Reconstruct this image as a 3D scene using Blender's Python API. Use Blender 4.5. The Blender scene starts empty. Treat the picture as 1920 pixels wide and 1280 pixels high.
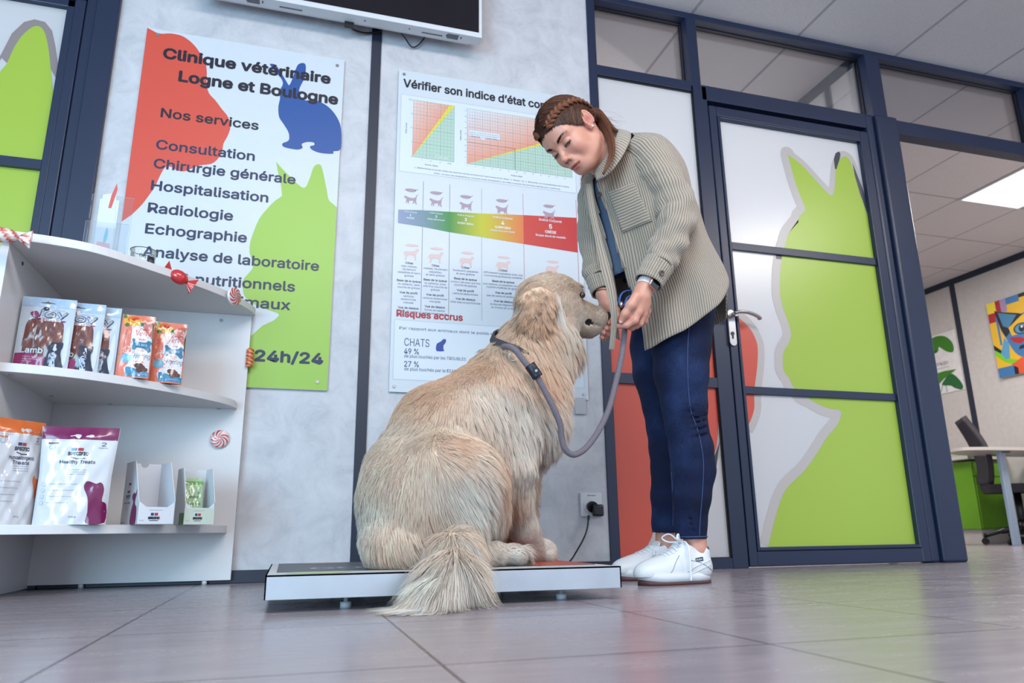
import bpy, bmesh, math, random
import numpy as np
from mathutils import Vector, Matrix
from math import sin, cos, pi, radians, sqrt, atan2

scene = bpy.context.scene
COL = scene.collection
random.seed(7)
rng = np.random.default_rng(7)

# ------------------------------------------------------------------ camera
CAM_R = np.array([[0.95824796, -0.28568661, -0.01200032],
                  [-0.06114293, -0.24572142, 0.96741021],
                  [-0.27932488, -0.92628513, -0.25292977]])   # rows: right, up, back
CAM_P = np.array([0.0, -2.679, 0.15])
FPX = 1370.0
cd = bpy.data.cameras.new('camera')
cd.sensor_width = 36.0
cd.lens = FPX / 1920 * 36
cd.clip_start = 0.02
cd.clip_end = 60
cd.dof.use_dof = True
cd.dof.focus_distance = 2.0
cd.dof.aperture_fstop = 5.0
cam = bpy.data.objects.new('camera', cd)
mw = Matrix.Identity(4)
for i in range(3):
    for j in range(3):
        mw[j][i] = CAM_R[i][j]
    mw[i][3] = CAM_P[i]
cam.matrix_world = mw
COL.objects.link(cam)
scene.camera = cam

scene.view_settings.view_transform = 'Standard'
scene.view_settings.look = 'None'
scene.view_settings.gamma = 1.0
scene.view_settings.use_curve_mapping = False
scene.view_settings.exposure = 0.38
scene.cycles.diffuse_bounces = 7

# ------------------------------------------------------------------ world: soft daylight from the glazed entrance side
world = bpy.data.worlds.new('world')
scene.world = world
world.use_nodes = True
wn = world.node_tree
wn.nodes.clear()
wo = wn.nodes.new('ShaderNodeOutputWorld')
wb = wn.nodes.new('ShaderNodeBackground')
wb.inputs['Color'].default_value = (0.68, 0.80, 1.0, 1)
wb.inputs['Strength'].default_value = 1.0
wn.links.new(wb.outputs[0], wo.inputs[0])


def area(name, loc, target, size, power, color, sizey=None, spread=180):
    l = bpy.data.lights.new(name, 'AREA')
    l.energy = power
    l.color = color
    l.size = size
    l.spread = radians(spread)
    if sizey:
        l.shape = 'RECTANGLE'
        l.size_y = sizey
    o = bpy.data.objects.new(name, l)
    o.location = loc
    d = Vector(target) - Vector(loc)
    o.rotation_euler = d.to_track_quat('-Z', 'Y').to_euler()
    COL.objects.link(o)
    return o


# daylight through the entrance windows behind and to the left of the camera
area('entrance_daylight', (-2.4, -4.2, 0.8), (0.1, -0.2, 0.4), 2.2, 125, (0.46, 0.77, 1.0), 1.8)
# row of ceiling lamps of the waiting room, behind the camera
area('waiting_room_lamp', (0.6, -2.9, 2.55), (0.6, -1.6, 0.6), 2.4, 90, (1.0, 0.93, 0.88), 0.8)
area('waiting_room_lamp', (3.6, -2.4, 2.57), (2.8, -1.4, 0.6), 1.2, 45, (1.0, 0.93, 0.88), 0.8)
# lamps of the rooms behind the glazed partition
area('office_lamp', (5.05, 1.0, 2.56), (5.05, 1.0, 0), 1.15, 56, (1.0, 0.95, 0.92), 0.6)
area('office_lamp', (4.2, 2.9, 2.56), (4.2, 2.9, 0), 1.15, 40, (1.0, 0.95, 0.92), 0.6)
area('exam_room_lamp', (1.9, 1.3, 2.56), (1.9, 1.3, 0), 1.0, 60, (1.0, 0.95, 0.92), 0.6)
area('side_room_lamp', (-1.6, 1.0, 2.4), (-1.6, 0.4, 1), 0.9, 22, (0.95, 0.97, 1.0), 0.6)


# ------------------------------------------------------------------ helpers
def ray(px, py):
    return CAM_R.T @ np.array([px - 960.0, 640.0 - py, -FPX])


def onY(px, py, Y=0.0):
    d = ray(px, py)
    return CAM_P + d * ((Y - CAM_P[1]) / d[1])


def onZ(px, py, Z=0.0):
    d = ray(px, py)
    return CAM_P + d * ((Z - CAM_P[2]) / d[2])


def onX(px, py, X):
    d = ray(px, py)
    return CAM_P + d * ((X - CAM_P[0]) / d[0])


def s2l(c):
    return c / 12.92 if c <= 0.04045 else ((c + 0.055) / 1.055) ** 2.4


def rgb(r, g, b, k=0.78):
    return (s2l(r / 255) * k, s2l(g / 255) * k, s2l(b / 255) * k, 1.0)


def rgbw(r, g, b):
    return rgb(r, g, b, 1.0)


class NT:
    def __init__(s, name):
        s.m = bpy.data.materials.new(name)
        s.m.use_nodes = True
        s.t = s.m.node_tree
        s.t.nodes.clear()
        s.out = s.t.nodes.new('ShaderNodeOutputMaterial')

    def n(s, typ, _attrs=None, **ins):
        nd = s.t.nodes.new('ShaderNode' + typ)
        for k, v in (_attrs or {}).items():
            setattr(nd, k, v)
        for k, v in ins.items():
            key = int(k[1:]) if k[0] == '_' and k[1:].isdigit() else k.replace('_', ' ')
            sock = nd.inputs[key]
            if isinstance(v, bpy.types.NodeSocket):
                s.t.links.new(v, sock)
            else:
                sock.default_value = v
        return nd

    def ramp(s, fac, stops, interp='LINEAR'):
        nd = s.t.nodes.new('ShaderNodeValToRGB')
        nd.color_ramp.interpolation = interp
        e = nd.color_ramp.elements
        while len(e) < len(stops):
            e.new(0.5)
        for i, (p, c) in enumerate(stops):
            e[i].position = p
            e[i].color = c
        s.t.links.new(fac, nd.inputs[0])
        return nd.outputs[0]

    def bsdf(s, **ins):
        nd = s.n('BsdfPrincipled', None, **ins)
        s.t.links.new(nd.outputs[0], s.out.inputs[0])
        return nd


def mat(name, col, rough=0.5, metal=0.0, var=0.06, scale=20.0, bump=0.0, spec=0.5, coat=0.0, sheen=0.0, trans=0.0):
    k = NT(name)
    tc = k.n('TexCoord')
    no = k.n('TexNoise', Vector=tc.outputs['Object'], Scale=scale, Detail=3.0)
    lo = tuple(c * (1 - var) for c in col[:3]) + (1,)
    hi = tuple(min(1, c * (1 + var)) for c in col[:3]) + (1,)
    c = k.ramp(no.outputs[0], [(0.3, lo), (0.7, hi)])
    kw = dict(Base_Color=c, Roughness=rough, Metallic=metal)
    b = k.bsdf(**kw)
    b.inputs['Specular IOR Level'].default_value = spec
    b.inputs['Coat Weight'].default_value = coat
    b.inputs['Sheen Weight'].default_value = sheen
    b.inputs['Transmission Weight'].default_value = trans
    if bump:
        bp = k.n('Bump', None, Strength=bump, Distance=0.002, Height=no.outputs[0])
        k.t.links.new(bp.outputs[0], b.inputs['Normal'])
    return k.m


def vcmat(name, rough=0.5, spec=0.4, coat=0.0, bump=0.0, bscale=60, metal=0.0):
    k = NT(name)
    at = k.n('Attribute', {'attribute_name': 'Col'})
    b = k.bsdf(Base_Color=at.outputs['Color'], Roughness=rough, Metallic=metal)
    b.inputs['Specular IOR Level'].default_value = spec
    b.inputs['Coat Weight'].default_value = coat
    if bump:
        tc = k.n('TexCoord')
        no = k.n('TexNoise', Vector=tc.outputs['Object'], Scale=bscale, Detail=4.0)
        bp = k.n('Bump', None, Strength=bump, Distance=0.003, Height=no.outputs[0])
        k.t.links.new(bp.outputs[0], b.inputs['Normal'])
    return k.m


def obj(name, me, material=None, parent=None, smooth=False):
    if isinstance(me, bmesh.types.BMesh):
        bm = me
        me = bpy.data.meshes.new(name)
        bm.to_mesh(me)
        bm.free()
    if material is not None:
        for mm in (material if isinstance(material, (list, tuple)) else [material]):
            me.materials.append(mm)
    if smooth:
        me.polygons.foreach_set('use_smooth', [True] * len(me.polygons))
    o = bpy.data.objects.new(name, me)
    COL.objects.link(o)
    if parent is not None:
        o.parent = parent
    return o


def tag(o, label=None, cat=None, group=None, kind=None):
    if label:
        o['label'] = label
    if cat:
        o['category'] = cat
    if group:
        o['group'] = group
    if kind:
        o['kind'] = kind
    return o


def thing(name, label, cat, loc=(0, 0, 0), rz=0.0, group=None, kind=None):
    o = bpy.data.objects.new(name, None)
    COL.objects.link(o)
    o.empty_display_size = 0.05
    o.location = loc
    o.rotation_euler = (0, 0, rz)
    tag(o, label, cat, group, kind)
    return o


def keep(o, parent):
    """o was modelled in world space: parent it without moving it"""
    o.parent = parent
    M = Matrix.Translation(parent.location) @ parent.rotation_euler.to_matrix().to_4x4()
    o.matrix_parent_inverse = M.inverted()
    return o


def add_box(bm, x0, x1, y0, y1, z0, z1, M=None):
    vs = [bm.verts.new((x, y, z)) for z in (z0, z1) for y in (y0, y1) for x in (x0, x1)]
    for f in ((0, 2, 3, 1), (4, 5, 7, 6), (0, 1, 5, 4), (2, 6, 7, 3), (0, 4, 6, 2), (1, 3, 7, 5)):
        bm.faces.new([vs[i] for i in f])
    if M is not None:
        bmesh.ops.transform(bm, matrix=M, verts=vs)
    return vs


def box(name, x0, x1, y0, y1, z0, z1, m, parent=None, bev=0.0, M=None):
    bm = bmesh.new()
    add_box(bm, x0, x1, y0, y1, z0, z1, M)
    o = obj(name, bm, m, parent)
    if bev:
        bv = o.modifiers.new('bevel', 'BEVEL')
        bv.width = bev
        bv.segments = 3
        bv.limit_method = 'ANGLE'
        o.data.polygons.foreach_set('use_smooth', [True] * len(o.data.polygons))
        o.data.set_sharp_from_angle(angle=radians(40)) if hasattr(o.data, 'set_sharp_from_angle') else None
    return o


def add_cyl(bm, p0, p1, r0, r1=None, n=24, cap=True):
    p0, p1 = Vector(p0), Vector(p1)
    r1 = r0 if r1 is None else r1
    q = (p1 - p0).to_track_quat('Z', 'Y')
    rings = []
    for p, r in ((p0, r0), (p1, r1)):
        rings.append([bm.verts.new(p + q @ Vector((r * cos(2 * pi * i / n), r * sin(2 * pi * i / n), 0))) for i in range(n)])
    for i in range(n):
        f = bm.faces.new((rings[0][i], rings[0][(i + 1) % n], rings[1][(i + 1) % n], rings[1][i]))
        f.smooth = True
    if cap:
        bm.faces.new(rings[0][::-1])
        bm.faces.new(rings[1])


def catmull(pts, per=8):
    P = [np.array(p, float) for p in pts]
    P = [2 * P[0] - P[1]] + P + [2 * P[-1] - P[-2]]
    out = []
    for i in range(1, len(P) - 2):
        for t in np.linspace(0, 1, per, endpoint=False):
            a, b, c, d = P[i - 1], P[i], P[i + 1], P[i + 2]
            out.append(0.5 * ((2 * b) + (-a + c) * t + (2 * a - 5 * b + 4 * c - d) * t * t + (-a + 3 * b - 3 * c + d) * t ** 3))
    out.append(P[-2])
    return np.array(out)


def add_tube(bm, pts, r, n=12, cap=True, flat=1.0):
    """tube through pts (N,3); r scalar or per-point"""
    P = np.array(pts, float)
    N = len(P)
    R = np.full(N, r) if np.isscalar(r) else np.array(r, float)
    T = np.gradient(P, axis=0)
    T /= np.linalg.norm(T, axis=1)[:, None] + 1e-12
    up = np.array([0, 0, 1.0]) if abs(T[0][2]) < 0.9 else np.array([1.0, 0, 0])
    u = np.cross(T[0], up)
    u /= np.linalg.norm(u)
    rings = []
    for i in range(N):
        u = u - T[i] * (u @ T[i])
        u /= np.linalg.norm(u) + 1e-12
        v = np.cross(T[i], u)
        rings.append([bm.verts.new(P[i] + R[i] * (cos(2 * pi * k / n) * u + flat * sin(2 * pi * k / n) * v)) for k in range(n)])
    for i in range(N - 1):
        for k in range(n):
            f = bm.faces.new((rings[i][k], rings[i][(k + 1) % n], rings[i + 1][(k + 1) % n], rings[i + 1][k]))
            f.smooth = True
    if cap:
        bm.faces.new(rings[0][::-1])
        bm.faces.new(rings[-1])


def add_lathe(bm, prof, cx=0, cy=0, n=40, M=None):
    rings = []
    for r, z in prof:
        rings.append([bm.verts.new((cx + r * cos(2 * pi * i / n), cy + r * sin(2 * pi * i / n), z)) for i in range(n)])
    for a, b in zip(rings, rings[1:]):
        for i in range(n):
            f = bm.faces.new((a[i], a[(i + 1) % n], b[(i + 1) % n], b[i]))
            f.smooth = True
    if M is not None:
        bmesh.ops.transform(bm, matrix=M, verts=[v for r in rings for v in r])
    return rings


def add_prism(bm, outline, f0, f1):
    """outline: list of 2D pts, f0/f1 map 2D -> 3D for the two faces"""
    a = [bm.verts.new(f0(*p)) for p in outline]
    b = [bm.verts.new(f1(*p)) for p in outline]
    n = len(a)
    bm.faces.new(a)
    bm.faces.new(b[::-1])
    for i in range(n):
        bm.faces.new((a[i], b[i], b[(i + 1) % n], a[(i + 1) % n]))
    bmesh.ops.recalc_face_normals(bm, faces=bm.faces)


def smooth_outline(pts, per=6, closed=True):
    P = [np.array(p, float) for p in pts]
    n = len(P)
    out = []
    for i in range(n):
        a, b, c, d = P[i - 1], P[i], P[(i + 1) % n], P[(i + 2) % n]
        for t in np.linspace(0, 1, per, endpoint=False):
            out.append(0.5 * ((2 * b) + (-a + c) * t + (2 * a - 5 * b + 4 * c - d) * t * t + (-a + 3 * b - 3 * c + d) * t ** 3))
    return [tuple(p) for p in out]


# ---- printed artwork: coloured polygons and letters mapped on a surface
_tc = {}
import os
try:   # the grotesque that ships inside Blender; its default font serves as well
    FONT = bpy.data.fonts.load(os.path.join(bpy.utils.system_resource('DATAFILES'), 'fonts', 'Inter.woff2'))
except Exception:
    FONT = None


def text_mesh(body, bold):
    key = (body, bold)
    if key in _tc:
        return _tc[key]
    c = bpy.data.curves.new('t', 'FONT')
    c.body = body
    c.size = 1.0
    if FONT:
        c.font = FONT
    c.offset = bold
    c.resolution_u = 3
    o = bpy.data.objects.new('t', c)
    COL.objects.link(o)
    dg = bpy.context.evaluated_depsgraph_get()
    me = bpy.data.meshes.new_from_object(o.evaluated_get(dg))
    V = np.zeros(len(me.vertices) * 3)
    me.vertices.foreach_get('co', V)
    V = V.reshape(-1, 3)[:, :2].copy()
    F = [tuple(p.vertices) for p in me.polygons]
    bpy.data.objects.remove(o)
    bpy.data.curves.remove(c)
    bpy.data.meshes.remove(me)
    _tc[key] = (V, F)
    return V, F


def _caph():
    V, F = text_mesh('H', 0)
    return V[:, 1].max()


CAPH = _caph()


class Art:
    def __init__(s):
        s.V, s.F, s.C = [], [], []

    def poly(s, pts, col, layer=1):
        b = len(s.V)
        cols = col if isinstance(col, list) else [col] * len(pts)
        for p in pts:
            s.V.append((p[0], p[1], layer))
        s.F.append(list(range(b, b + len(pts))))
        s.C.append(cols)

    def rect(s, x0, y0, x1, y1, col, layer=1):
        s.poly([(x0, y0), (x1, y0), (x1, y1), (x0, y1)], col, layer)

    def strip(s, pts, w, col, layer=1):
        P = np.array(pts)
        T = np.gradient(P, axis=0)
        T /= np.linalg.norm(T, axis=1)[:, None] + 1e-9
        Q = P + np.stack([-T[:, 1], T[:, 0]], 1) * w
        for i in range(len(P) - 1):
            s.poly([tuple(P[i]), tuple(P[i + 1]), tuple(Q[i + 1])], col, layer + i * .009)
            s.poly([tuple(P[i]), tuple(Q[i + 1]), tuple(Q[i])], col, layer + i * .009 + .004)

    def line(s, p, q, w, col, layer=1):
        d = np.array(q, float) - np.array(p, float)
        L = np.linalg.norm(d) + 1e-9
        n = np.array([-d[1], d[0]]) / L * w / 2
        p, q = np.array(p), np.array(q)
        s.poly([tuple(p - n), tuple(q - n), tuple(q + n), tuple(p + n)], col, layer)

    def disc(s, x, y, rx, ry, col, layer=1, n=24, a0=0):
        s.poly([(x + rx * cos(2 * pi * i / n), y + ry * sin(2 * pi * i / n)) for i in range(n)], col, layer)

    def text(s, body, x0, x1, y, H, col, layer=2, bold=0.0, align='fit', slant=0.0, rot=0.0):
        """x0..x1 extent (fit) or x0 anchor with natural width; y baseline; H cap height"""
        V, F = text_mesh(body, 0)
        if not len(V):
            return
        W = V.copy()
        mn, mx = W[:, 0].min(), W[:, 0].max()
        sc = H / CAPH
        if align == 'fit':
            sx = (x1 - x0) / (mx - mn)
            W[:, 0] = (W[:, 0] - mn) * sx + x0
        else:
            sx = sc
            w = (mx - mn) * sx
            off = {'left': x0, 'center': x0 - w / 2, 'right': x0 - w}[align]
            W[:, 0] = (W[:, 0] - mn) * sx + off
        W[:, 0] += W[:, 1] * sc * slant
        W[:, 1] = W[:, 1] * sc + y
        if rot:
            cx, cy = x0, y
            dx, dy = W[:, 0] - cx, W[:, 1] - cy
            W[:, 0] = cx + dx * cos(rot) - dy * sin(rot)
            W[:, 1] = cy + dx * sin(rot) + dy * cos(rot)
        q = bold * H * 1.6
        sh = [(0, 0)] if bold <= 0 else [(q * cos(a), q * sin(a)) for a in np.arange(8) * pi / 4]
        for k, (dx, dy) in enumerate(sh):      # heavier weights: the outline struck several times
            b = len(s.V)
            for v in W:
                s.V.append((v[0] + dx, v[1] + dy, layer + k * .02 + random.uniform(0, .06)))
            for f in F:
                s.F.append([b + i for i in f])
                s.C.append([col] * len(f))

    def build(s, name, m, mp, parent=None, cuts=0, smooth=False):
        me = bpy.data.meshes.new(name)
        if cuts:
            bm = bmesh.new()
            cl = bm.loops.layers.float_color.new('Col')
            vs = [bm.verts.new(v) for v in s.V]
            for f, c in zip(s.F, s.C):
                try:
                    fc = bm.faces.new([vs[i] for i in f])
                except ValueError:
                    continue
                for lp, cc in zip(fc.loops, c):
                    lp[cl] = cc
            bmesh.ops.triangulate(bm, faces=bm.faces)
            for _ in range(5):
                es = [e for e in bm.edges if e.calc_length() > cuts and (e.verts[0].co - e.verts[1].co).to_2d().length > cuts]
                if not es:
                    break
                bmesh.ops.subdivide_edges(bm, edges=es, cuts=1)
                bmesh.ops.triangulate(bm, faces=[f for f in bm.faces if len(f.verts) > 3])
            for v in bm.verts:
                v.co = mp(v.co.x, v.co.y, v.co.z)
            bm.to_mesh(me)
            bm.free()
        else:
            me.from_pydata([tuple(mp(*v)) for v in s.V], [], s.F)
            a = me.color_attributes.new('Col', 'FLOAT_COLOR', 'CORNER')
            flat = [x for c in s.C for cc in c for x in cc]
            if len(flat) == len(a.data) * 4:
                a.data.foreach_set('color', flat)
        return obj(name, me, m, parent, smooth)


def set_vcol(me, cols):
    """per-vertex colours (N,3)"""
    a = me.color_attributes.new('Col', 'FLOAT_COLOR', 'POINT')
    c = np.ones((len(cols), 4))
    c[:, :3] = cols
    a.data.foreach_set('color', c.ravel())


def set_attr(me, name, vals):
    a = me.attributes.new(name, 'FLOAT', 'POINT')
    a.data.foreach_set('value', np.asarray(vals, float).ravel())


# ---- implicit surfaces: smooth unions of capsules and ellipsoids turned into one mesh
class Field:
    def __init__(s, lo, hi, cell, ax=None):
        s.c = cell
        s.ax = ax or [np.arange(lo[i], hi[i] + cell, cell) for i in range(3)]
        s.n = np.array([len(a) for a in s.ax])
        s.F = np.full(s.n, 1.0, np.float32)

    def _sub(s, lo, hi):
        a = np.array([max(0, np.searchsorted(s.ax[i], lo[i]) - 1) for i in range(3)])
        b = np.array([min(s.n[i], np.searchsorted(s.ax[i], hi[i]) + 1) for i in range(3)])
        if (b <= a).any():
            return None, None
        sl = tuple(slice(a[i], b[i]) for i in range(3))
        X = s.ax[0][sl[0]][:, None, None]
        Y = s.ax[1][sl[1]][None, :, None]
        Z = s.ax[2][sl[2]][None, None, :]
        return sl, (X, Y, Z)

    def _comb(s, sl, d, k, op):
        A = s.F[sl]
        d = d.astype(np.float32)
        if op == '-':
            d = -d
            if k > 0:
                h = np.maximum(k - np.abs(A - d), 0) / k
                s.F[sl] = np.maximum(A, d) + h * h * k * 0.25
            else:
                s.F[sl] = np.maximum(A, d)
        else:
            if k > 0:
                h = np.maximum(k - np.abs(A - d), 0) / k
                s.F[sl] = np.minimum(A, d) - h * h * k * 0.25
            else:
                s.F[sl] = np.minimum(A, d)

    def cap(s, a, b, ra, rb=None, k=0.02, op='+'):
        rb = ra if rb is None else rb
        a, b = np.array(a, float), np.array(b, float)
        m = max(ra, rb) + k + 4 * s.c
        sl, g = s._sub(np.minimum(a, b) - m, np.maximum(a, b) + m)
        if sl is None:
            return
        X, Y, Z = g
        ab = b - a
        L = ab @ ab + 1e-12
        t = np.clip(((X - a[0]) * ab[0] + (Y - a[1]) * ab[1] + (Z - a[2]) * ab[2]) / L, 0, 1)
        d = np.sqrt((X - a[0] - t * ab[0]) ** 2 + (Y - a[1] - t * ab[1]) ** 2 + (Z - a[2] - t * ab[2]) ** 2) - (ra + (rb - ra) * t)
        s._comb(sl, d, k, op)

    def ell(s, c, r, R=None, k=0.02, op='+'):
        c, r = np.array(c, float), np.array(r, float)
        R = np.eye(3) if R is None else np.array(R, float)   # rows = axes
        ext = np.sqrt(((R * r[:, None]) ** 2).sum(0)) + k + 4 * s.c
        sl, g = s._sub(c - ext, c + ext)
        if sl is None:
            return
        X, Y, Z = g[0] - c[0], g[1] - c[1], g[2] - c[2]
        q = [X * R[i, 0] + Y * R[i, 1] + Z * R[i, 2] for i in range(3)]
        k0 = np.sqrt(sum((q[i] / r[i]) ** 2 for i in range(3)))
        k1 = np.sqrt(sum((q[i] / r[i] ** 2) ** 2 for i in range(3))) + 1e-9
        s._comb(sl, k0 * (k0 - 1) / k1, k, op)

    def plane(s, p, n, k=0.0):
        """cut away everything on the +n side"""
        X, Y, Z = s.ax[0][:, None, None], s.ax[1][None, :, None], s.ax[2][None, None, :]
        n = np.array(n, float)
        n /= np.linalg.norm(n)
        d = ((X - p[0]) * n[0] + (Y - p[1]) * n[1] + (Z - p[2]) * n[2]).astype(np.float32)
        h = np.maximum(k - np.abs(s.F - d), 0) / k if k > 0 else 0
        s.F = np.maximum(s.F, d) + h * h * k * 0.25

    def mesh(s):
        F = s.F
        I = F < 0
        nx, ny, nz = F.shape
        S = np.zeros((nx - 1, ny - 1, nz - 1), np.int8)
        for dx in (0, 1):
            for dy in (0, 1):
                for dz in (0, 1):
                    S += I[dx:nx - 1 + dx, dy:ny - 1 + dy, dz:nz - 1 + dz]
        act = np.argwhere((S > 0) & (S < 8))
        idx = -np.ones(S.shape, np.int64)
        idx[act[:, 0], act[:, 1], act[:, 2]] = np.arange(len(act))
        corners = [(0, 0, 0), (1, 0, 0), (0, 1, 0), (1, 1, 0), (0, 0, 1), (1, 0, 1), (0, 1, 1), (1, 1, 1)]
        val = [F[act[:, 0] + c[0], act[:, 1] + c[1], act[:, 2] + c[2]].astype(float) for c in corners]
        P = np.zeros((len(act), 3))
        N = np.zeros(len(act))
        for i in range(8):
            for j in range(i + 1, 8):
                ci, cj = np.array(corners[i]), np.array(corners[j])
                if abs(ci - cj).sum() != 1:
                    continue
                m = (val[i] < 0) != (val[j] < 0)
                t = val[i][m] / (val[i][m] - val[j][m])
                P[m] += ci + t[:, None] * (cj - ci)
                N[m] += 1
        P = P / N[:, None] + act
        P = np.stack([np.interp(P[:, i], np.arange(s.n[i]), s.ax[i]) for i in range(3)], 1)
        Q = []
        for ax in range(3):
            sh = [0, 0, 0]
            sh[ax] = 1
            A = I[:nx - sh[0], :ny - sh[1], :nz - sh[2]]
            B = I[sh[0]:, sh[1]:, sh[2]:]
            E = np.argwhere(A != B)
            u, v = (ax + 1) % 3, (ax + 2) % 3
            ok = (E[:, u] > 0) & (E[:, v] > 0) & (E[:, u] < F.shape[u] - 1) & (E[:, v] < F.shape[v] - 1)
            E = E[ok]
            ins = A[E[:, 0], E[:, 1], E[:, 2]]
            q = []
            for du, dv in ((-1, -1), (0, -1), (0, 0), (-1, 0)):
                c = E.copy()
                c[:, u] += du
                c[:, v] += dv
                q.append(idx[c[:, 0], c[:, 1], c[:, 2]])
            q = np.stack(q, 1)
            q[~ins] = q[~ins][:, ::-1]
            Q.append(q)
        Q = np.concatenate(Q)
        a, b, c = P[Q[:, 0]], P[Q[:, 1]], P[Q[:, 2]]
        if (a * np.cross(b, c)).sum() < 0:
            Q = Q[:, ::-1]
        return P, Q


def vf_mesh(name, parts):
    """join [(V, F)] into one mesh"""
    Vs, Fs, b = [], [], 0
    for V, F in parts:
        Vs.append(V)
        Fs.append(np.asarray(F) + b)
        b += len(V)
    V = np.concatenate(Vs)
    me = bpy.data.meshes.new(name)
    F = np.concatenate(Fs)
    me.vertices.add(len(V))
    me.vertices.foreach_set('co', V.ravel())
    me.loops.add(F.size)
    me.loops.foreach_set('vertex_index', F.ravel())
    me.polygons.add(len(F))
    me.polygons.foreach_set('loop_start', np.arange(0, F.size, F.shape[1]))
    me.update(calc_edges=True)
    me.validate()
    me.polygons.foreach_set('use_smooth', [True] * len(me.polygons))
    return me


def hairs(name, P, R, colors, m, parent, nrm=None):
    """P (N,K,3) strand points, R (N,K) radii, colors (N,3): thin tapered three-sided strands in one mesh"""
    N, K, _ = P.shape
    T = np.gradient(P, axis=1)
    T /= np.linalg.norm(T, axis=2, keepdims=True) + 1e-12
    ref = np.tile(np.array([0.31, 0.83, 0.46]), (N, K, 1))
    u = np.cross(T, ref)
    u /= np.linalg.norm(u, axis=2, keepdims=True) + 1e-12
    v = np.cross(T, u)
    rings = []
    for k in range(3):
        a = 2 * pi * k / 3
        rings.append(P + R[:, :, None] * (cos(a) * u + sin(a) * v))
    V = np.stack(rings, 2).reshape(-1, 3)          # N,K,3(sides),3
    base = (np.arange(N) * K * 3)[:, None, None]
    kk = (np.arange(K - 1) * 3)[None, :, None]
    sd = np.arange(3)[None, None, :]
    a = base + kk + sd
    b = base + kk + (sd + 1) % 3
    F = np.stack([a, b, b + 3, a + 3], -1).reshape(-1, 4)
    me = bpy.data.meshes.new(name)
    me.vertices.add(len(V))
    me.vertices.foreach_set('co', V.ravel())
    me.loops.add(F.size)
    me.loops.foreach_set('vertex_index', F.ravel())
    me.polygons.add(len(F))
    me.polygons.foreach_set('loop_start', np.arange(0, F.size, 4))
    me.update(calc_edges=True)
    me.polygons.foreach_set('use_smooth', [True] * len(me.polygons))
    set_vcol(me, np.repeat(colors, K * 3, axis=0))
    if nrm is not None:       # the lie of the coat: strands are shaded partly with the skin's normal
        at = me.attributes.new('hn', 'FLOAT_VECTOR', 'POINT')
        at.data.foreach_set('vector', np.repeat(nrm, K * 3, axis=0).ravel())
    return obj(name, me, m, parent)

# ================================================================== MATERIALS
NAVY = mat('navy_painted_aluminium', rgb(28, 41, 70), 0.38, 0.0, 0.04, 8)
NAVY2 = mat('dark_navy_trim', rgb(30, 38, 58), 0.5, 0.0, 0.04, 8)
WHITE = mat('white_melamine', rgb(230, 229, 230), 0.42, 0, 0.01, 6)
WHITEP = mat('white_plastic', rgb(226, 228, 232), 0.35, 0, 0.01)
BLACK = mat('black_plastic', rgb(16, 16, 20), 0.35, 0, 0.03)
RUBBER = mat('black_rubber', rgb(24, 24, 28), 0.7, 0, 0.03)
STEEL = mat('brushed_steel', rgb(190, 195, 200), 0.32, 0.9, 0.06, 14)
CHROME = mat('satin_chrome', rgb(200, 198, 198), 0.28, 0.9, 0.02)
PRINT = vcmat('printed_sheet', 0.42, 0.45)
BOARD = mat('white_aluminium_board', rgb(214, 222, 230), 0.4, 0, 0.01)
FROST = None


def wall_mat():
    k = NT('mottled_vinyl_wall')
    tc = k.n('TexCoord')
    a = k.n('TexNoise', Vector=tc.outputs['Object'], Scale=9.0, Detail=9.0, Roughness=0.72, Distortion=0.6)
    c = k.ramp(a.outputs[0], [(0.33, rgb(188, 190, 196)), (0.5, rgb(205, 206, 211)), (0.68, rgb(217, 218, 222))])
    b = k.bsdf(Base_Color=c, Roughness=0.55)
    bp = k.n('Bump', None, Strength=0.08, Distance=0.002, Height=a.outputs[0])
    k.t.links.new(bp.outputs[0], b.inputs['Normal'])
    return k.m


def floor_mat():
    k = NT('grey_ceramic_floor_tiles')
    tc = k.n('TexCoord')
    mp = k.n('Mapping', Vector=tc.outputs['Object'])
    mp.inputs['Location'].default_value = (0.265, 0.413, 0)
    br = k.n('TexBrick', {'offset': 0.0, 'squash': 1.0}, Vector=mp.outputs[0], Scale=1.0)
    br.inputs['Color1'].default_value = (0, 0, 0, 1)
    br.inputs['Color2'].default_value = (0.35, 0.35, 0.35, 1)
    br.inputs['Mortar'].default_value = (1, 1, 1, 1)
    br.inputs['Mortar Size'].default_value = 0.0025
    br.inputs['Mortar Smooth'].default_value = 0.1
    br.inputs['Brick Width'].default_value = 0.45
    br.inputs['Row Height'].default_value = 0.45
    m2 = k.n('Mapping', Vector=tc.outputs['Object'])
    m2.inputs['Scale'].default_value = (1.0, 4.0, 1)
    no = k.n('TexNoise', Vector=m2.outputs[0], Scale=4.0, Detail=8.0, Roughness=0.65)
    c = k.ramp(no.outputs[0], [(0.3, rgb(150, 141, 149)), (0.5, rgb(158, 149, 156)), (0.72, rgb(168, 158, 163))])
    mx = k.n('Mix', {'data_type': 'RGBA'})
    k.t.links.new(br.outputs['Fac'], mx.inputs['Factor'])
    k.t.links.new(c, mx.inputs[6])
    mx.inputs[7].default_value = rgb(78, 70, 74)
    ro = k.ramp(no.outputs[0], [(0.3, (0.20, 0.20, 0.20, 1)), (0.7, (0.30, 0.30, 0.30, 1))])
    b = k.bsdf(Base_Color=mx.outputs[2], Roughness=ro)
    b.inputs['Specular IOR Level'].default_value = 0.6
    bp = k.n('Bump', {'invert': True}, Strength=0.3, Distance=0.002, Height=br.outputs['Fac'])
    k.t.links.new(bp.outputs[0], b.inputs['Normal'])
    return k.m


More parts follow.
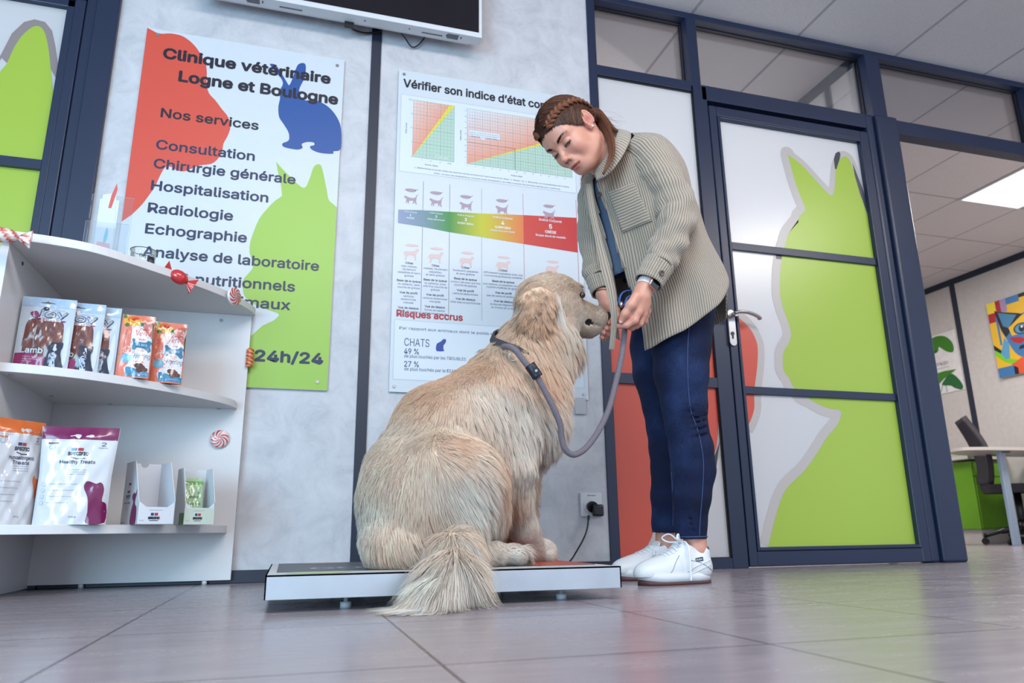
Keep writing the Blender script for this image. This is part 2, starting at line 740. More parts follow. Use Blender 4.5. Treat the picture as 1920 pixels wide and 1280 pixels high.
def ceil_mat():
    k = NT('white_acoustic_ceiling_tiles')
    tc = k.n('TexCoord')
    mp = k.n('Mapping', Vector=tc.outputs['Object'])
    mp.inputs['Location'].default_value = (-1.751 + 0.615 * 9, -0.667 + 0.636 * 9, 0)
    br = k.n('TexBrick', {'offset': 0.0, 'squash': 1.0}, Vector=mp.outputs[0], Scale=1.0)
    br.inputs['Mortar Size'].default_value = 0.009
    br.inputs['Mortar Smooth'].default_value = 0.2
    br.inputs['Brick Width'].default_value = 0.615
    br.inputs['Row Height'].default_value = 0.636
    no = k.n('TexNoise', Vector=tc.outputs['Object'], Scale=120.0, Detail=3.0)
    c = k.ramp(no.outputs[0], [(0.3, rgb(214, 210, 211)), (0.7, rgb(224, 220, 221))])
    mx = k.n('Mix', {'data_type': 'RGBA'})
    k.t.links.new(br.outputs['Fac'], mx.inputs['Factor'])
    k.t.links.new(c, mx.inputs[6])
    mx.inputs[7].default_value = rgb(176, 172, 176)
    b = k.bsdf(Base_Color=mx.outputs[2], Roughness=0.85)
    bp = k.n('Bump', {'invert': True}, Strength=0.4, Distance=0.004, Height=br.outputs['Fac'])
    k.t.links.new(bp.outputs[0], b.inputs['Normal'])
    return k.m


def frost_mat(name, col):
    k = NT(name)
    d = k.n('BsdfDiffuse', Color=col)
    t = k.n('BsdfTranslucent', Color=col)
    g = k.n('BsdfGlossy', Color=(1, 1, 1, 1), Roughness=0.25)
    m1 = k.n('MixShader', None, _0=0.45, _1=d.outputs[0], _2=t.outputs[0])
    m2 = k.n('MixShader', None, _0=0.05, _1=m1.outputs[0], _2=g.outputs[0])
    k.t.links.new(m2.outputs[0], k.out.inputs[0])
    return k.m


def glass_mat(name, tint=(1, 1, 1, 1), refl=0.06):
    k = NT(name)
    t = k.n('BsdfTransparent', Color=tint)
    g = k.n('BsdfGlossy', Color=(1, 1, 1, 1), Roughness=0.02)
    fr = k.n('Fresnel', IOR=1.45)
    mm = k.n('Math', {'operation': 'MULTIPLY'}, _0=fr.outputs[0], _1=refl * 12)
    m = k.n('MixShader', None, _0=mm.outputs[0], _1=t.outputs[0], _2=g.outputs[0])
    k.t.links.new(m.outputs[0], k.out.inputs[0])
    return k.m


WALL = wall_mat()
WALL2 = mat('beige_office_wall', rgb(200, 194, 190), 0.8, 0, 0.05, 22)
FROST = frost_mat('frosted_film', (0.67, 0.68, 0.70, 1))
GLASS = glass_mat('clear_glass')
CLEARP = glass_mat('clear_plastic', (0.93, 0.95, 0.96, 1), 0.08)

# ================================================================== ROOM SHELL
fl = box('floor', -5, 8.5, -6, 6, -0.05, 0, floor_mat())
tag(fl, kind='structure')
ce = box('ceiling', -5, 8.5, -3.6, 6, 2.605, 2.65, ceil_mat())
tag(ce, kind='structure')
tag(box('wall_back', -0.723, 1.188, 0, 0.07, 0, 2.605, WALL), kind='structure')
tag(box('wall_right', 6.364, 6.45, 0.0, 5.4, 0, 2.605, WALL2), kind='structure')
tag(box('wall_far', 1.1, 6.45, 5.0, 5.1, 0, 2.605, WALL2), kind='structure')
tag(box('wall_divider', 2.76, 2.83, 0.07, 5.0, 0, 2.605, WALL), kind='structure')
tag(box('wall_side', 1.12, 1.188, 0.07, 5.0, 0, 2.605, WALL2), kind='structure')
tag(box('wall_left', -3.5, -3.4, -2.2, 2.7, 0, 2.605, WALL2), kind='structure')
tag(box('wall_side_room', -3.4, -0.723, 2.6, 2.7, 0, 2.605, WALL2), kind='structure')
tag(box('wall_front', 3.92, 8.5, 0.0, 0.07, 0, 2.605, WALL2), kind='structure')

tag(box('trim_1', 0.214, 0.254, -0.006, 0.0, 0.0, 2.605, NAVY2), kind='structure')          # joint strip
tag(box('trim_2', -0.801, -0.723, -0.02, 0.07, 0, 2.605, NAVY, bev=0.003), kind='structure')  # post beside left window
tag(box('baseboard_back', -0.723, 1.188, -0.010, 0.0, 0, 0.041, NAVY2, bev=0.002), kind='structure')
tag(box('trim_3', 6.352, 6.364, 0.0, 5.0, 2.545, 2.605, NAVY2), kind='structure')
tag(box('trim_4', 6.354, 6.364, 2.79, 2.845, 0.0, 2.545, NAVY2), kind='structure')
tag(box('baseboard_right', 6.352, 6.364, 0.0, 5.0, 0.0, 0.06, NAVY2), kind='structure')
tag(box('trim_5', 2.748, 2.76, 0.07, 5.0, 2.545, 2.605, NAVY2), kind='structure')
tag(box('trim_6', 2.750, 2.76, 0.245, 0.285, 0.0, 2.545, NAVY2), kind='structure')
# head and posts of the glazed partition
tag(box('trim_7', 1.188, 3.92, -0.004, 0.07, 2.572, 2.605, NAVY, bev=0.002), kind='structure')
tag(box('trim_8', 1.188, 1.229, -0.006, 0.07, 0, 2.575, NAVY, bev=0.002), kind='structure')
tag(box('trim_9', 1.719, 1.7905, -0.006, 0.07, 0, 2.2, NAVY, bev=0.002), kind='structure')
tag(box('trim_10', 1.710, 1.765, -0.006, 0.07, 2.195, 2.575, NAVY, bev=0.002), kind='structure')
tag(box('trim_11', 2.767, 2.859, -0.008, 0.07, 2.2, 2.575, NAVY, bev=0.002), kind='structure')
bm = bmesh.new()
add_box(bm, 2.712, 2.760, -0.012, 0.07, 0, 2.205)
add_box(bm, 2.760, 2.896, -0.03, 0.07, 0, 2.205)
o = obj('trim_12', bm, NAVY)
bv = o.modifiers.new('b', 'BEVEL'); bv.width = 0.012; bv.segments = 4
tag(o, kind='structure')
tag(box('trim_13', 3.872, 3.92, -0.008, 0.07, 0, 2.575, NAVY, bev=0.002), kind='structure')
tag(box('trim_14', 1.229, 1.712, -0.004, 0.06, 2.166, 2.218, NAVY, bev=0.002), kind='structure')
tag(box('trim_15', 1.765, 2.80, -0.006, 0.06, 2.128, 2.208, NAVY, bev=0.002), kind='structure')
tag(box('trim_16', 2.85, 3.88, -0.006, 0.06, 2.128, 2.206, NAVY, bev=0.002), kind='structure')
# recessed door stop above the leaf
tag(box('trim_17', 1.79, 2.735, 0.045, 0.06, 2.07, 2.14, BLACK), kind='structure')


def wp(px, py, Y=0.0):
    p = onY(px, py, Y)
    return (p[0], p[2])


def Zt(o, s, pts):
    return [wp(o[0] + x / s, o[1] + y / s) for x, y in pts]


GREEN = rgb(170, 198, 70)
GREEN2 = rgb(160, 203, 84)
ORANGE = rgb(214, 84, 62)
BORDER = rgb(196, 190, 186)
FILM = vcmat('coloured_vinyl_film', 0.32, 0.5)


def open_smooth(pts, per=4):
    P = catmull([(p[0], p[1], 0) for p in pts], per)
    return [tuple(p[:2]) for p in P]


def mpY(Y0, step=0.0006):
    return lambda u, v, l: (u, Y0 - l * step, v)


# ---- transoms and fixed panes
def window(n, glassY, x0, x1, z0, z1, m):
    e = thing('window_%d' % n, None, None, ((x0 + x1) / 2, glassY, z0), kind='structure')
    keep(box('pane', x0 - .004, x1 + .004, glassY, glassY + 0.005, z0 - .004, z1 + .004, m), e)
    bm = bmesh.new()
    t = 0.004
    add_box(bm, x0, x0 + t, glassY - .01, glassY, z0, z1)
    add_box(bm, x1 - t, x1, glassY - .01, glassY, z0, z1)
    add_box(bm, x0, x1, glassY - .01, glassY, z0, z0 + t)
    add_box(bm, x0, x1, glassY - .01, glassY, z1 - t, z1)
    keep(obj('gasket', bm, BLACK), e)
    return e


window(2, 0.05, 1.229, 1.710, 2.218, 2.572, GLASS)
window(3, 0.05, 1.765, 2.767, 2.208, 2.572, GLASS)
window(4, 0.05, 2.859, 3.872, 2.206, 2.572, GLASS)
w5 = window(5, 0.012, 1.229, 1.719, 0.041, 2.166, FROST)
keep(box('bottom_rail', 1.229, 1.719, -0.004, 0.06, 0, 0.041, NAVY), w5)
keep(box('glazing_bar', 1.229, 1.719, -0.004, 0.02, 0.735, 0.778, NAVY), w5)
A = Art()
og = open_smooth([wp(1136, 575), wp(1165, 558), wp(1230, 545), wp(1290, 560), wp(1338, 610), wp(1350, 700), wp(1346, 838),
                  wp(1318, 868), wp(1262, 930), wp(1232, 985), wp(1222, 1012), wp(1200, 1050)])
og = [(min(p[0], 1.7185), p[1]) for p in og]
A.strip(og, 0.028, BORDER, 1)
A.poly(og + [(1.229, 0.0415), (1.229, og[0][1])], ORANGE, 2)
A.poly([wp(1341, 858), wp(1352, 826), wp(1346, 872), wp(1338, 880)], rgb(60, 58, 66), 3)
keep(A.build('orange_dog_silhouette', FILM, mpY(0.0115)), w5)

# ---- left window (film with a green ear)
w1 = thing('window_1', None, None, (-1.3, 0.02, 0), kind='structure')
bm = bmesh.new()
add_box(bm, -0.899, -0.873, -0.006, 0.05, 0.0, 2.085)
add_box(bm, -0.873, -0.838, -0.012, 0.05, 0.0, 2.125)
add_box(bm, -0.838, -0.801, -0.004, 0.05, 0.0, 2.605)
add_box(bm, -2.0, -0.873, -0.006, 0.05, 2.055, 2.085)
add_box(bm, -2.0, -0.838, -0.012, 0.05, 2.085, 2.125)
add_box(bm, -2.0, -0.838, -0.004, 0.05, 2.125, 2.605)
o = keep(obj('window_frame', bm, NAVY), w1)
bv = o.modifiers.new('b', 'BEVEL'); bv.width = 0.003; bv.segments = 2
keep(box('pane', -2.0, -0.89, 0.016, 0.022, 0.0, 2.06, FROST), w1)
keep(box('glazing_bar', -2.0, -0.899, -0.004, 0.02, 1.393, 1.428, NAVY), w1)
A = Art()
g = open_smooth(Zt((0, 0), 3.048, [(-160, 620), (-60, 470), (0, 385), (30, 350), (70, 262), (110, 200), (150, 160), (190, 135), (225, 140), (250, 175), (270, 260), (285, 400), (300, 570)]))
g = [(min(p[0], -0.9), p[1]) for p in g]
A.poly(g + [(-0.9, 0.01), (-1.9, 0.01), (-1.9, g[0][1])], GREEN, 2)
A.poly(Zt((0, 0), 3.048, [(-60, 400), (0, 290), (60, 175), (130, 110), (190, 95), (250, 110), (290, 160), (310, 250), (330, 390), (322, 450), (282, 380), (270, 260), (250, 175), (225, 140), (190, 135), (150, 160), (90, 230), (30, 345), (0, 315), (-60, 430)]), rgb(150, 138, 138), 1)
keep(A.build('green_animal_silhouette', FILM, mpY(0.0155)), w1)

# ---- door
d1 = thing('door_1', None, None, (1.80, 0.0, 0), kind='structure')
bm = bmesh.new()
for (x0, x1, z0, z1) in ((1.793, 1.832, .005, 2.10), (2.663, 2.710, .005, 2.10), (1.832, 2.663, 2.05, 2.10), (1.832, 2.663, .005, .065)):
    add_box(bm, x0, x1, -0.012, 0.035, z0, z1)
for (x0, x1, z0, z1) in ((1.832, 1.845, .065, 2.05), (2.650, 2.663, .065, 2.05), (1.845, 2.650, 2.035, 2.05), (1.845, 2.650, .065, .08)):
    add_box(bm, x0, x1, -0.018, 0.03, z0, z1)
o = keep(obj('door_frame', bm, NAVY), d1)
bv = o.modifiers.new('b', 'BEVEL'); bv.width = 0.004; bv.segments = 3
keep(box('pane', 1.84, 2.655, 0.008, 0.014, .07, 2.04, FROST), d1)
for z0, z1 in ((1.377, 1.413), (0.714, 0.748)):
    keep(box('glazing_bar', 1.845, 2.650, -0.006, 0.012, z0, z1, NAVY, bev=0.002), d1)
A = Art()
lp = Zt((1300, 0), 3.048, [(545, 878), (558, 930), (592, 1050), (622, 1130), (645, 1195), (612, 1232), (600, 1280)]) + \
    Zt((1300, 400), 3.097, [(612, 45), (560, 110), (540, 170), (524, 225), (510, 330), (508, 420), (510, 480), (530, 560), (560, 640), (572, 700), (560, 750), (530, 800), (525, 860), (532, 915), (560, 950), (578, 990)]) + \
    Zt((1300, 740), 2.371, [(478, -4), (515, 14), (570, 45), (620, 62), (657, 68), (660, 95), (640, 140), (600, 185), (560, 250), (500, 335), (440, 392), (410, 430), (385, 490), (360, 580), (337, 677)])
tp = Zt((1300, 0), 3.048, [(545, 878), (620, 935), (700, 1020), (760, 1085), (800, 1112), (815, 1050), (822, 960), (845, 905), (875, 890), (905, 925), (945, 1050), (985, 1180), (1004, 1240)])
lps, tps = open_smooth(lp, 3), open_smooth(tp, 3)
lps = [(p[0], max(p[1], .081)) for p in lps]
A.strip(lps[::-1], 0.042, BORDER, 1)
A.strip(tps, 0.030, BORDER, 1)
A.disc(lps[0][0], lps[0][1], 0.04, 0.042, BORDER, 0.5)
A.poly(tps + [(2.6495, tps[-1][1]), (2.6495, 0.081)] + lps[::-1][:-1], GREEN, 2)
ol = open_smooth(Zt((1300, 400), 3.097, [(238, 575), (255, 590), (330, 660), (370, 735), (380, 800), (375, 900), (362, 1005)]) + Zt((1300, 740), 2.371, [(275, 10), (275, 60), (258, 115), (238, 150)]), 4)
ol = [(max(p[0], 1.8455), p[1]) for p in ol]
A.strip(ol, 0.034, BORDER, 1)
A.poly(ol + [(1.8455, ol[-1][1]), (1.8455, ol[0][1])], ORANGE, 2)
for q in ([(486, 240), (519, 244), (517, 264), (485, 260)],):
    A.poly(Zt((1300, 400), 3.097, q), rgb(58, 56, 62), 2.5)
A.poly(Zt((1300, 0), 3.048, [(808, 905), (818, 872), (838, 860), (846, 878), (842, 905), (822, 965), (815, 960)]), rgb(66, 66, 76), 2.5)
A.poly(Zt((1300, 0), 3.048, [(915, 925), (938, 985), (975, 1080), (998, 1160), (1002, 1225), (960, 1110), (928, 1000)]), rgb(80, 80, 96), 2.5)
keep(A.build('animal_silhouettes', FILM, mpY(0.0078)), d1)
bm = bmesh.new()
add_prism(bm, [(1.788 + 0.017 + 0.017 * sin(a), (1.066 if cos(a) > 0 else 0.938) + 0.017 * cos(a)) for a in np.linspace(0, 2 * pi, 28, endpoint=False)],
          lambda u, v: (u, -0.0205, v), lambda u, v: (u, -0.012, v))
keep(obj('lock_plate', bm, CHROME), d1)
bm = bmesh.new()
add_cyl(bm, (1.803, -0.023, 0.975), (1.803, -0.0205, 0.975), 0.0085)
add_box(bm, 1.799, 1.807, -0.0225, -0.0205, 0.952, 0.975)
keep(obj('keyhole', bm, BLACK), d1)
bm = bmesh.new()
add_cyl(bm, (1.805, -0.06, 1.055), (1.805, -0.012, 1.055), 0.011)
add_tube(bm, catmull([(1.795, -0.062, 1.055), (1.82, -0.066, 1.062), (1.87, -0.062, 1.062), (1.915, -0.056, 1.050), (1.928, -0.05, 1.042)], 8), 0.0105, 14, True, 0.7)
keep(obj('door_handle', bm, CHROME), d1)

# ================================================================== OFFICE
LED = bpy.data.materials.new('led_panel_light'); LED.use_nodes = True
LED.node_tree.nodes.clear()
_e = LED.node_tree.nodes.new('ShaderNodeEmission'); _e.inputs[1].default_value = 2.2
_o = LED.node_tree.nodes.new('ShaderNodeOutputMaterial'); LED.node_tree.links.new(_e.outputs[0], _o.inputs[0])
t = thing('ceiling_light', 'square white glowing ceiling panel light in the office', 'ceiling light', (5.13, 0.985, 2.6))
keep(box('diffuser', 4.845, 5.415, 0.675, 1.295, 2.597, 2.604, LED), t)
bm = bmesh.new()
for a in ((4.83, 4.845, .66, 1.31), (5.415, 5.43, .66, 1.31), (4.845, 5.415, .66, .675), (4.845, 5.415, 1.295, 1.31)):
    add_box(bm, *a, 2.594, 2.604)
keep(obj('frame', bm, WHITEP), t)

t = thing('desk', 'white office desk with a pale metal leg seen through the opening', 'desk', (5.9, 2.1, 0))
DW = mat('white_desk_top', rgb(214, 208, 202), 0.35, 0, 0.01)
bm = bmesh.new()
out = smooth_outline([(5.20, 2.02), (5.27, 1.94), (5.6, 1.88), (6.2, 1.86), (6.35, 1.9), (6.35, 2.30), (5.9, 2.33), (5.5, 2.30), (5.27, 2.16)], 4)
add_prism(bm, out, lambda u, v: (u, v, 0.775), lambda u, v: (u, v, 0.75))
keep(obj('desk_top', bm, DW), t)
LM = mat('pale_blue_grey_metal', rgb(168, 190, 214), 0.35, 0.3, 0.02)
keep(box('leg', 5.585, 5.655, 1.98, 2.01, 0, 0.75, LM, bev=.004), t)
keep(box('leg', 6.27, 6.33, 1.98, 2.01, 0, 0.75, LM, bev=.004), t)
keep(box('bracket', 5.62, 5.70, 1.97, 2.02, 0.742, 0.75, BLACK), t)

t = thing('filing_cabinet', 'lime green office cabinet with white top behind the desk', 'cabinet', (6.15, 2.76, 0))
GM = mat('lime_green_lacquer', rgb(112, 172, 34), 0.4, 0, 0.02)
keep(box('body', 5.97, 6.345, 2.6, 2.92, 0.13, 0.735, GM, bev=.003), t)
keep(box('top_panel', 5.90, 6.348, 2.56, 2.93, 0.75, 0.78, DW, bev=.003), t)
keep(box('plinth', 6.0, 6.33, 2.63, 2.9, 0.0, 0.13, DW), t)
dr = keep(box('drawer', 5.985, 6.335, 2.592, 2.6, 0.60, 0.725, GM, bev=.002), t)
keep(box('door', 5.985, 6.335, 2.592, 2.6, 0.14, 0.59, GM, bev=.002), t)

t = thing('waste_bin', 'black round waste bin on the office floor', 'bin', (6.225, 3.06, 0))
bm = bmesh.new()
add_lathe(bm, [(0.0, 0.003), (0.095, 0.0), (0.10, 0.01), (0.122, 0.36), (0.126, 0.365), (0.120, 0.367), (0.095, 0.02), (0.0, 0.015)], 0, 0)
obj('bucket', bm, BLACK, t)
bm = bmesh.new()
add_tube(bm, [(0.124 * cos(a), 0.124 * sin(a), 0.366) for a in np.linspace(0, 2 * pi, 40)], 0.005, 8, False)
obj('rim', bm, RUBBER, t)

# office chair
t = thing('office_chair', 'black office swivel chair with curved mesh back at the desk', 'chair', (6.02, 2.24, 0))
CH = mat('dark_grey_mesh_fabric', rgb(56, 54, 62), 0.8, 0, 0.1, 300, bump=0.2)
bm = bmesh.new()
nu, nv = 14, 18
grid = []
for j in range(nv):
    tt = j / (nv - 1)
    z = 0.50 + 0.62 * tt
    xo = -0.20 - 0.10 * tt + 0.06 * sin(tt * pi * 1.1)
    w = 0.21 * (1 - 0.35 * max(0, tt - .6) / .4) * (1 if tt > .05 else .8)
    row = []
    for i in range(nu):
        a = (i / (nu - 1) - .5) * 2
        row.append(bm.verts.new((xo + 0.05 * a * a * -1 + .03, a * w, z - 0.03 * a * a * tt)))
    grid.append(row)
for j in range(nv - 1):
    for i in range(nu - 1):
        f = bm.faces.new((grid[j][i], grid[j][i + 1], grid[j + 1][i + 1], grid[j + 1][i])); f.smooth = True
o = obj('backrest', bm, CH, t)
sm = o.modifiers.new('s', 'SOLIDIFY'); sm.thickness = 0.03
bm = bmesh.new()
add_prism(bm, smooth_outline([(-.22, -.2), (0, -.24), (.22, -.22), (.26, 0), (.22, .22), (0, .24), (-.22, .2), (-.25, 0)], 4), lambda u, v: (u, v, .50), lambda u, v: (u * .9, v * .9, .43))
obj('seat', bm, CH, t)
bm = bmesh.new(); add_cyl(bm, (0, 0, .09), (0, 0, .44), .028); add_cyl(bm, (0, 0, .08), (0, 0, .2), .04)
obj('gas_lift', bm, BLACK, t)
for k in range(5):
    a = 2 * pi * k / 5 + 0.35
    bm = bmesh.new()
    add_tube(bm, catmull([(0.02 * cos(a), 0.02 * sin(a), .13), (.15 * cos(a), .15 * sin(a), .115), (.29 * cos(a), .29 * sin(a), .075)], 5), [.028] * 6 + [.02] * 5, 10)
    l = obj('leg', bm, BLACK, t)
    bm = bmesh.new()
    q = np.array([.29 * cos(a), .29 * sin(a), .028])
    w = np.array([-sin(a), cos(a), 0])
    for s_ in (-1, 1):
        add_cyl(bm, q + w * .006 * s_, q + w * .024 * s_, .028)
    add_cyl(bm, q + np.array([0, 0, .02]), q + np.array([0, 0, .055]), .008)
    obj('castor', bm, RUBBER, l)
t.rotation_euler = (0, 0, radians(-36))

# ginkgo poster on the right wall
def mpX(X0, y0, z0):       # u runs towards the viewer (-Y)
    return lambda u, v, l: (X0 - l * 0.0008, y0 - u, z0 + v)


t = thing('ginkgo_poster', 'white poster with green ginkgo leaves on the office wall', 'poster', (6.36, 3.03, 1.47))
keep(box('sheet', 6.357, 6.3635, 2.87, 3.2, 1.473, 2.088, mat('poster_paper', rgb(228, 226, 226), .5)), t)
A = Art()
G1, G2 = rgb(64, 130, 40), rgb(40, 104, 56)
lf = lambda pts: [((3.2 - onX(1300 + x / 3.097, 400 + y / 3.097, 6.364)[1]), onX(1300 + x / 3.097, 400 + y / 3.097, 6.364)[2] - 1.473) for x, y in pts]
A.poly(lf(smooth_outline([(1373, 742), (1410, 715), (1460, 712), (1500, 740), (1516, 780), (1508, 806), (1470, 800), (1430, 775), (1425, 800), (1400, 815), (1372, 790), (1390, 765)], 3)), G1, 1)
A.line(lf([(1415, 795)])[0], lf([(1380, 835)])[0], .008, G1, 1)
A.poly(lf([(1398, 935), (1460, 915), (1532, 903), (1500, 930), (1460, 960), (1412, 1010), (1404, 980)]), G1, 1)
A.poly(lf(smooth_outline([(1450, 985), (1495, 930), (1540, 955), (1570, 1000), (1560, 1022), (1520, 1012), (1500, 1000), (1455, 998)], 3)), G2, 2)
A.line(lf([(1452, 998)])[0], lf([(1440, 1042)])[0], .007, G1, 1)
A.line(lf([(1470, 1000)])[0], lf([(1478, 1036)])[0], .007, G1, 1)
A.text('Ginkgo', *[p[0] for p in lf([(1398, 890), (1486, 880)])], lf([(1398, 892)])[0][1], 0.035, rgb(120, 130, 124), 2)
A.rect(lf([(1400, 908)])[0][0], lf([(1400, 908)])[0][1] - .006, lf([(1490, 896)])[0][0], lf([(1400, 908)])[0][1], rgb(170, 175, 172), 2)
keep(A.build('printed_artwork', PRINT, mpX(6.3568, 3.2, 1.473)), t)

# colourful cat canvas
t = thing('cat_painting', 'colourful square canvas with a multicoloured cat face in the office', 'painting', (6.35, 2.1, 1.5))
keep(box('canvas', 6.335, 6.363, 1.73, 2.46, 1.5, 2.225, mat('canvas_edge', rgb(210, 200, 190), .7)), t)
A = Art()
cp = lambda pts: [((2.46 - onX(1820 + x / 5.82, 520 + y / 5.82, 6.364)[1]) , onX(1820 + x / 5.82, 520 + y / 5.82, 6.364)[2] - 1.5) for x, y in pts]
YEL, BLU, RED, BLK, WHT, ORG, PUR, LIM = rgb(236, 186, 40), rgb(62, 120, 176), rgb(176, 30, 44), rgb(22, 22, 30), rgb(220, 232, 236), rgb(226, 92, 50), rgb(160, 140, 180), rgb(120, 205, 40)
A.rect(0, 0, .73, .725, YEL, 0)
A.rect(0, .62, .09, .725, rgb(240, 214, 60), 1); A.rect(0, .53, .1, .62, RED, 1); A.rect(.09, .6, .14, .725, RED, 1.2); A.rect(.14, .6, .2, .725, PUR, 1.3)
A.rect(.2, .66, .33, .725, BLU, 1.3); A.rect(.33, .69, .42, .725, BLK, 1.4); A.rect(.42, .68, .6, .725, ORG, 1.4); A.rect(.6, .66, .73, .725, RED, 1.4)
A.rect(0, .0, .16, .09, BLU, 1); A.rect(.16, 0, .2, .12, BLK, 1.2); A.rect(.2, 0, .26, .1, ORG, 1.3); A.rect(.26, 0, .36, .18, PUR, 1.3); A.rect(.36, 0, .73, .16, rgb(240, 214, 60), 1.2)
A.poly([(0, .22), (.08, .14), (.2, .08), (.3, .06), (.3, .1), (.15, .15), (0, .27)], LIM, 1.8)
A.poly([(0, .27), (.1, .18), (.12, .2), (0, .32)], BLK, 1.7)
A.poly(smooth_outline([(.10, .60), (.17, .55), (.34, .54), (.46, .58), (.62, .55), (.73, .56), (.73, .1), (.5, .12), (.3, .13), (.2, .2), (.14, .35), (.1, .45)], 3), BLU, 2)
A.poly([(.07, .64), (.1, .62), (.3, .55), (.34, .53), (.24, .44), (.14, .36), (.1, .46)], BLK, 2.2)
A.poly([(.1, .61), (.28, .54), (.18, .44), (.13, .47)], rgb(70, 130, 170), 2.4)
A.poly([(.18, .44), (.32, .52), (.44, .55), (.4, .42), (.3, .36), (.2, .36)], YEL, 2.5)
A.poly([(.46, .56), (.73, .56), (.73, .4), (.5, .4)], YEL, 2.5)
for x in (.3, .62):
    A.disc(x, .405, .075, .052, BLK, 3); A.disc(x, .405, .06, .042, rgb(80, 150, 190), 3.2); A.disc(x + .005, .405, .028, .034, BLK, 3.4); A.disc(x + .01, .42, .012, .012, WHT, 3.6)
A.poly([(.17, .35), (.28, .33), (.34, .29), (.26, .27), (.2, .3)], RED, 3)
A.poly([(.42, .54), (.5, .54), (.48, .44), (.44, .44)], RED, 3)
A.poly([(.4, .36), (.5, .38), (.52, .3), (.42, .27)], WHT, 3)
A.poly([(.38, .24), (.5, .3), (.6, .26), (.52, .2), (.42, .2)], WHT, 3.2)
A.poly([(.43, .3), (.52, .3), (.48, .26)], RED, 3.5)
A.poly([(.26, .25), (.36, .26), (.36, .22), (.24, .22)], BLK, 3)
A.poly([(.5, .2), (.73, .22), (.73, .08), (.5, .1)], BLK, 2.7)
A.poly([(.3, .2), (.42, .2), (.56, .1), (.4, .08), (.3, .12)], RED, 3.1)
A.poly([(.14, .1), (.3, .16), (.48, .1), (.3, .02), (.2, .06)], ORG, 2.6)
A.poly([(.06, .22), (.12, .36), (.16, .3), (.14, .16), (.1, .16)], rgb(90, 160, 200), 2.6)
A.line((.08, .57), (.08, .3), .02, BLU, 1.5)
keep(A.build('cat_artwork', PRINT, mpX(6.3345, 2.46, 1.5)), t)

# ================================================================== CLINIC POSTER
T0 = 0.010
t = thing('clinic_sign', 'tall clinic services sign with red, blue and green animal silhouettes', 'sign', (-0.258, 0, 0.652))
keep(box('board', -0.624, 0.108, -T0, -0.004, 0.652, 2.018, BOARD), t)
A = Art()
RED1, BLU1, GRN1, INK, INK2 = rgb(222, 84, 66), rgb(36, 84, 156), rgb(160, 200, 84), rgb(28, 28, 46), rgb(30, 44, 78)
z8 = lambda pts: [wp(220 + x / 3.368, 60 + y / 3.368) for x, y in pts]
red = z8([(203, 0), (250, 15), (285, 22), (340, 20), (410, 35), (465, 72), (505, 115), (535, 165), (560, 215), (567, 270), (565, 330), (580, 395), (620, 440), (665, 500), (700, 545), (715, 610), (695, 670), (672, 712), (662, 765), (640, 805), (595, 840), (520, 850), (470, 870), (425, 888), (380, 880), (345, 860), (305, 862), (270, 920), (240, 985), (205, 1035), (160, 1095), (95, 1160), (35, 1204)])
red = [(max(-0.6235, p[0]), min(p[1], 2.0175)) for p in red]
A.poly([(-0.6235, 2.0175)] + open_smooth(red[1:-1], 3) + [(-0.6235, red[-1][1])], RED1, 1)
zt_ = lambda pts: [wp(400 + x / 3.2, y / 3.2) for x, y in pts]
A.poly(smooth_outline(zt_([(345, 392), (375, 400), (410, 450), (440, 500), (455, 520), (475, 480), (500, 410), (520, 390), (548, 390), (555, 420), (545, 480), (515, 545), (525, 590), (550, 610), (620, 612), (690, 650), (740, 710), (765, 780), (763, 900), (720, 915), (716, 930), (640, 925), (590, 905), (580, 885), (605, 878), (600, 862), (560, 860), (530, 872), (535, 895), (500, 905), (425, 890), (415, 868), (450, 852), (455, 820), (445, 790), (420, 750), (395, 710), (390, 650), (400, 600), (400, 550), (418, 510), (400, 470), (345, 405)]), 3), BLU1, 1)
z9 = lambda pts: [wp(440 + x / 2.668, 280 + y / 2.668) for x, y in pts]
gl = z9([(208, 68), (215, 110), (228, 165), (235, 215), (235, 240), (205, 260), (165, 300), (125, 350), (98, 410), (78, 470), (75, 520), (88, 560), (90, 600), (60, 635), (40, 665), (42, 705), (55, 745), (120, 790), (215, 822), (216, 840), (190, 862), (140, 885), (90, 930), (60, 955), (40, 990)])
gt = z9([(208, 68), (235, 100), (270, 135), (310, 175), (350, 198), (375, 150), (392, 100), (410, 82), (432, 88), (448, 150), (462, 220), (470, 258), (495, 282), (512, 296)])
gt2 = [(min(p[0], .1075), p[1]) for p in open_smooth(gt, 3)]
A.poly(gt2 + [(0.1075, 0.6525), (-0.36, 0.6525), (-0.36, gl[-1][1])] + open_smooth(gl, 2)[::-1][:-1], GRN1, 1)


def tl(body, p0, p1, H, col=INK2, bold=0.026):
    a, b = wp(*p0), wp(*p1)
    A.text(body, a[0], b[0], (a[1] + b[1]) / 2, H, col, 2, bold)


tl('Clinique vétérinaire', (307, 113), (618, 158), 0.042, INK, .046)
tl('Logne et Boulogne', (336, 157), (632, 196), 0.042, INK, .046)
tl('Nos services', (302, 224), (484, 244), 0.036, INK)
tl('Consultation', (293, 285), (477, 300), 0.036)
tl('Chirurgie générale', (289, 317), (553, 347), 0.036)
tl('Hospitalisation', (284, 358), (502, 381), 0.036)
tl('Radiologie', (278, 400), (436, 415), 0.036)
tl('Echographie', (273, 440), (462, 455), 0.036)
tl('Analyse de laboratoire', (268, 484), (597, 507), 0.036)
tl('Conseils', (250, 521), (352, 529), 0.036)
tl('nutritionnels', (367, 535), (552, 547), 0.036)
tl('Produits animaux', (260, 560), (543, 585), 0.036)
tl('Urgences - 24h/24', (250, 664), (604, 685), 0.038, INK2, .045)
keep(A.build('printed_artwork', PRINT, mpY(-T0 - 0.0003, 0.0003)), t)
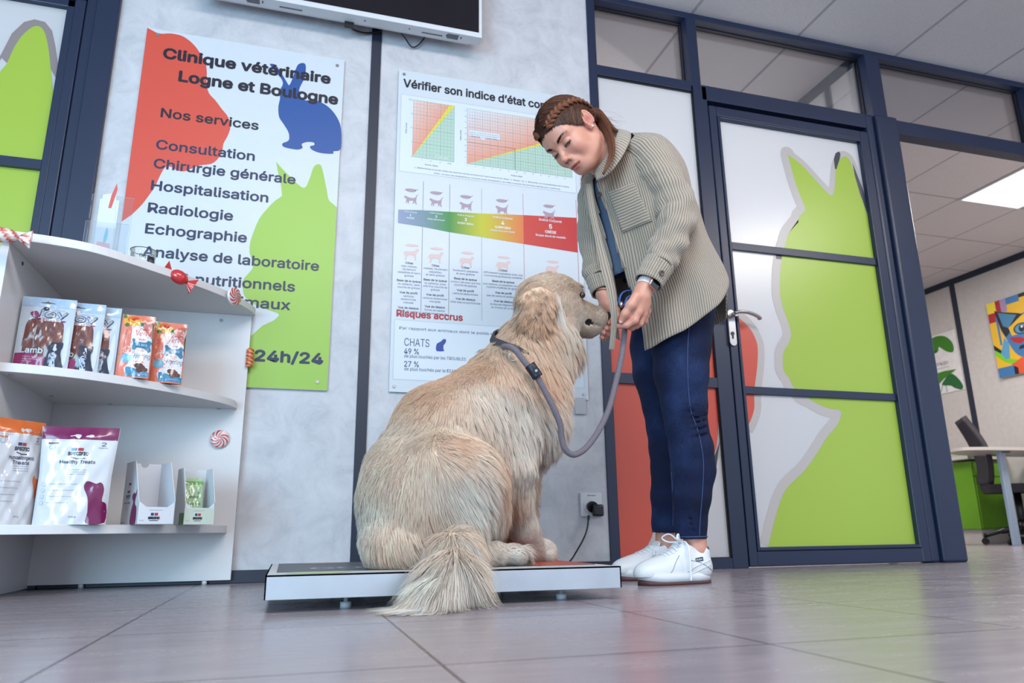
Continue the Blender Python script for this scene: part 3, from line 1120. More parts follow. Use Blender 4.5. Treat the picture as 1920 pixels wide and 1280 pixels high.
for x, z in ((wp(297, 69)), (wp(632, 126)), (wp(595, 717))):
    bm = bmesh.new(); add_cyl(bm, (x, -T0 - .004, z), (x, -.003, z), 0.006, 0.007, 16)
    keep(obj('screw', bm, CHROME), t)

# ================================================================== BODY CONDITION POSTER
t = thing('body_condition_poster', 'tall veterinary body condition chart poster with colour graded index band', 'poster', (0.72, 0, 0.658))
keep(box('board', 0.329, 1.121, -T0, -0.004, 0.658, 2.017, BOARD), t)
A = Art()
W = wp
L2, GRY, TXT, NVY = rgb(222, 232, 240), rgb(150, 156, 170), rgb(74, 88, 116), rgb(70, 86, 124)
a = W(756, 165); b = W(990, 203)
A.text('Vérifier son indice d’état corporel', a[0], 1.075, a[1], 0.036, rgb(26, 26, 40), 2, .03)


def panel(x0, z0, x1, z1):
    A.rect(x0 - .003, z0 - .003, x1 + .003, z1 + .003, rgb(196, 206, 216), .6)
    A.rect(x0, z0, x1, z1, L2, 1)


panel(0.343, 1.556, 1.100, 1.902)
OR, ORL, GR, YL = rgb(240, 156, 126), rgb(234, 214, 208), rgb(182, 214, 196), rgb(236, 224, 34)


def graph(x0, z0, x1, z1, nx, nz, f, seg, yw):
    """f: slope end point of the yellow line as (x,z) fraction"""
    ex, ez = x0 + (x1 - x0) * f[0], z0 + (z1 - z0) * f[1]
    if f[1] >= 1:
        A.poly([(x0, z0), (ex, ez), (x0, z1)], [OR, OR, ORL], 2)
        A.poly([(x0, z0), (x1, z0), (x1, z1), (ex, ez)], GR, 2)
    else:
        xm = x0 + (x1 - x0) * .5
        A.poly([(x0, z0), (xm, z0 + (ez - z0) * .5), (xm, z1), (x0, z1)], [OR, OR, ORL, L2], 2)
        A.poly([(xm, z0 + (ez - z0) * .5), (ex, ez), (x1, z1), (xm, z1)], [OR, OR, OR, ORL], 2)
        A.poly([(x0, z0), (x1, z0), (ex, ez)], GR, 2)
    A.poly([(x0, z0), (ex, ez), (ex - (yw if f[1] >= 1 else 0), ez + (0 if f[1] >= 1 else yw))], YL, 3)
    for i in range(nx + 1):
        x = x0 + (x1 - x0) * i / nx
        A.rect(x - .0005, z0, x + .0005, z1, rgb(120, 140, 140) if i % seg == 0 else rgb(170, 184, 184), 3.4)
    for i in range(nz + 1):
        z = z0 + (z1 - z0) * i / nz
        A.rect(x0, z - .0005, x1, z + .0005, rgb(120, 140, 140) if i % seg == 0 else rgb(170, 184, 184), 3.4)


p, q = W(775, 190), W(851, 305)
p1, q1 = W(774, 296), W(851, 200)
graph(p[0], p1[1], q1[0], p[1], 12, 16, (1.0, 1.0), 4, .02)
gx0, gz0 = p[0], p1[1]
r0, r1 = W(875, 206), W(875, 309)
r2 = 1.085
graph(r0[0], r1[1], r2, r0[1], 42, 18, (1.0, .74), 3, .014)
pp = W(964, 281)
A.rect(r0[0], pp[1] - .0008, pp[0], pp[1] + .0008, rgb(70, 80, 90), 3.8)
A.rect(pp[0] - .0008, r1[1], pp[0] + .0008, pp[1], rgb(70, 80, 90), 3.8)
c0, c1 = W(878, 246), W(936, 265)
A.rect(c0[0], c1[1], c1[0], c0[1], L2, 4)
A.poly([(c0[0] + .045, c1[1]), (c0[0] + .06, c1[1] - .012), (c0[0] + .075, c1[1])], L2, 4)
A.text('Exemple : si votre chien de 55 kg devrait', c0[0] + .003, c1[0] - .003, c0[1] - .0105, .0045, TXT, 5)
A.text('peser 32 kg, tracez une droite depuis le', c0[0] + .003, c1[0] - .003, c0[1] - .0195, .0045, TXT, 5)
A.text('point de son poids idéal', c0[0] + .012, c1[0] - .012, c0[1] - .0285, .0045, TXT, 5)
A.text('Chat', *[W(816, 300)[0], W(838, 300)[0]], W(816, 299)[1], .014, L2, 5)
A.text('Chien', W(1028, 325)[0], W(1056, 328)[0], W(1028, 325)[1], .013, L2, 5)
A.text('Obèse', W(812, 205)[0], W(826, 207)[0], W(812, 205)[1], .007, L2, 5)
for i in range(5):
    A.text(['5', '10', '15', '20 kg', ''][i] or ' .', gx0 + .038 * (i + 1), 0, gz0 - .012, .0045, TXT, 4, align='center')
    A.text(['0', '5', '10', '15', '20 kg'][i], gx0 - .004, 0, gz0 + (p[1] - gz0) * i / 4 - .002, .0045, TXT, 4, align='right')
for i in range(13):
    A.text('%d' % (5 * i), r0[0] + (r2 - r0[0]) * i / 13, 0, r1[1] - .011, .0042, TXT, 4, align='center')
for i in range(10):
    A.text('%d' % (10 * i), r0[0] - .004, 0, r1[1] + (r0[1] - r1[1]) * i / 9.5, .0042, TXT, 4, align='right')
A.text('Poids idéal', W(796, 311)[0], W(820, 314)[0], W(796, 311)[1] - .002, .006, TXT, 4)
A.text('Poids idéal', W(957, 332)[0], W(978, 334)[0], W(957, 332)[1], .006, TXT, 4)
A.text('Poids actuel', W(761, 252)[0] + .002, 0, W(761, 252)[1], .006, TXT, 4, align='left', rot=pi / 2)
A.text('Poids actuel', W(863, 265)[0] + .002, 0, W(863, 265)[1], .006, TXT, 4, align='left', rot=pi / 2)
A.text('1. Déterminez le poids idéal de l’animal adulte en fonction de la race et du sexe. 2. Pesez-le. 3. Reportez sur le graphique son indice.', W(776, 316)[0], 1.07, W(776, 317)[1], .0058, TXT, 4)
A.text('Note : en plus de ce graphique, d’autres outils d’évaluation de l’état corporel doivent être utilisés pour confirmer.', W(813, 326)[0], 1.03, W(813, 328)[1], .0058, TXT, 4)

# five body condition columns
xs = [0.343, W(792, 400)[0], W(842, 400)[0], W(902, 410)[0], W(980, 420)[0], W(1080, 430)[0]]
bt = [W(748, 395)[1], W(792, 396)[1], W(842, 399)[1], W(902, 402)[1], W(980, 405)[1], W(1078, 410)[1]]
bb = [W(748, 420)[1], W(792, 427)[1], W(842, 437)[1], W(902, 446)[1], W(980, 459)[1], W(1080, 475)[1]]
CB = [rgb(140, 154, 190), rgb(96, 150, 140), rgb(60, 160, 40), rgb(200, 196, 40), rgb(236, 132, 70), rgb(196, 40, 46)]
CB2 = [CB[0], rgb(112, 144, 160), rgb(40, 140, 60), rgb(196, 196, 30), rgb(226, 120, 66), rgb(190, 34, 44)]
for i in range(5):
    e = CB[5] if i == 4 else CB2[i + 1]
    s_ = rgb(206, 60, 50) if i == 4 else CB2[i]
    A.poly([(xs[i], bb[i]), (xs[i + 1], bb[i + 1]), (xs[i + 1], bt[i + 1]), (xs[i], bt[i])], [s_, e, e, s_], 2)
lc = [rgb(90, 104, 130), rgb(90, 120, 110), rgb(150, 180, 170), rgb(200, 120, 110), rgb(190, 60, 70)]
for i in range(1, 6):
    A.rect(xs[i] - .0008, 0.955, xs[i] + .0008, 1.522, lc[i - 1], 1.5)
bw = ['MAIGRE', 'POIDS INSUFFISANT', 'POIDS IDÉAL', 'SURPOIDS', 'OBÈSE']
for i in range(5):
    xc = (xs[i] + xs[i + 1]) / 2
    zm = (bt[i] + bt[i + 1]) / 2
    k = [.0062, .0066, .0085, .0105, .0125][i]
    A.text('Indice Corporel', xc, 0, zm - 1.9 * k, k * .8, L2, 4, .02, align='center')
    A.text(str(i + 1), xc, 0, zm - 4.4 * k, k * 1.5, rgb(240, 244, 248), 4, .02, align='center')
    A.text(bw[i], xc, 0, zm - 6.1 * k, k * (.9 if i != 1 else .75), rgb(240, 244, 248), 4, .02, align='center')
    if i == 3:
        A.text('Risque accru de maladie', xc, 0, zm - 7.4 * k, k * .62, L2, 4, .02, align='center')
    if i == 4:
        A.text('Risque élevé de maladie', xc, 0, zm - 7.5 * k, k * .68, L2, 4, .02, align='center')
CAT = rgb(172, 150, 166)
DOG = rgb(226, 196, 192)
cato = [(0, .62), (.05, .8), (.12, .72), (.2, .78), (.22, .68), (.55, .6), (.78, .66), (.85, .85), (.97, 1.05), (1.0, 1.0), (.9, .8), (.88, .55), (.86, .3), (.92, 0), (.84, 0), (.76, .3), (.7, .05), (.64, .02), (.66, .35), (.36, .32), (.34, 0), (.28, 0), (.26, .3), (.18, .03), (.12, .03), (.18, .4), (.12, .52)]
dogo = [(0, .35), (.08, .62), (.15, .72), (.5, .72), (.72, .78), (.82, .98), (.95, .95), (1.0, .85), (.9, .78), (.84, .6), (.8, .4), (.8, 0), (.72, 0), (.7, .35), (.6, .42), (.38, .42), (.26, .3), (.22, .02), (.12, 0), (.15, .3), (.08, .5)]
catp = [(770, 375), (817, 380), (873, 387), (940, 394), (1028, 404)]
dogp = [(770, 478), (816, 484), (874, 492), (942, 500), (1034, 508)]
for i in range(5):
    fat = 1 + .12 * i
    for o_, pl, c_, w_, h_ in ((cato, catp, CAT, .056, .042), (dogo, dogp, DOG, .064, .05)):
        cx_, cz_ = W(*pl[i])
        A.poly([(cx_ + (u - .5) * w_, cz_ + ((v - .5) * (fat if .25 < v < .75 else 1) + .5 - .5) * h_) for u, v in o_], c_, 2.5)
    cx_, cz_ = W(*catp[i])
    A.poly(smooth_outline([(cx_ - .026, cz_ + .038), (cx_ - .012, cz_ + .044), (cx_ + .012, cz_ + .044), (cx_ + .02, cz_ + .04), (cx_ + .01, cz_ + .031), (cx_ - .012, cz_ + .031)], 3), CAT, 2.5)
    A.line((cx_ + .016, cz_ + .038), (cx_ + .028, cz_ + .046), .0022, CAT, 2.5)
    cx_, cz_ = W(*dogp[i])
    A.poly(smooth_outline([(cx_ - .024, cz_ + .036), (cx_ - .008, cz_ + .042), (cx_ + .016, cz_ + .042), (cx_ + .03, cz_ + .037), (cx_ + .014, cz_ + .032), (cx_ - .008, cz_ + .032)], 3), DOG, 2.5)
txts = [[('Côtes', 'très visibles,|facilement|palpables et sans|graisse'), ('Base de la queue', 'os saillants, sans|couche de graisse'), ('Vue de profil', 'ceinture|abdominale|creusée'), ('Vue de dessus', 'forme de sablier|accentuée')],
        [('Côtes', 'visibles, facilement|palpables|et sans graisse'), ('Base de la queue', 'os saillants, avec|une fine couche de|graisse'), ('Vue de profil', 'ceinture abdominale|marquée'), ('Vue de dessus', 'forme de sablier|clairement marquée')],
        [('Côtes', 'facilement palpables|et sans graisse'), ('Base de la queue', 'contour net avec une fine|couche de graisse'), ('Vue de profil', 'ceinture abdominale'), ('Vue de dessus', 'taille bien proportionnée')],
        [('Côtes', 'difficilement palpables avec une|couverture graisseuse modérée'), ('Base de la queue', 'plus épaisse, os palpables sous une|couche modérée de graisse'), ('Vue de profil', 'pas de ceinture abdominale'), ('Vue de dessus', 'le dos est légèrement|au niveau de la taille')],
        [('Côtes', 'difficilement palpables avec une|épaisse couche de graisse')]]
tz = [(766, 492), (817, 497), (874, 501), (943, 506), (1034, 515)]
for i in range(5):
    xc = (xs[i] + xs[i + 1]) / 2
    z = W(*tz[i])[1] - .010
    for hd, body in txts[i]:
        A.text(hd, xc, 0, z, .0084, rgb(52, 62, 84), 3, .015, align='center')
        z -= .0136
        for ln in body.split('|'):
            V_, _f = text_mesh(ln, 0)
            H_ = min(.0078, (xs[i + 1] - xs[i] - .012) / (V_[:, 0].max() - V_[:, 0].min()) * CAPH)
            A.text(ln, xc, 0, z, H_, rgb(104, 118, 146), 3, 0, align='center')
            z -= .0127
        z -= .009
a, b = W(743, 594), W(866, 600)
A.text('Risques accrus', a[0], b[0], a[1], .026, rgb(176, 28, 48), 3, .03)
bx0, bz1, bz0 = W(740, 601)[0], W(741, 601)[1], W(739, 711)[1]
panel(bx0, bz0, 1.103, bz1)
a = W(748, 618)
A.text('Par rapport aux animaux dont le poids est idéal, ceux en surpoids sont :', a[0], 1.02, a[1], .0105, NVY, 3, .006)
a, b = W(757, 649), W(804, 653)
A.text('CHATS', a[0], b[0], a[1], .030, rgb(60, 78, 118), 3, -.012)
a, b = W(757, 664), W(784, 666)
A.text('49 %', a[0], b[0], a[1], .021, NVY, 3, .015)
a, b = W(757, 671), W(858, 677)
A.text('de plus touchés par les TROUBLES', a[0], b[0] + .03, a[1], .012, NVY, 3, .006)
a, b = W(757, 688), W(784, 690)
A.text('27 %', a[0], b[0], a[1], .021, NVY, 3, .015)
a, b = W(757, 695), W(858, 702)
A.text('de plus touchés par le DIABÈTE', a[0], b[0] + .02, a[1], .012, NVY, 3, .006)
cc = [W(720 + x / 3.367, 380 + y / 3.367) for x, y in [(328, 940), (326, 905), (335, 890), (355, 880), (365, 870), (378, 862), (380, 868), (386, 864), (388, 880), (380, 895), (372, 905), (372, 930), (376, 940)]]
A.poly(smooth_outline(cc, 2), rgb(44, 72, 156), 3)
keep(A.build('printed_artwork', PRINT, mpY(-T0 - 0.0003, 0.00025)), t)
for x, z in (wp(757, 142), wp(738, 725), wp(1093, 740)):
    bm = bmesh.new(); add_cyl(bm, (x, -T0 - .004, z), (x, -.003, z), 0.006, 0.007, 16)
    keep(obj('screw', bm, CHROME), t)
keep(box('cable_cover', 1.062, 1.108, -0.012, -0.003, 0.60, 0.665, mat('grey_plastic', rgb(190, 190, 196), .5)), t)

# ================================================================== TELEVISION
f0 = onY(904, 71, -0.13)
tx1, tz0 = f0[0], f0[2]
t = thing('television', 'large white framed television with dark screen above the posters', 'television', (tx1 - .56, -0.1, tz0))
tx0 = tx1 - 1.10
bm = bmesh.new()
add_box(bm, tx0, tx1, -0.13, -0.075, tz0, tz0 + .66)
add_box(bm, tx0 + .04, tx1 - .04, -0.075, -0.055, tz0 + .01, tz0 + .62)
o = keep(obj('housing', bm, WHITEP), t)
bv = o.modifiers.new('b', 'BEVEL'); bv.width = 0.003; bv.segments = 2
keep(box('screen', tx0 + .014, tx1 - .014, -0.1315, -0.128, tz0 + .022, tz0 + .645, mat('black_screen_glass', rgb(24, 18, 26), 0.22, 0, .01)), t)
keep(box('wall_bracket', tx1 - .75, tx1 - .35, -0.055, 0.0, tz0 + .1, tz0 + .5, BLACK), t)
GRILLE = mat('grey_grille', rgb(120, 122, 130), .6)
for x_, n_, st, y0, y1 in ((tx1 - .115, 9, .005, -.118, -.09), (tx1 - .90, 9, .005, -.118, -.09), (tx1 - .22, 14, .006, -.1, -.094), (tx1 - .78, 14, .006, -.1, -.094)):
    bm = bmesh.new()
    add_box(bm, x_ - .028, x_ - .026 + n_ * st, y0 - .001, y1 + .001, tz0 - .0006, tz0 + .001)
    for k in range(n_):
        add_box(bm, x_ - .024 + k * st, x_ - .0225 + k * st, y0, y1, tz0 - .0014, tz0 + .001)
    keep(obj('speaker_grille', bm, GRILLE), t)
for x_ in (tx1 - .085, tx1 - .145, tx1 - .87, tx1 - .93):
    keep(box('slot', x_ - .002, x_ + .002, -.112, -.10, tz0 - .0014, tz0 + .001, BLACK), t)
for x_ in (tx1 - .30, tx1 - .48):
    bm = bmesh.new()
    add_cyl(bm, (x_, -.105, tz0 - .0014), (x_, -.105, tz0), .003, n=10)
    keep(obj('screw', bm, BLACK), t)
for pts, lab in (([(655, 38, -.07), (652, 46, -.06), (668, 58, -.035), (690, 62, -.014), (712, 58, -.012), (716, 50, -.016)], 'thick black cable hanging under the television left of centre'),
                 ([(748, 56, -.06), (760, 72, -.03), (772, 88, -.015), (785, 84, -.015), (798, 68, -.02)], 'thin black cable looping under the television right of the strip')):
    bm = bmesh.new()
    P_ = [onY(*p) for p in pts]
    P_[0][2] = max(P_[0][2], tz0 + .012); P_[-1][2] = max(P_[-1][2], tz0 + .0)
    add_tube(bm, catmull(P_, 8), 0.0042 if 'thick' in lab else .0028, 8)
    if 'thick' in lab:
        p = P_[0]; add_box(bm, p[0] - .018, p[0] + .018, p[1] - .012, p[1] + .01, p[2] - .03, p[2] + .004)
    tag(obj('cable', bm, BLACK), lab, 'cable')

# ================================================================== WALL SOCKET, PLUG, CABLES
t = thing('wall_socket', 'white square wall socket low beside the glazed partition', 'socket', (1.116, 0, .25))
keep(box('cover_plate', 1.072, 1.160, -0.010, 0, .206, .295, WHITEP, bev=.002), t)
bm = bmesh.new(); add_cyl(bm, (1.112, -.0125, .246), (1.112, -.009, .246), .030, n=32)
keep(obj('socket_well', bm, WHITEP), t)
A = Art(); A.text('RÉSEAU ONDULÉ', 1.10, 1.135, .283, .004, rgb(80, 84, 96), 1, .01)
keep(A.build('lettering', PRINT, mpY(-.0102, .0004)), t)
t = thing('power_plug', 'black power plug in the low white socket', 'plug', (1.13, -.03, .23))
keep(box('plug_body', 1.108, 1.150, -.052, -.026, .206, .250, BLACK, bev=.007), t)
bm = bmesh.new(); add_cyl(bm, (1.115, -.028, .24), (1.115, -.0126, .243), .021, n=24)
keep(obj('plug_base', bm, BLACK), t)
bm = bmesh.new()
add_tube(bm, catmull([onY(1104, 966, -.03), onY(1101, 990, -.04), onY(1094, 1010, -.06), onY(1080, 1035, -.10), onY(1070, 1050, -.15), (0.86, -.30, .012), (.7, -.42, .008)], 10), [.005] * 4 + [.0032] * 57, 8)
tag(obj('power_cable', bm, BLACK), 'black cable running down from the plug to the scale', 'cable')
bm = bmesh.new()
add_tube(bm, catmull([onY(985, 980, -.02), onY(997, 990, -.04), onY(1010, 1003, -.08), onY(1020, 1020, -.12), onY(1030, 1045, -.22), (.66, -.34, .01)], 10), .003, 8)
tag(obj('data_cable', bm, BLACK), 'thin black cable curving down behind the front paw of the dog', 'cable')

# ================================================================== SCALE
t = thing('pet_scale', 'low stainless steel pet weighing platform under the sitting dog', 'scale', (.35, -.75, 0))
SX0, SX1, SY0, SY1, SZ0, SZ1 = -0.036, 0.742, -1.064, -0.42, 0.0255, 0.0725
ST = mat('scuffed_stainless_steel', rgbw(204, 211, 217), 0.33, 0.85, 0.08, 9)
bm = bmesh.new()
add_box(bm, SX0, SX1, SY0, SY0 + .003, SZ0, SZ1)
add_box(bm, SX0, SX1, SY1 - .003, SY1, SZ0, SZ1)
add_box(bm, SX0, SX0 + .003, SY0, SY1, SZ0, SZ1)
add_box(bm, SX1 - .003, SX1, SY0, SY1, SZ0, SZ1)
add_box(bm, SX0, SX1, SY0, SY1, SZ1 - .003, SZ1)
keep(obj('platform', bm, ST), t)
for x_ in (.13, .62):
    for y_ in (SY0 + .07, SY1 - .07):
        bm = bmesh.new(); add_cyl(bm, (x_, y_, 0.0), (x_, y_, .012), .012, n=18); add_cyl(bm, (x_, y_, .012), (x_, y_, SZ1 - .003), .005)
        keep(obj('foot', bm, mat('foot_rubber', rgb(200, 205, 210), .4)), t)
A = Art()
A.rect(SX0 + .004, SY0 + .002, SX1 - .004, SY1 - .004, rgb(206, 210, 214), 0)
A.rect(SX0 + .02, SY0 + .10, SX1 - .02, SY1 - .01, rgb(70, 72, 84), 1)
A.poly([(.05, SY1 - .10), (.16, SY1 - .10), (.15, SY1 - .05), (.04, SY1 - .05)], rgb(200, 60, 50), 2)
A.poly([(.60, SY0 + .10), (SX1 - .01, SY0 + .12), (SX1 - .01, SY1 - .02), (.50, SY1 - .02), (.50, SY0 + .28)], rgb(190, 72, 46), 2)
A.poly([(0.0, SY0 + .02), (.12, SY0 + .02), (.14, SY0 + .09), (.02, SY0 + .09)], rgb(190, 214, 150), 2)
A.text('GOOD', .06, .30, SY0 + .22, .09, rgb(170, 176, 186), 2.2, .02)
keep(A.build('printed_mat', PRINT, lambda u, v, l: (u, v, SZ1 + .0004 + l * .0003)), t)
bm = bmesh.new()
add_lathe(bm, [(0, .0055), (.006, .005), (.008, .0)], .655, -.70, M=Matrix.Translation((0, 0, SZ1 + .001)))
keep(obj('level_gauge', bm, BLACK), t)

# ================================================================== CORNER SHELF UNIT
SX, SBY = -0.745, -0.030        # inner corner
t = thing('corner_shelf', 'white quarter-round corner shelf unit with pet treats on it', 'shelf', (-.45, -.25, 0))
keep(box('back_panel', SX, -0.166, -0.030, -0.011, 0.012, 0.906, WHITE, bev=.001), t)
keep(box('side_panel', SX - .02, SX, -0.585, -0.011, 0.003, 0.906, WHITE, bev=.001), t)


TOPE = [(-.745, -.605), (-.693, -.600), (-.596, -.577), (-.527, -.537), (-.433, -.448), (-.344, -.356), (-.274, -.277), (-.225, -.208), (-.178, -.120), (-.157, -.060), (-.155, -.030)]
MIDE = [(-.745, -.530), (-.671, -.516), (-.578, -.479), (-.498, -.427), (-.411, -.358), (-.322, -.268), (-.240, -.165), (-.200, -.090), (-.190, -.030)]


def shelf(z0, z1, edge):
    e = open_smooth(edge, 4)
    x = SX - (.022 if z0 > .8 else 0)
    pts = [(x, SBY), (x, edge[0][1])] + e
    pts = [p for i, p in enumerate(pts) if i == 0 or abs(p[0] - pts[i - 1][0]) + abs(p[1] - pts[i - 1][1]) > 1e-4]
    bm = bmesh.new()
    add_prism(bm, pts, lambda u, v: (u, v, z0), lambda u, v: (u, v, z1))
    return bm


for z0, z1, edge in ((.906, .930, TOPE), (.570, .594, MIDE), (.160, .184, MIDE)):
    o = keep(obj('shelf', shelf(z0, z1, edge), WHITE), t)
    bv = o.modifiers.new('b', 'BEVEL'); bv.width = .0015; bv.segments = 2; bv.limit_method = 'ANGLE'
for p in ((SX, *onX(42, 494, SX)[1:]),):
    bm = bmesh.new(); add_cyl(bm, (SX - .001, p[1], p[2]), (SX + .0015, p[1], p[2]), .0055, n=16)
    keep(obj('screw', bm, BLACK), t)
for px, py in ((415, 602),):
    p = onY(px, py, -.0205)
    bm = bmesh.new(); add_cyl(bm, (p[0], -.0325, p[2]), (p[0], -.0295, p[2]), .006, n=16)
    keep(obj('screw', bm, CHROME), t)
for px, py in ((20, 702), (97, 742), (207, 757), (410, 766)):
    p = onZ(px, py, .570)
    bm = bmesh.new(); add_cyl(bm, (p[0], p[1], .5675), (p[0], p[1], .571), .006, n=16)
    keep(obj('screw', bm, CHROME), t)
for x_ in (-.60, -.245):
    bm = bmesh.new(); add_cyl(bm, (x_, -.020, 0), (x_, -.020, .013), .008, n=16)
    keep(obj('foot', bm, WHITEP), t)
p = onY(250, 1062, -.0205)
bm = bmesh.new(); add_cyl(bm, (p[0], -.0315, p[2]), (p[0], -.0295, p[2]), .007, n=20)
keep(obj('cover_cap', bm, WHITEP), t)

# ---- candy decorations stuck to the shelf
CRED, CWH = rgb(206, 62, 62), rgb(236, 232, 230)
GLOSS = vcmat('glossy_candy', 0.15, 0.5, 0.6)


def peppermint(label, c, R, M):
    t = thing('peppermint_candy', label, 'candy decoration', tuple(c), group=None)
    bm = bmesh.new()
    add_lathe(bm, [(0, 0), (R * .8, 0), (R, .002), (R * 1.02, .006), (R * .96, .010), (R * .7, .0125), (0, .014)], M=M.to_4x4())
    obj('sweet', bm, mat('white_candy', CWH, .2, coat=.5), t)
    A = Art()
    n = 9
    for k in range(n):
        pts = []
        for s_, rng_ in ((0, np.linspace(.08, .97, 10)), (1, np.linspace(.97, .08, 10))):
            for r in rng_:
                a = 2 * pi * k / n + 1.5 * (1 - r) + s_ * (2 * pi / n * .5)
                pts.append((r * R * cos(a), r * R * sin(a)))
        A.poly(pts, CRED, 1)
    mp = lambda u, v, l: tuple(M @ Vector((u, v, .0145 - .003 * (sqrt(u * u + v * v) / R) ** 3)))
    A.build('red_swirl', GLOSS, mp, t)
    return t


MF = Matrix(((1, 0, 0), (0, 0, -1), (0, 1, 0)))     # disc facing -Y
c = onY(412, 823, -.031)
peppermint('flat red and white swirl candy on the white shelf back panel', c, .030, MF)
nx = Vector((.84, -.54, 0)).normalized()
M2 = Matrix((Vector((-nx.y, nx.x, 0)), Vector((0, 0, 1)), nx)).transposed()
c = Vector(onZ(433, 556, .915)) + nx * .006
peppermint('swirl candy disc clipped on the curved edge of the top shelf', c, .031, M2)


def wrapped(label, c, ax, L, col1, striped=False, r=.02, up=(0, 0, 1)):
    """twisted paper sweet: round middle and two fanned ends"""
    t = thing('wrapped_candy', label, 'candy decoration', tuple(c))
    ax = Vector(ax).normalized()
    s_ = ax.cross(Vector(up)).normalized()
    w_ = s_.cross(ax)
    m = vcmat('candy_wrapper', .18, .5, .5)
    for part, (a0, a1), prof in (('sweet', (-.27, .27), lambda q: r * sqrt(max(0.03, 1 - (q / .27) ** 2 * .93))),
                                 ('wrapper_end', (-.5, -.26), lambda q: r * (.2 + .95 * ((-.26 - q) / .24))),
                                 ('wrapper_end', (.26, .5), lambda q: r * (.2 + .95 * ((q - .26) / .24)))):
        bm = bmesh.new()
        rings = []
        N = 28
        for q in np.linspace(a0, a1, 14):
            rr = prof(q)
            ring = []
            for k in range(N):
                a = 2 * pi * k / N
                pl = rr * (1 + (0 if part == 'sweet' else .18 * sin(a * 7)))
                fl = 1 if part == 'sweet' else .45
                ring.append(bm.verts.new(ax * (q * L) + s_ * (cos(a) * pl * fl) + w_ * (sin(a) * pl)))
            rings.append(ring)
        for i in range(len(rings) - 1):
            for k in range(N):
                f = bm.faces.new((rings[i][k], rings[i][(k + 1) % N], rings[i + 1][(k + 1) % N], rings[i + 1][k])); f.smooth = True
        bm.faces.new(rings[0][::-1]); bm.faces.new(rings[-1])
        o = obj(part, bm, m, t)
        cols = []
        for v in o.data.vertices:
            a = atan2(v.co.dot(w_), v.co.dot(s_)); q = v.co.dot(ax) / L
            if striped:
                ph = (a / (2 * pi) * 3 + q * 5) % 1
                cols.append((CRED if ph < .3 else (rgb(226, 160, 130) if ph < .55 else CWH))[:3])
            else:
                cols.append(col1[:3])
        set_vcol(o.data, np.array(cols))
    return t


nx = Vector((.70, -.71, 0))
c = Vector(onZ(326, 522, .912)) + nx * .024
a, b = Vector(onY(300, 504, c.y - .01)), Vector(onY(353, 538, c.y + .02))
wrapped('red glossy wrapped candy on the edge of the top shelf', c, b - a, (b - a).length * 1.05, rgb(206, 50, 50), False, .021)
a, b = Vector(onY(-48, 432, -.665)), Vector(onY(58, 449, -.645))
wrapped('red, white and peach striped twisted candy at the left end of the top shelf', (a + b) / 2, b - a, (b - a).length * 1.02, CWH, True, .020)
p = onY(466, 671, -.03)
t = thing('striped_candy_stick', 'red and yellow striped candy stick on the right edge of the shelf unit', 'candy decoration', tuple(p))
bm = bmesh.new()
add_tube(bm, [(.004, -.004, z) for z in np.linspace(-.033, .033, 30)], [.010 if i in (0, 29) else .0125 + .0015 * sin(i * 1.5) for i in range(30)], 16)
o = obj('stick', bm, GLOSS, t)
set_vcol(o.data, np.array([((CRED if ((v.co.z * 70 + v.co.x * 28) % 1) < .5 else rgb(236, 170, 90)))[:3] for v in o.data.vertices]))


# ================================================================== BAGS
def bag(name, label, cat, W, H, T, art, loc, rz, base_col, group=None, top=1.0, tilt=0.0, seed=0, waist=0.0, m=None, seal=.0, parts=(), wr=1.0):
    """filled flexible pouch: two bulging sheets sealed at the sides and the top"""
    t = thing(name, label, cat, loc, rz, group)
    r_ = np.random.default_rng(seed)
    ph = r_.uniform(0, 6.28, 12)

    def wid(v):
        return W * (1 - waist * math.exp(-((v - .62) / .16) ** 2) + (top - 1) * max(0, v - .5) * 2)

    def wr_(u, v):
        return wr * (.0022 * sin(9 * u + 6 * v + ph[0]) + .0018 * sin(17 * v - 8 * u + ph[1]) + .0012 * sin(26 * u + 19 * v + ph[2]) + .0011 * sin(-31 * u + 23 * v + ph[3]))

    def pos(u, v, side=1, off=0.0):
        v = min(max(v, 0.0), 1.0)
        x = (u - .5) * wid(v)
        e = max(0, 1 - abs(2 * u - 1) ** 2.6)
        b = (1 - v) ** .5 if v > .0 else 1
        th = T * (e ** .7) * (.25 + .75 * min(1, b * 1.15)) * (1 if v < .9 else max(0.02, (1 - v) / .1 * .9 + .05))
        y = -side * (th / 2 + wr_(u, v) * e * (1 - seal) * (.4 if v > .9 else 1)) - side * off
        y += tilt * v * H
        return (x, y, v * H)

    for nm, side in (('front_sheet', 1), ('back_sheet', -1)):
        bm = bmesh.new()
        NU, NV = 30, 40
        g = [[bm.verts.new(pos(i / NU, j / NV, side)) for i in range(NU + 1)] for j in range(NV + 1)]
        for j in range(NV):
            for i in range(NU):
                q = (g[j][i], g[j][i + 1], g[j + 1][i + 1], g[j + 1][i])
                f = bm.faces.new(q if side == 1 else q[::-1]); f.smooth = True
        obj(nm, bm, m or base_col, t)
    if art:
        art.build('printed_label', BAGP, lambda u, v, l: pos(min(max(u, 0.004), .996), v, 1, .0004 + .00025 * l), t, cuts=.07, smooth=True)
    return t


BAGP = vcmat('printed_glossy_foil', 0.22, 0.5, 0.35)
FOIL = mat('pale_blue_plastic_foil', rgb(196, 208, 220), 0.18, 0, 0.03, coat=.5)
CORALM = mat('coral_printed_foil', rgb(230, 134, 112), 0.28, 0, 0.03, coat=.3)
WFOIL = mat('white_glossy_foil', rgb(222, 224, 230), 0.2, 0, 0.015, coat=.5)

MAG, BROWN, DKB = rgb(142, 30, 92), rgb(112, 62, 54), rgb(30, 34, 56)
LBL = rgb(150, 190, 224)


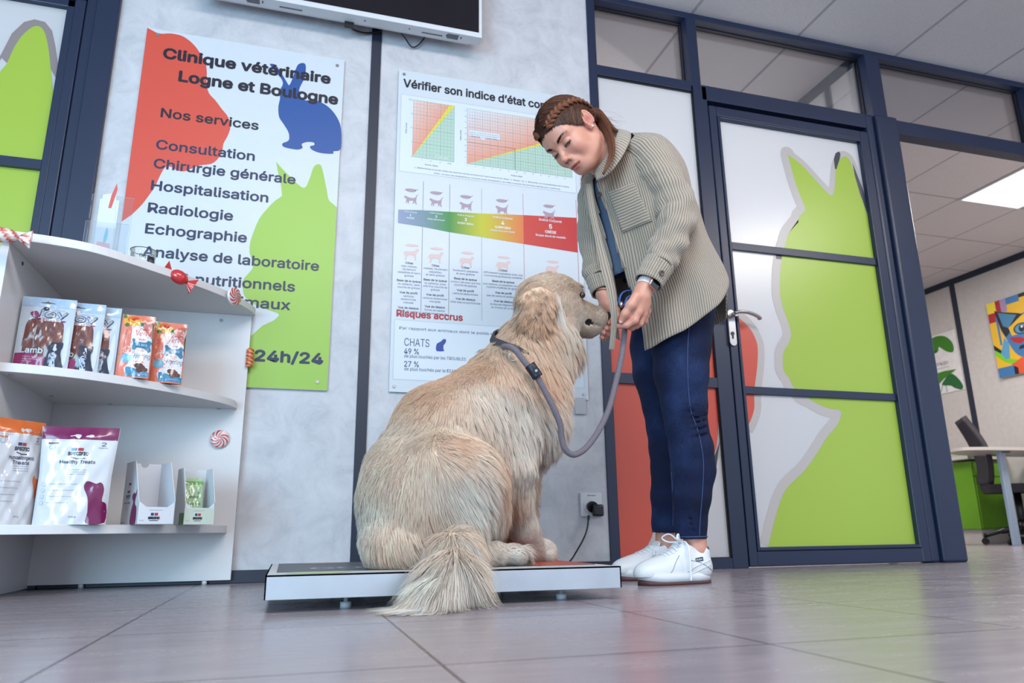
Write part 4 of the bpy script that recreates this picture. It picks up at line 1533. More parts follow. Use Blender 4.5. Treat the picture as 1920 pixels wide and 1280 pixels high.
def joy_art():
    A = Art()
    A.rect(0.01, .86, .99, .998, rgb(168, 194, 220), 1)
    A.poly(smooth_outline([(.36, .925), (.44, .935), (.47, .95), (.50, .935), (.60, .925), (.60, .915), (.36, .915)], 3), rgb(110, 100, 100), 2)
    A.poly(smooth_outline([(.14, .22), (.13, .45), (.17, .66), (.4, .69), (.6, .66), (.80, .66), (.84, .5), (.84, .3), (.8, .1), (.3, .1)], 4), BROWN, 1)
    for k in range(5):
        x = .22 + .13 * k
        A.poly(smooth_outline([(x, .14), (x + .05, .12), (x + .06, .4), (x + .05, .62), (x + .01, .64), (x - .01, .4)], 3), [rgb(128, 76, 64), rgb(98, 52, 46)][k % 2], 1.4)
    for x, y in ((.30, .52), (.36, .42), (.52, .56), (.27, .6), (.66, .62)):
        A.disc(x, y, .012, .03, rgb(240, 220, 200), 1.8, 8)
    A.poly([(.01, .015), (.60, .015), (.58, .16), (.30, .215), (.02, .205)], MAG, 2)
    for k in range(60):
        x, y = .03 + (k % 12) * .045 + (.02 if (k // 12) % 2 else 0), .03 + (k // 12) * .035
        A.disc(x, y, .006, .007, rgb(196, 90, 140), 2.2, 6)
    A.text('Lamb', .12, .52, .215, .075, rgb(196, 228, 244), 3, .03)
    A.text('100% natural', .18, .48, .15, .018, rgb(220, 190, 220), 3)
    A.text('lamb meat snack', .18, .46, .12, .018, rgb(220, 190, 220), 3)
    A.text('for dogs', .18, .34, .09, .018, rgb(220, 190, 220), 3)
    for k in range(3):
        A.disc(.18 + .11 * k, .03, .038, .022, DKB, 3); A.disc(.18 + .11 * k, .03, .02, .012, rgb(220, 220, 230), 3.2)
    # border collie
    A.poly(smooth_outline([(.60, .015), (.58, .12), (.62, .24), (.60, .33), (.64, .38), (.74, .37), (.86, .38), (.87, .32), (.84, .24), (.88, .12), (.90, .015)], 4), rgb(34, 40, 62), 3)
    A.poly(smooth_outline([(.68, .02), (.66, .12), (.64, .2), (.72, .24), (.78, .2), (.76, .12), (.78, .02)], 3), rgb(180, 196, 214), 3.3)
    A.poly([(.72, .35), (.75, .35), (.77, .27), (.73, .25), (.70, .27)], rgb(214, 222, 232), 3.3)
    A.disc(.735, .268, .014, .012, BLK, 3.6, 10)
    A.disc(.75, .24, .02, .012, rgb(214, 120, 130), 3.5, 10)
    # logo
    A.poly(smooth_outline([(.19, .77), (.28, .795), (.33, .78), (.40, .715), (.62, .685), (.84, .68), (.80, .66), (.5, .665), (.32, .69), (.23, .72)], 3), MAG, 3)
    A.disc(.46, .835, .06, .027, BLK, 4); A.disc(.475, .842, .012, .006, CWH, 4.4)
    A.text('joy', .34, .86, .72, .095, rgb(50, 56, 80), 4, .09, slant=.12)
    A.text('joy', .35, .85, .723, .09, rgb(170, 182, 198), 4.5, .03, slant=.12)
    A.text('classic', .46, .76, .665, .035, CWH, 5, .04)
    A.text('calibra', .56, .80, .815, .025, rgb(180, 194, 212), 4)
    for x in (.93,):
        A.poly(smooth_outline([(x - .05, .1), (x + .02, .12), (x + .03, .5), (x, .62), (x - .05, .5)], 3), rgb(216, 226, 236), 1.5)
    return A


JOYM = FOIL
for i, (x, y, z, lab) in enumerate(((-.672, -.452, .594, 'dog treat pouch with full black dog picture, leftmost and in front of its row'),
                                    (-.604, -.425, .594, 'dog treat pouch half covered, middle one of the three blue foil pouches'),
                                    (-.568, -.398, .594, 'dog treat pouch mostly covered, right one of the three blue foil pouches'))):
    bag('treat_pouch', lab, 'pouch', .131, .205, .02, joy_art(), (x, y, z), radians(4), FOIL, 'blue foil dog treat pouches on the middle shelf', seed=i + 3, tilt=.02, wr=.6)


def verve_art():
    A = Art()
    T_, CO = rgb(42, 120, 158), rgb(222, 96, 80)
    W_ = rgb(232, 228, 230)
    A.rect(.0, .0, 1, 1, rgb(232, 128, 104), .5)
    A.poly([(.0, .1), (.12, .3), (.05, .5), (.2, .8), (.0, .9)], rgb(238, 146, 124), .8)
    A.rect(.34, .02, .97, .83, W_, 1)
    A.poly([(.34, .22), (.22, .14), (.30, .05), (.34, .05)], W_, 1)
    A.poly([(.30, .02), (.98, .02), (.98, .10), (.34, .17), (.28, .16)], rgb(60, 140, 178), 1.6)
    A.poly([(.58, .83), (.72, .92), (.99, .95), (.99, .60), (.93, .64)], rgb(196, 110, 100), 1.5)
    A.poly([(.90, .9), (.99, .88), (.99, .45), (.96, .55), (.95, .75)], rgb(70, 70, 50), 1.8)
    A.disc(.32, .90, .27, .085, rgb(238, 178, 66), 2); A.disc(.36, .925, .2, .055, rgb(226, 108, 60), 2.3); A.disc(.38, .93, .1, .03, rgb(196, 70, 50), 2.5)
    for x, y in ((.18, .83), (.60, .855), (.1, .97)):
        A.poly(smooth_outline([(x - .08, y), (x - .03, y + .03), (x + .03, y + .025), (x + .08, y - .005), (x + .02, y - .03), (x - .04, y - .025)], 2), rgb(70, 120, 56), 2.8)
    A.text('Calibra', .58, .88, .755, .035, rgb(200, 60, 50), 3, .03)
    A.text('Verve', .44, .92, .67, .085, rgb(210, 84, 74), 3, .0, slant=.2)
    A.text('for dogs', .56, .78, .60, .02, CO, 3, .01)
    A.poly(smooth_outline([(.42, .54), (.38, .60), (.46, .615), (.54, .575), (.78, .565), (.86, .60), (.96, .57), (.93, .51), (.96, .44), (.88, .41), (.78, .46), (.56, .475), (.48, .43), (.40, .46)], 3), T_, 3)
    A.text('DOG SNACK', .50, .84, .505, .035, rgb(200, 228, 238), 3.5, .01)
    A.text('20-60g', .58, .76, .425, .02, CO, 3)
    A.text('Herring', .48, .96, .31, .075, rgb(40, 120, 160), 3, .0, slant=.3)
    hexa = lambda x, y, rx, ry: [(x + rx * cos(pi / 6 + k * pi / 3), y + ry * sin(pi / 6 + k * pi / 3)) for k in range(6)]
    A.poly(hexa(.27, .43, .15, .065), rgb(240, 226, 220), 2.4); A.poly(hexa(.27, .43, .135, .058), rgb(232, 130, 110), 2.6)
    A.poly(hexa(.25, .30, .17, .075), rgb(110, 184, 214), 2.6)
    for k in range(3):
        A.rect(.17, .325 - k * .022, .33, .333 - k * .022, rgb(180, 214, 232), 3)
    for x, y, r in ((.62, .19, .09), (.76, .165, .1), (.7, .13, .11), (.86, .135, .08), (.72, .2, .07)):
        A.disc(x, y, r, r * .42, [rgb(96, 52, 44), rgb(76, 40, 38)][int(x * 100) % 2], 3 + x * .4, 12)
    A.text('complementary pet food', .52, .92, .055, .015, W_, 3)
    return A


bag('snack_bag', 'coral and white dog snack bag left of its twin, partly behind it', 'pouch', .088, .19, .022, verve_art(), (-.456, -.385, .594), radians(6), CORALM, 'coral dog snack bags on the middle shelf', seed=11, tilt=.03, wr=.5)
bag('snack_bag', 'coral and white dog snack bag on the right with nothing covering it', 'pouch', .092, .19, .022, verve_art(), (-.378, -.325, .594), radians(10), CORALM, 'coral dog snack bags on the middle shelf', seed=12, tilt=.03, wr=.5)


def specific_art(top, accent, title, shape):
    A = Art()
    A.rect(.0, .865, 1, 1.0, top, 1)
    A.text('complementary food', .10, .32, .845, .008, rgb(150, 150, 170), 3)
    A.rect(.10, .815, .24, .83, accent, 2)
    A.disc(.16, .785, .045, .028, rgb(150, 176, 200), 2); A.disc(.16, .785, .035, .022, rgb(206, 216, 226), 2.3)
    A.text('2', .80, .86, .80, .04, rgb(50, 56, 76), 2, .0); A.text('OMEGA', .77, .89, .775, .012, rgb(120, 130, 150), 2)
    A.rect(.42, .745, .49, .775, rgb(40, 66, 120), 2); A.rect(.50, .745, .58, .775, rgb(190, 50, 50), 2)
    A.text('SPECIFIC', .38, .65, .70, .032, rgb(34, 34, 56), 3, .05)
    A.poly([(.42, .685), (.5, .668), (.62, .672), (.62, .664), (.5, .66), (.42, .677)], rgb(34, 34, 56), 2)
    for k, ln in enumerate(title.split('|')):
        A.text(ln, .5, 0, .615 - .045 * k, .032, rgb(44, 48, 80), 3, .02, align='center') if 0 else A.text(ln, [.30, .37][k] if '|' in title else .28, [.76, .66][k] if '|' in title else .76, .615 - .048 * k, .033, rgb(44, 48, 80), 3, .02)
    for k in range(3):
        A.text('complete food for dogs', .40, .66, .545 - k * .022, .010, rgb(110, 124, 150), 2)
    for k in range(4):
        A.disc(.10, .40 - k * .062, .032, .022, rgb(180, 200, 220), 2); A.disc(.10, .40 - k * .062, .026, .018, rgb(206, 218, 230), 2.2)
        A.text('with high quality protein sources', .18, .56 - .03 * k, .40 - k * .062, .009, rgb(120, 140, 170), 2)
    A.text('300 g', .50, .60, .07, .014, rgb(90, 96, 120), 2)
    A.poly(smooth_outline(shape, 3), accent, 2)
    return A


dogsh = [(.665, .36), (.66, .41), (.70, .435), (.76, .425), (.82, .41), (.87, .425), (.91, .40), (.93, .34), (.92, .24), (.96, .22), (.985, .18), (.985, .02), (.74, .01), (.75, .12), (.74, .24), (.70, .31)]
PLUM = rgb(122, 26, 84)
bag('treat_bag', 'white Healthy Treats bag with glossy plum top, front one on lowest shelf'.replace('Healthy Treats ', 'puffy treats '), 'pouch', .172, .258, .05, specific_art(PLUM, PLUM, 'Healthy Treats', dogsh), (-.552, -.44, .184), radians(2), WFOIL, None, top=1.09, waist=.0, seed=21)
bag('treat_bag', 'white bag with dark plum top squeezed behind the front puffy bag', 'pouch', .160, .245, .04, specific_art(rgb(70, 20, 52), PLUM, 'Healthy Treats', dogsh), (-.615, -.30, .184), radians(-4), WFOIL, None, top=1.02, seed=22)
osh = [(.80, .42), (.82, .47), (.86, .44), (.92, .44), (.97, .42), (.97, .2), (.93, .28), (.88, .25), (.84, .33)]
ORG2 = rgb(232, 120, 58)
bag('treat_bag', 'white treat bag with an orange top cut off by the left side', 'pouch', .140, .27, .05, specific_art(ORG2, ORG2, 'Hypoallergenic|Treats', osh), (-.692, -.462, .184), radians(50), WFOIL, None, top=.96, seed=23)


# ---- open cardboard display trays
def tray(label, P, fx, fy, D, H, lip, fullback, art_front, art_side, side_col, bag_inside=False):
    """P front-left bottom corner; f=front direction length; D depth; open slanted front"""
    F = Vector((fx, fy, 0)); Wd = F.length; F.normalize()
    B = Vector((-F.y, F.x, 0))
    t = thing('display_box', label, 'box', (P[0], P[1], P[2]))
    th = .0015
    CARD = mat('white_coated_cardboard', side_col, .45, 0, .01)

    def q(u, v, w):      # u along front, v depth, w up
        return F * u + B * v + Vector((0, 0, w))

    def wall(name, prof, fixed, axis):
        bm = bmesh.new()
        if axis == 'u':
            add_prism(bm, prof, lambda a, b: q(fixed, a, b), lambda a, b: q(fixed + th, a, b))
        else:
            add_prism(bm, prof, lambda a, b: q(a, fixed, b), lambda a, b: q(a, fixed + th, b))
        return obj(name, bm, CARD, t)
    side = [(0, 0), (0, lip * 1.35), (D * .12, lip * 2.0), (D * .45, H), (D, H), (D, 0)]
    wall('side_panel', side, 0, 'u'); wall('side_panel', side, Wd - th, 'u')
    n = 10
    notch = [(Wd * .5 + .011 * cos(a), H - .012 * sin(a)) for a in np.linspace(0, pi, n)]
    wall('back_panel', [(0, 0), (Wd, 0), (Wd, H)] + notch + [(0, H)], D - th, 'v')
    wall('front_panel', [(0, 0), (Wd, 0), (Wd, lip * 1.35), (Wd * .80, lip), (Wd * .22, lip), (0, lip * 1.35)], 0, 'v')
    bm = bmesh.new(); add_prism(bm, [(0, 0), (Wd, 0), (Wd, D), (0, D)], lambda a, b: q(a, b, 0), lambda a, b: q(a, b, th))
    obj('bottom_panel', bm, CARD, t)
    art_front.build('front_print', PRINT, lambda u, v, l: q(u * Wd, -.0004 - .0002 * l, v * lip), t)
    if art_side:
        art_side.build('side_print', PRINT, lambda u, v, l: q(-.0004 - .0002 * l, D * (1 - u), v * H), t)
    return t, q, Wd


def fa(tint=None):
    A = Art()
    if tint:
        A.rect(0, 0, 1, .98, tint, .5)
    A.rect(.36, .50, .44, .66, rgb(40, 66, 120), 2); A.rect(.46, .50, .55, .66, rgb(190, 50, 50), 2)
    A.text('SPECIFIC', .30, .60, .30, .13, rgb(34, 34, 56), 3, .05)
    A.rect(.33, .20, .57, .235, rgb(34, 34, 56), 2)
    A.text('complementary food', .30, .66, .80, .05, rgb(130, 140, 160), 2)
    A.text('12 x 300 g', .06, .18, .20, .06, rgb(130, 140, 160), 2)
    return A


A = Art()
A.rect(.30, .62, .44, .655, PLUM, 2)
A.rect(.26, .50, .33, .535, rgb(40, 66, 120), 2); A.rect(.34, .50, .42, .535, rgb(190, 50, 50), 2)
A.text('SPECIFIC', .20, .46, .43, .035, rgb(34, 34, 56), 3, .04); A.rect(.22, .405, .42, .412, rgb(34, 34, 56), 2)
A.text('Healthy Treats', .14, .48, .33, .028, rgb(44, 48, 80), 3, .02)
for k in range(3):
    A.text('for cats, dogs', .20, .38, .28 - .03 * k, .014, rgb(110, 110, 130), 2)
A.text('SPECIFIC', .06, .30, .03, .014, PLUM, 2, .03)
A.poly(smooth_outline([(.62, .01), (.60, .14), (.64, .26), (.68, .33), (.66, .37), (.61, .40), (.60, .45), (.63, .475), (.68, .48), (.70, .50), (.74, .475), (.80, .48), (.83, .54), (.84, .46), (.80, .40), (.79, .33), (.84, .29), (.92, .24), (.93, .01)], 3), PLUM, 2)
TX0 = Vector((-.395, -.420, .184))
tray('empty white display box with plum cat on its side, lowest shelf', TX0, .088, .040, .165, .178, .047, True, fa(), A, rgb(224, 226, 232))
A2 = Art(); A2.rect(0.55, 0, .99, .2, rgb(50, 130, 60), 1)
P2 = Vector((-.287, -.335, .184))
t2, q2, wd2 = tray('small pale green display box holding one green pouch', P2, .078, .030, .115, .165, .047, True, fa(rgb(206, 216, 200)), A2, rgb(222, 226, 230))
A = Art()
A.rect(0, .86, 1, .93, rgb(120, 170, 90), 1)
A.text('2', .70, .80, .66, .04, rgb(40, 60, 50), 2)
A.text('SPECIFIC', .3, .75, .56, .04, rgb(90, 130, 90), 2, .03); A.text('Dental Treats', .26, .86, .42, .035, rgb(90, 150, 90), 2, .02)
for k in range(3):
    A.rect(.5, .16 - .035 * k, .78, .17 - .035 * k, rgb(80, 120, 90), 2)
A.poly(smooth_outline([(.84, .04), (.88, .12), (.95, .16), (.93, .05)], 2), rgb(60, 140, 80), 2)
c = P2 + q2(wd2 * .42, .045, .002)
bag('treat_pouch', 'pale green pouch leaning inside the small display box', 'pouch', .058, .135, .014, A, tuple(c), atan2(.030, .078), mat('pale_green_foil', rgb(176, 204, 160), .25, coat=.4), None, seed=31, tilt=.22, wr=.5)

# ---- on the top shelf
c = (-.474, -.345, .930)
t = thing('glass_jar', 'small clear glass jar with a dark label on top of the shelf unit', 'jar', c)
bm = bmesh.new()
add_lathe(bm, [(0, .001), (.030, .0), (.034, .004), (.0355, .062), (.0365, .070), (.035, .0705), (.0335, .062), (.032, .006), (0, .005)])
obj('jar_body', bm, GLASS, t)
bm = bmesh.new()
add_tube(bm, [(.0365 * cos(a), .0365 * sin(a), .070) for a in np.linspace(0, 2 * pi, 48)], .0011, 8, False)
obj('rim', bm, mat('dark_glass_edge', rgb(70, 72, 84), .2), t)
A = Art()
A.rect(.28, .002, .66, .046, rgb(26, 28, 44), 1); A.text('S', .40, .54, .012, .024, CWH, 2)
A.text('Ba', -.05, .22, .036, .014, rgb(60, 62, 74), 2)
A.rect(-.3, .022, .15, .0235, rgb(120, 120, 130), 2)
A.build('jar_label', PRINT, lambda u, v, l: (.0358 * sin(u * 1.9), -.0358 * cos(u * 1.9), v), t, cuts=.05)

c = onZ(222, 476, .930)
t = thing('leaflet_holder', 'clear plastic holder with blue and red leaflets on top of the shelf unit', 'leaflet holder', (-.545, -.47, .930))
keep(box('acrylic_stand', -.600, -.490, -.472, -.470, .930, 1.115, CLEARP), t)
keep(box('acrylic_lip', -.600, -.490, -.500, -.498, .930, 1.02, CLEARP), t)
keep(box('acrylic_base', -.600, -.490, -.500, -.470, .930, .932, CLEARP), t)
A = Art()
A.poly([(-.028, .0), (.022, .0), (.018, .10), (.012, .19), (-.022, .18)], rgb(216, 222, 230), 1)
A.poly(smooth_outline([(-.004, .03), (.003, .045), (.004, .065), (.0, .08), (-.005, .055)], 3), rgb(140, 196, 220), 2)
A.poly([(-.004, .14), (.004, .14), (.014, .20), (.010, .22), (.0, .18)], rgb(214, 90, 84), 2)
A.poly([(-.026, .005), (.016, .003), (.012, .03), (-.02, .035)], rgb(226, 180, 184), 2)
keep(A.build('leaflet', PRINT, lambda u, v, l: (-.549 + u, -.480 - l * .0004, .933 + v)), t)
keep(box('leaflet_card', -.577, -.527, -.4795, -.4785, .933, 1.10, mat('leaflet_paper', rgb(216, 222, 230), .5)), t)

# ================================================================== DOG (golden retriever sitting on the scale)
dog = thing('golden_retriever', 'cream golden retriever dog sitting on the steel pet scale', 'dog', (.33, -.82, .073))
D = onY
F = Field((.08, -1.30, .0), (1.02, -.42, .94), 0.0052)
# trunk
pel = D(765, 945, -.86); mid = D(835, 850, -.83); shd = D(945, 745, -.76)
F.ell(D(768, 940, -.86), (.110, .130, .125), k=0)
F.ell(D(750, 1018, -.885), (.088, .105, .065), None, .05)
F.cap(D(778, 900, -.86), D(835, 815, -.83), .122, .125, .05)
F.cap(D(835, 815, -.83), D(930, 740, -.78), .118, .105, .05)
F.ell(D(850, 930, -.84), (.125, .125, .12), k=.05)
F.ell(D(898, 850, -.80), (.108, .110, .13), k=.05)
F.ell(D(985, 755, -.745), (.098, .10, .125), k=.05)          # chest
F.ell(D(1012, 795, -.74), (.062, .075, .085), k=.05)
F.cap(D(955, 740, -.80), D(965, 830, -.80), .072, .055, .04)   # near shoulder
# neck
F.cap(D(960, 700, -.755), D(1008, 620, -.725), .094, .078, .05)
F.cap(D(1020, 720, -.735), D(1040, 640, -.715), .062, .055, .05)
# near thigh, folded
F.ell(D(843, 910, -.955), (.115, .055, .105), k=.045)
F.cap(D(830, 880, -.955), D(882, 882, -.965), .070, .058, .04)
F.cap(D(885, 895, -.965), D(878, 1000, -.975), .048, .034, .03)
F.cap(D(880, 1024, -.975), D(930, 1038, -.945), .024, .020, .02)
F.cap(D(930, 1038, -.945), D(958, 1040, -.93), .020, .0195, .015)
for k, (ox, oy) in enumerate(((970, 1040), (974, 1044), (966, 1047), (976, 1036))):
    F.cap(D(955, 1038, -.94), D(ox, oy, -.945 + .012 * (k - 1)), .013, .011, .008)
# far thigh and paw
F.ell(D(905, 935, -.69), (.10, .05, .095), k=.04)
F.cap(D(935, 1000, -.68), D(985, 1030, -.66), .03, .024, .03)
# near foreleg
F.cap(D(962, 810, -.83), D(960, 875, -.845), .050, .042, .035)
F.cap(D(960, 875, -.845), D(978, 985, -.765), .044, .034, .025)
F.cap(D(978, 985, -.765), D(996, 1022, -.71), .034, .032, .02)
F.ell(D(1010, 1031, -.69), (.046, .034, .030), k=.015)
for k in range(4):
    F.cap(D(1012, 1032, -.688), D(1032 - 3 * abs(k - 1.3), 1037 + 1.0 * k, -.66 - .018 * k), .0165, .0155, .005)
# far foreleg
F.cap(D(1000, 815, -.68), D(978, 900, -.66), .042, .032, .035)
F.cap(D(978, 900, -.66), D(978, 1000, -.61), .030, .023, .025)
F.cap(D(978, 1005, -.61), D(996, 1028, -.58), .026, .024, .02)
# head frame: forward along the muzzle, side towards the viewer
hk = -ray(1050, 580); hk /= np.linalg.norm(hk)
hi = CAM_R[0] - hk * (CAM_R[0] @ hk); hi /= np.linalg.norm(hi)
hj = np.cross(hk, hi)
HC = D(1027, 566, -.73)
hf = hi * .82 - hj * .17 - hk * .52; hf /= np.linalg.norm(hf)        # muzzle direction, turned slightly away
hs = hk - hf * (hk @ hf); hs /= np.linalg.norm(hs)                    # side (near)
hu = np.cross(hs, hf)
if hu[2] < 0:
    hu = -hu


HSC = 1.07


def H(a, b, c):
    """forward, up, side (near +)"""
    return HC + (hf * a + hu * b + hs * c) * HSC


HR = np.array([hf, hu, hs])
F.ell(H(0, .0, 0), np.array((.088, .072, .068)) * HSC, HR, .03)                    # skull
F.ell(H(.026, .036, 0), np.array((.060, .044, .052)) * HSC, HR, .02)               # forehead
F.ell(H(.035, -.040, 0), np.array((.075, .042, .055)) * HSC, HR, .03)              # cheeks
F.cap(H(.062, -.008, 0), H(.172, -.016, 0), .046, .032, .03)      # muzzle
F.ell(H(.170, -.016, 0), np.array((.034, .029, .031)) * HSC, HR, .015)
F.ell(H(.138, -.044, .018), np.array((.045, .022, .017)) * HSC, HR, .012)          # near lip
F.ell(H(.138, -.044, -.018), np.array((.045, .022, .017)) * HSC, HR, .012)
F.cap(H(.050, -.058, 0), H(.156, -.058, 0), .029, .017, .015)      # lower jaw
F.ell(H(.202, -.004, 0), np.array((.014, .013, .016)) * HSC, HR, .005)             # nose pad
F.ell(H(.068, .053, .028), np.array((.016, .010, .012)) * HSC, HR, .015)           # brow near
F.ell(H(.068, .053, -.028), np.array((.016, .010, .012)) * HSC, HR, .015)
F.ell(H(.086, .041, .044), np.array((.014, .010, .010)) * HSC, HR, .006, '-')      # eye sockets
F.ell(H(.086, .041, -.044), np.array((.014, .010, .010)) * HSC, HR, .006, '-')
F.cap(H(.085, -.066, .044), H(.170, -.058, .034), .0035, .0035, .004, '-')   # mouth line
# throat
F.cap(H(.02, -.05, 0), D(1035, 655, -.72), .062, .062, .05)
# tail: out of the rump, along the platform, over the front edge to the floor
tailp = [D(775, 1025, -.89), D(815, 1030, -.95), D(853, 1028, -1.045), D(848, 1066, -1.10), D(826, 1105, -1.125), D(790, 1130, -1.15)]
tr = [.030, .032, .031, .028, .022, .012]
for i in range(5):
    F.cap(tailp[i], tailp[i + 1], tr[i], tr[i + 1], .02)
Zs = F.ax[2]
# flat underside on the platform
ins = (F.ax[1] > -1.062)
F.F[:, ins, :] = np.maximum(F.F[:, ins, :], (0.0745 - Zs)[None, None, :])
F.F[:, ~ins, :] = np.maximum(F.F[:, ~ins, :], (0.004 - Zs)[None, None, :])
dV, dF = F.mesh()
me = vf_mesh('body', [(dV, dF)])
del F


# ---- coat colours by place
CREAM, GOLD, PALE, TAN, PINK = [np.array(c[:3]) for c in (rgbw(255, 230, 208), rgbw(253, 213, 181), rgbw(255, 241, 228), rgbw(244, 202, 168), rgbw(238, 206, 194))]


def guide(px, py, Y, col, L, dirpx, lift=.25, w=.07):
    """place, colour, hair length, combing direction given as a pixel step"""
    p = D(px, py, Y)
    q = D(px + dirpx[0], py + dirpx[1], Y)
    d = q - p
    return (p, col, L, d / np.linalg.norm(d), lift, w)


G = [
    guide(700, 900, -.95, CREAM, .025, (-4, 20), .15), guide(680, 1000, -.93, PALE, .024, (8, 18), .08), guide(740, 820, -.95, CREAM, .025, (-12, 20), .15),
    guide(820, 740, -.90, GOLD, .025, (-14, 16), .15), guide(880, 700, -.85, GOLD, .025, (-14, 14), .18), guide(780, 900, -1.0, CREAM, .025, (-2, 20), .15),
    guide(760, 980, -1.0, CREAM, .025, (2, 20), .15), guide(860, 790, -.93, CREAM, .035, (-2, 20), .15), guide(900, 760, -.90, PALE, .038, (6, 20), .15),
    guide(930, 800, -.88, PALE, .040, (4, 20), .2), guide(905, 830, -.92, CREAM, .04, (2, 20), .2), guide(715, 1040, -.95, GOLD, .026, (12, 14), .1),
    guide(860, 850, -1.01, GOLD, .036, (20, 4), .3, .05), guide(910, 860, -1.01, CREAM, .04, (18, 12), .3, .05), guide(850, 940, -1.02, PALE, .036, (12, 10), .2),
    guide(900, 930, -1.02, PALE, .045, (12, 14), .25), guide(930, 900, -.98, GOLD, .045, (10, 18), .35, .05), guide(880, 1000, -1.0, PALE, .035, (8, 12), .2), guide(820, 1000, -1.0, GOLD, .030, (4, 12), .15),
    guide(935, 970, -.93, PALE, .055, (4, 20), .3, .05), guide(950, 930, -.86, GOLD, .050, (2, 20), .35, .04),
    guide(960, 800, -.86, PALE, .04, (2, 20), .2), guide(1000, 780, -.80, PALE, .050, (12, 18), .25), guide(1045, 760, -.74, PALE, .042, (10, 20), .3), guide(1020, 830, -.76, PALE, .040, (6, 20), .35),
    guide(1060, 700, -.72, CREAM, .048, (6, 20), .3), guide(1000, 720, -.80, GOLD, .042, (14, 16), .3), guide(960, 690, -.82, GOLD, .038, (6, 12), .25), guide(960, 660, -.82, CREAM, .034, (-4, 18), .25),
    guide(1040, 670, -.76, CREAM, .042, (12, 20), .3), guide(985, 620, -.79, GOLD, .034, (2, 20), .25), guide(950, 600, -.76, CREAM, .030, (-8, 18), .2),
    guide(968, 900, -.87, PALE, .018, (4, 20), .05, .04), guide(982, 975, -.80, PALE, .015, (6, 20), .05, .04), guide(1010, 1030, -.72, PALE, .014, (18, 6), .05, .04), guide(945, 900, -.82, GOLD, .030, (-6, 18), .4, .03),
    guide(1000, 950, -.70, PALE, .038, (10, 16), .4, .04), guide(1010, 880, -.68, CREAM, .045, (12, 18), .4, .05),
    guide(940, 1036, -.97, PALE, .014, (18, 3), .05, .04),
    # head
    guide(1020, 530, -.74, CREAM, .024, (-16, 4), .10, .04), guide(1060, 530, -.74, CREAM, .014, (-14, 0), .08, .04), guide(1060, 580, -.76, CREAM, .022, (-12, 14), .08, .035),
    guide(1100, 570, -.72, CREAM, .006, (-12, 2), .05, .03), guide(1130, 585, -.70, CREAM, .005, (-10, 4), .05, .03), guide(1085, 600, -.74, PALE, .013, (-12, 6), .08, .03),
    guide(1110, 620, -.72, CREAM, .008, (-10, 4), .08, .03), guide(1050, 625, -.76, PALE, .032, (4, 18), .2, .03), guide(1000, 570, -.79, GOLD, .028, (-10, 16), .2, .04),
    # tail
    guide(800, 1030, -1.0, PALE, .070, (10, 6), .35, .05), guide(860, 1025, -1.07, CREAM, .085, (0, 14), .45, .05), guide(900, 1030, -1.05, CREAM, .08, (6, 18), .4, .04),
    guide(860, 1080, -1.12, PALE, .10, (-4, 20), .35, .05), guide(830, 1120, -1.15, PALE, .11, (-10, 16), .3, .05), guide(790, 1060, -1.05, PALE, .10, (-14, 12), .35, .05),
]
gP = np.array([g[0] for g in G]); gC = np.array([g[1] for g in G]); gL = np.array([g[2] for g in G])
gD = np.array([g[3] for g in G]); gl = np.array([g[4] for g in G]); gw = np.array([g[5] for g in G])


def coat(P):
    d2 = ((P[:, None, :] - gP[None]) ** 2).sum(2)
    W = np.exp(-d2 / (2 * (gw * .62) ** 2)) + 1e-9 / (d2 + 1e-4)
    W /= W.sum(1, keepdims=True)
    return W @ gC, W @ gL, W @ gD, W @ gl


nrm = np.zeros(len(me.vertices) * 3)
me.vertices.foreach_get('normal', nrm)
nrm = nrm.reshape(-1, 3)
vco = np.zeros(len(me.vertices) * 3)
me.vertices.foreach_get('co', vco)
vco = vco.reshape(-1, 3)
hl = (vco - HC) @ HR.T / HSC           # head coordinates
C_, L_, D_, l_ = coat(vco)
BLKN = np.array(rgb(26, 22, 26)[:3])
skinc = C_ * .92
nosem = (hl[:, 0] > .192) & (hl[:, 1] > -.030)
lipm = (hl[:, 0] > .085) & (hl[:, 0] < .19) & (np.abs(hl[:, 1] + .061) < .006) & (np.abs(hl[:, 2]) > .012)
lipb = (((hl[:, 0] - .124) / .016) ** 2 + ((hl[:, 1] + .030) / .0125) ** 2 < 1) & (hl[:, 2] > 0)
lipc = (((hl[:, 0] - .148) / .026) ** 2 + ((hl[:, 1] + .033) / .0075) ** 2 < 1) & (hl[:, 2] > 0)
skinc[lipm] = skinc[lipm] * .45
skinc[lipc] = skinc[lipc] * .30
skinc[nosem | lipb] = BLKN
eyer = (((hl[:, 0] - .084) / .018) ** 2 + ((hl[:, 1] - .040) / .011) ** 2 < 1) & (np.abs(hl[:, 2]) > .02)
skinc[eyer] = BLKN * 1.3
set_vcol(me, skinc)
FURSKIN = vcmat('dog_skin', .65, .3)
dbody = keep(obj('body', me, FURSKIN), dog)

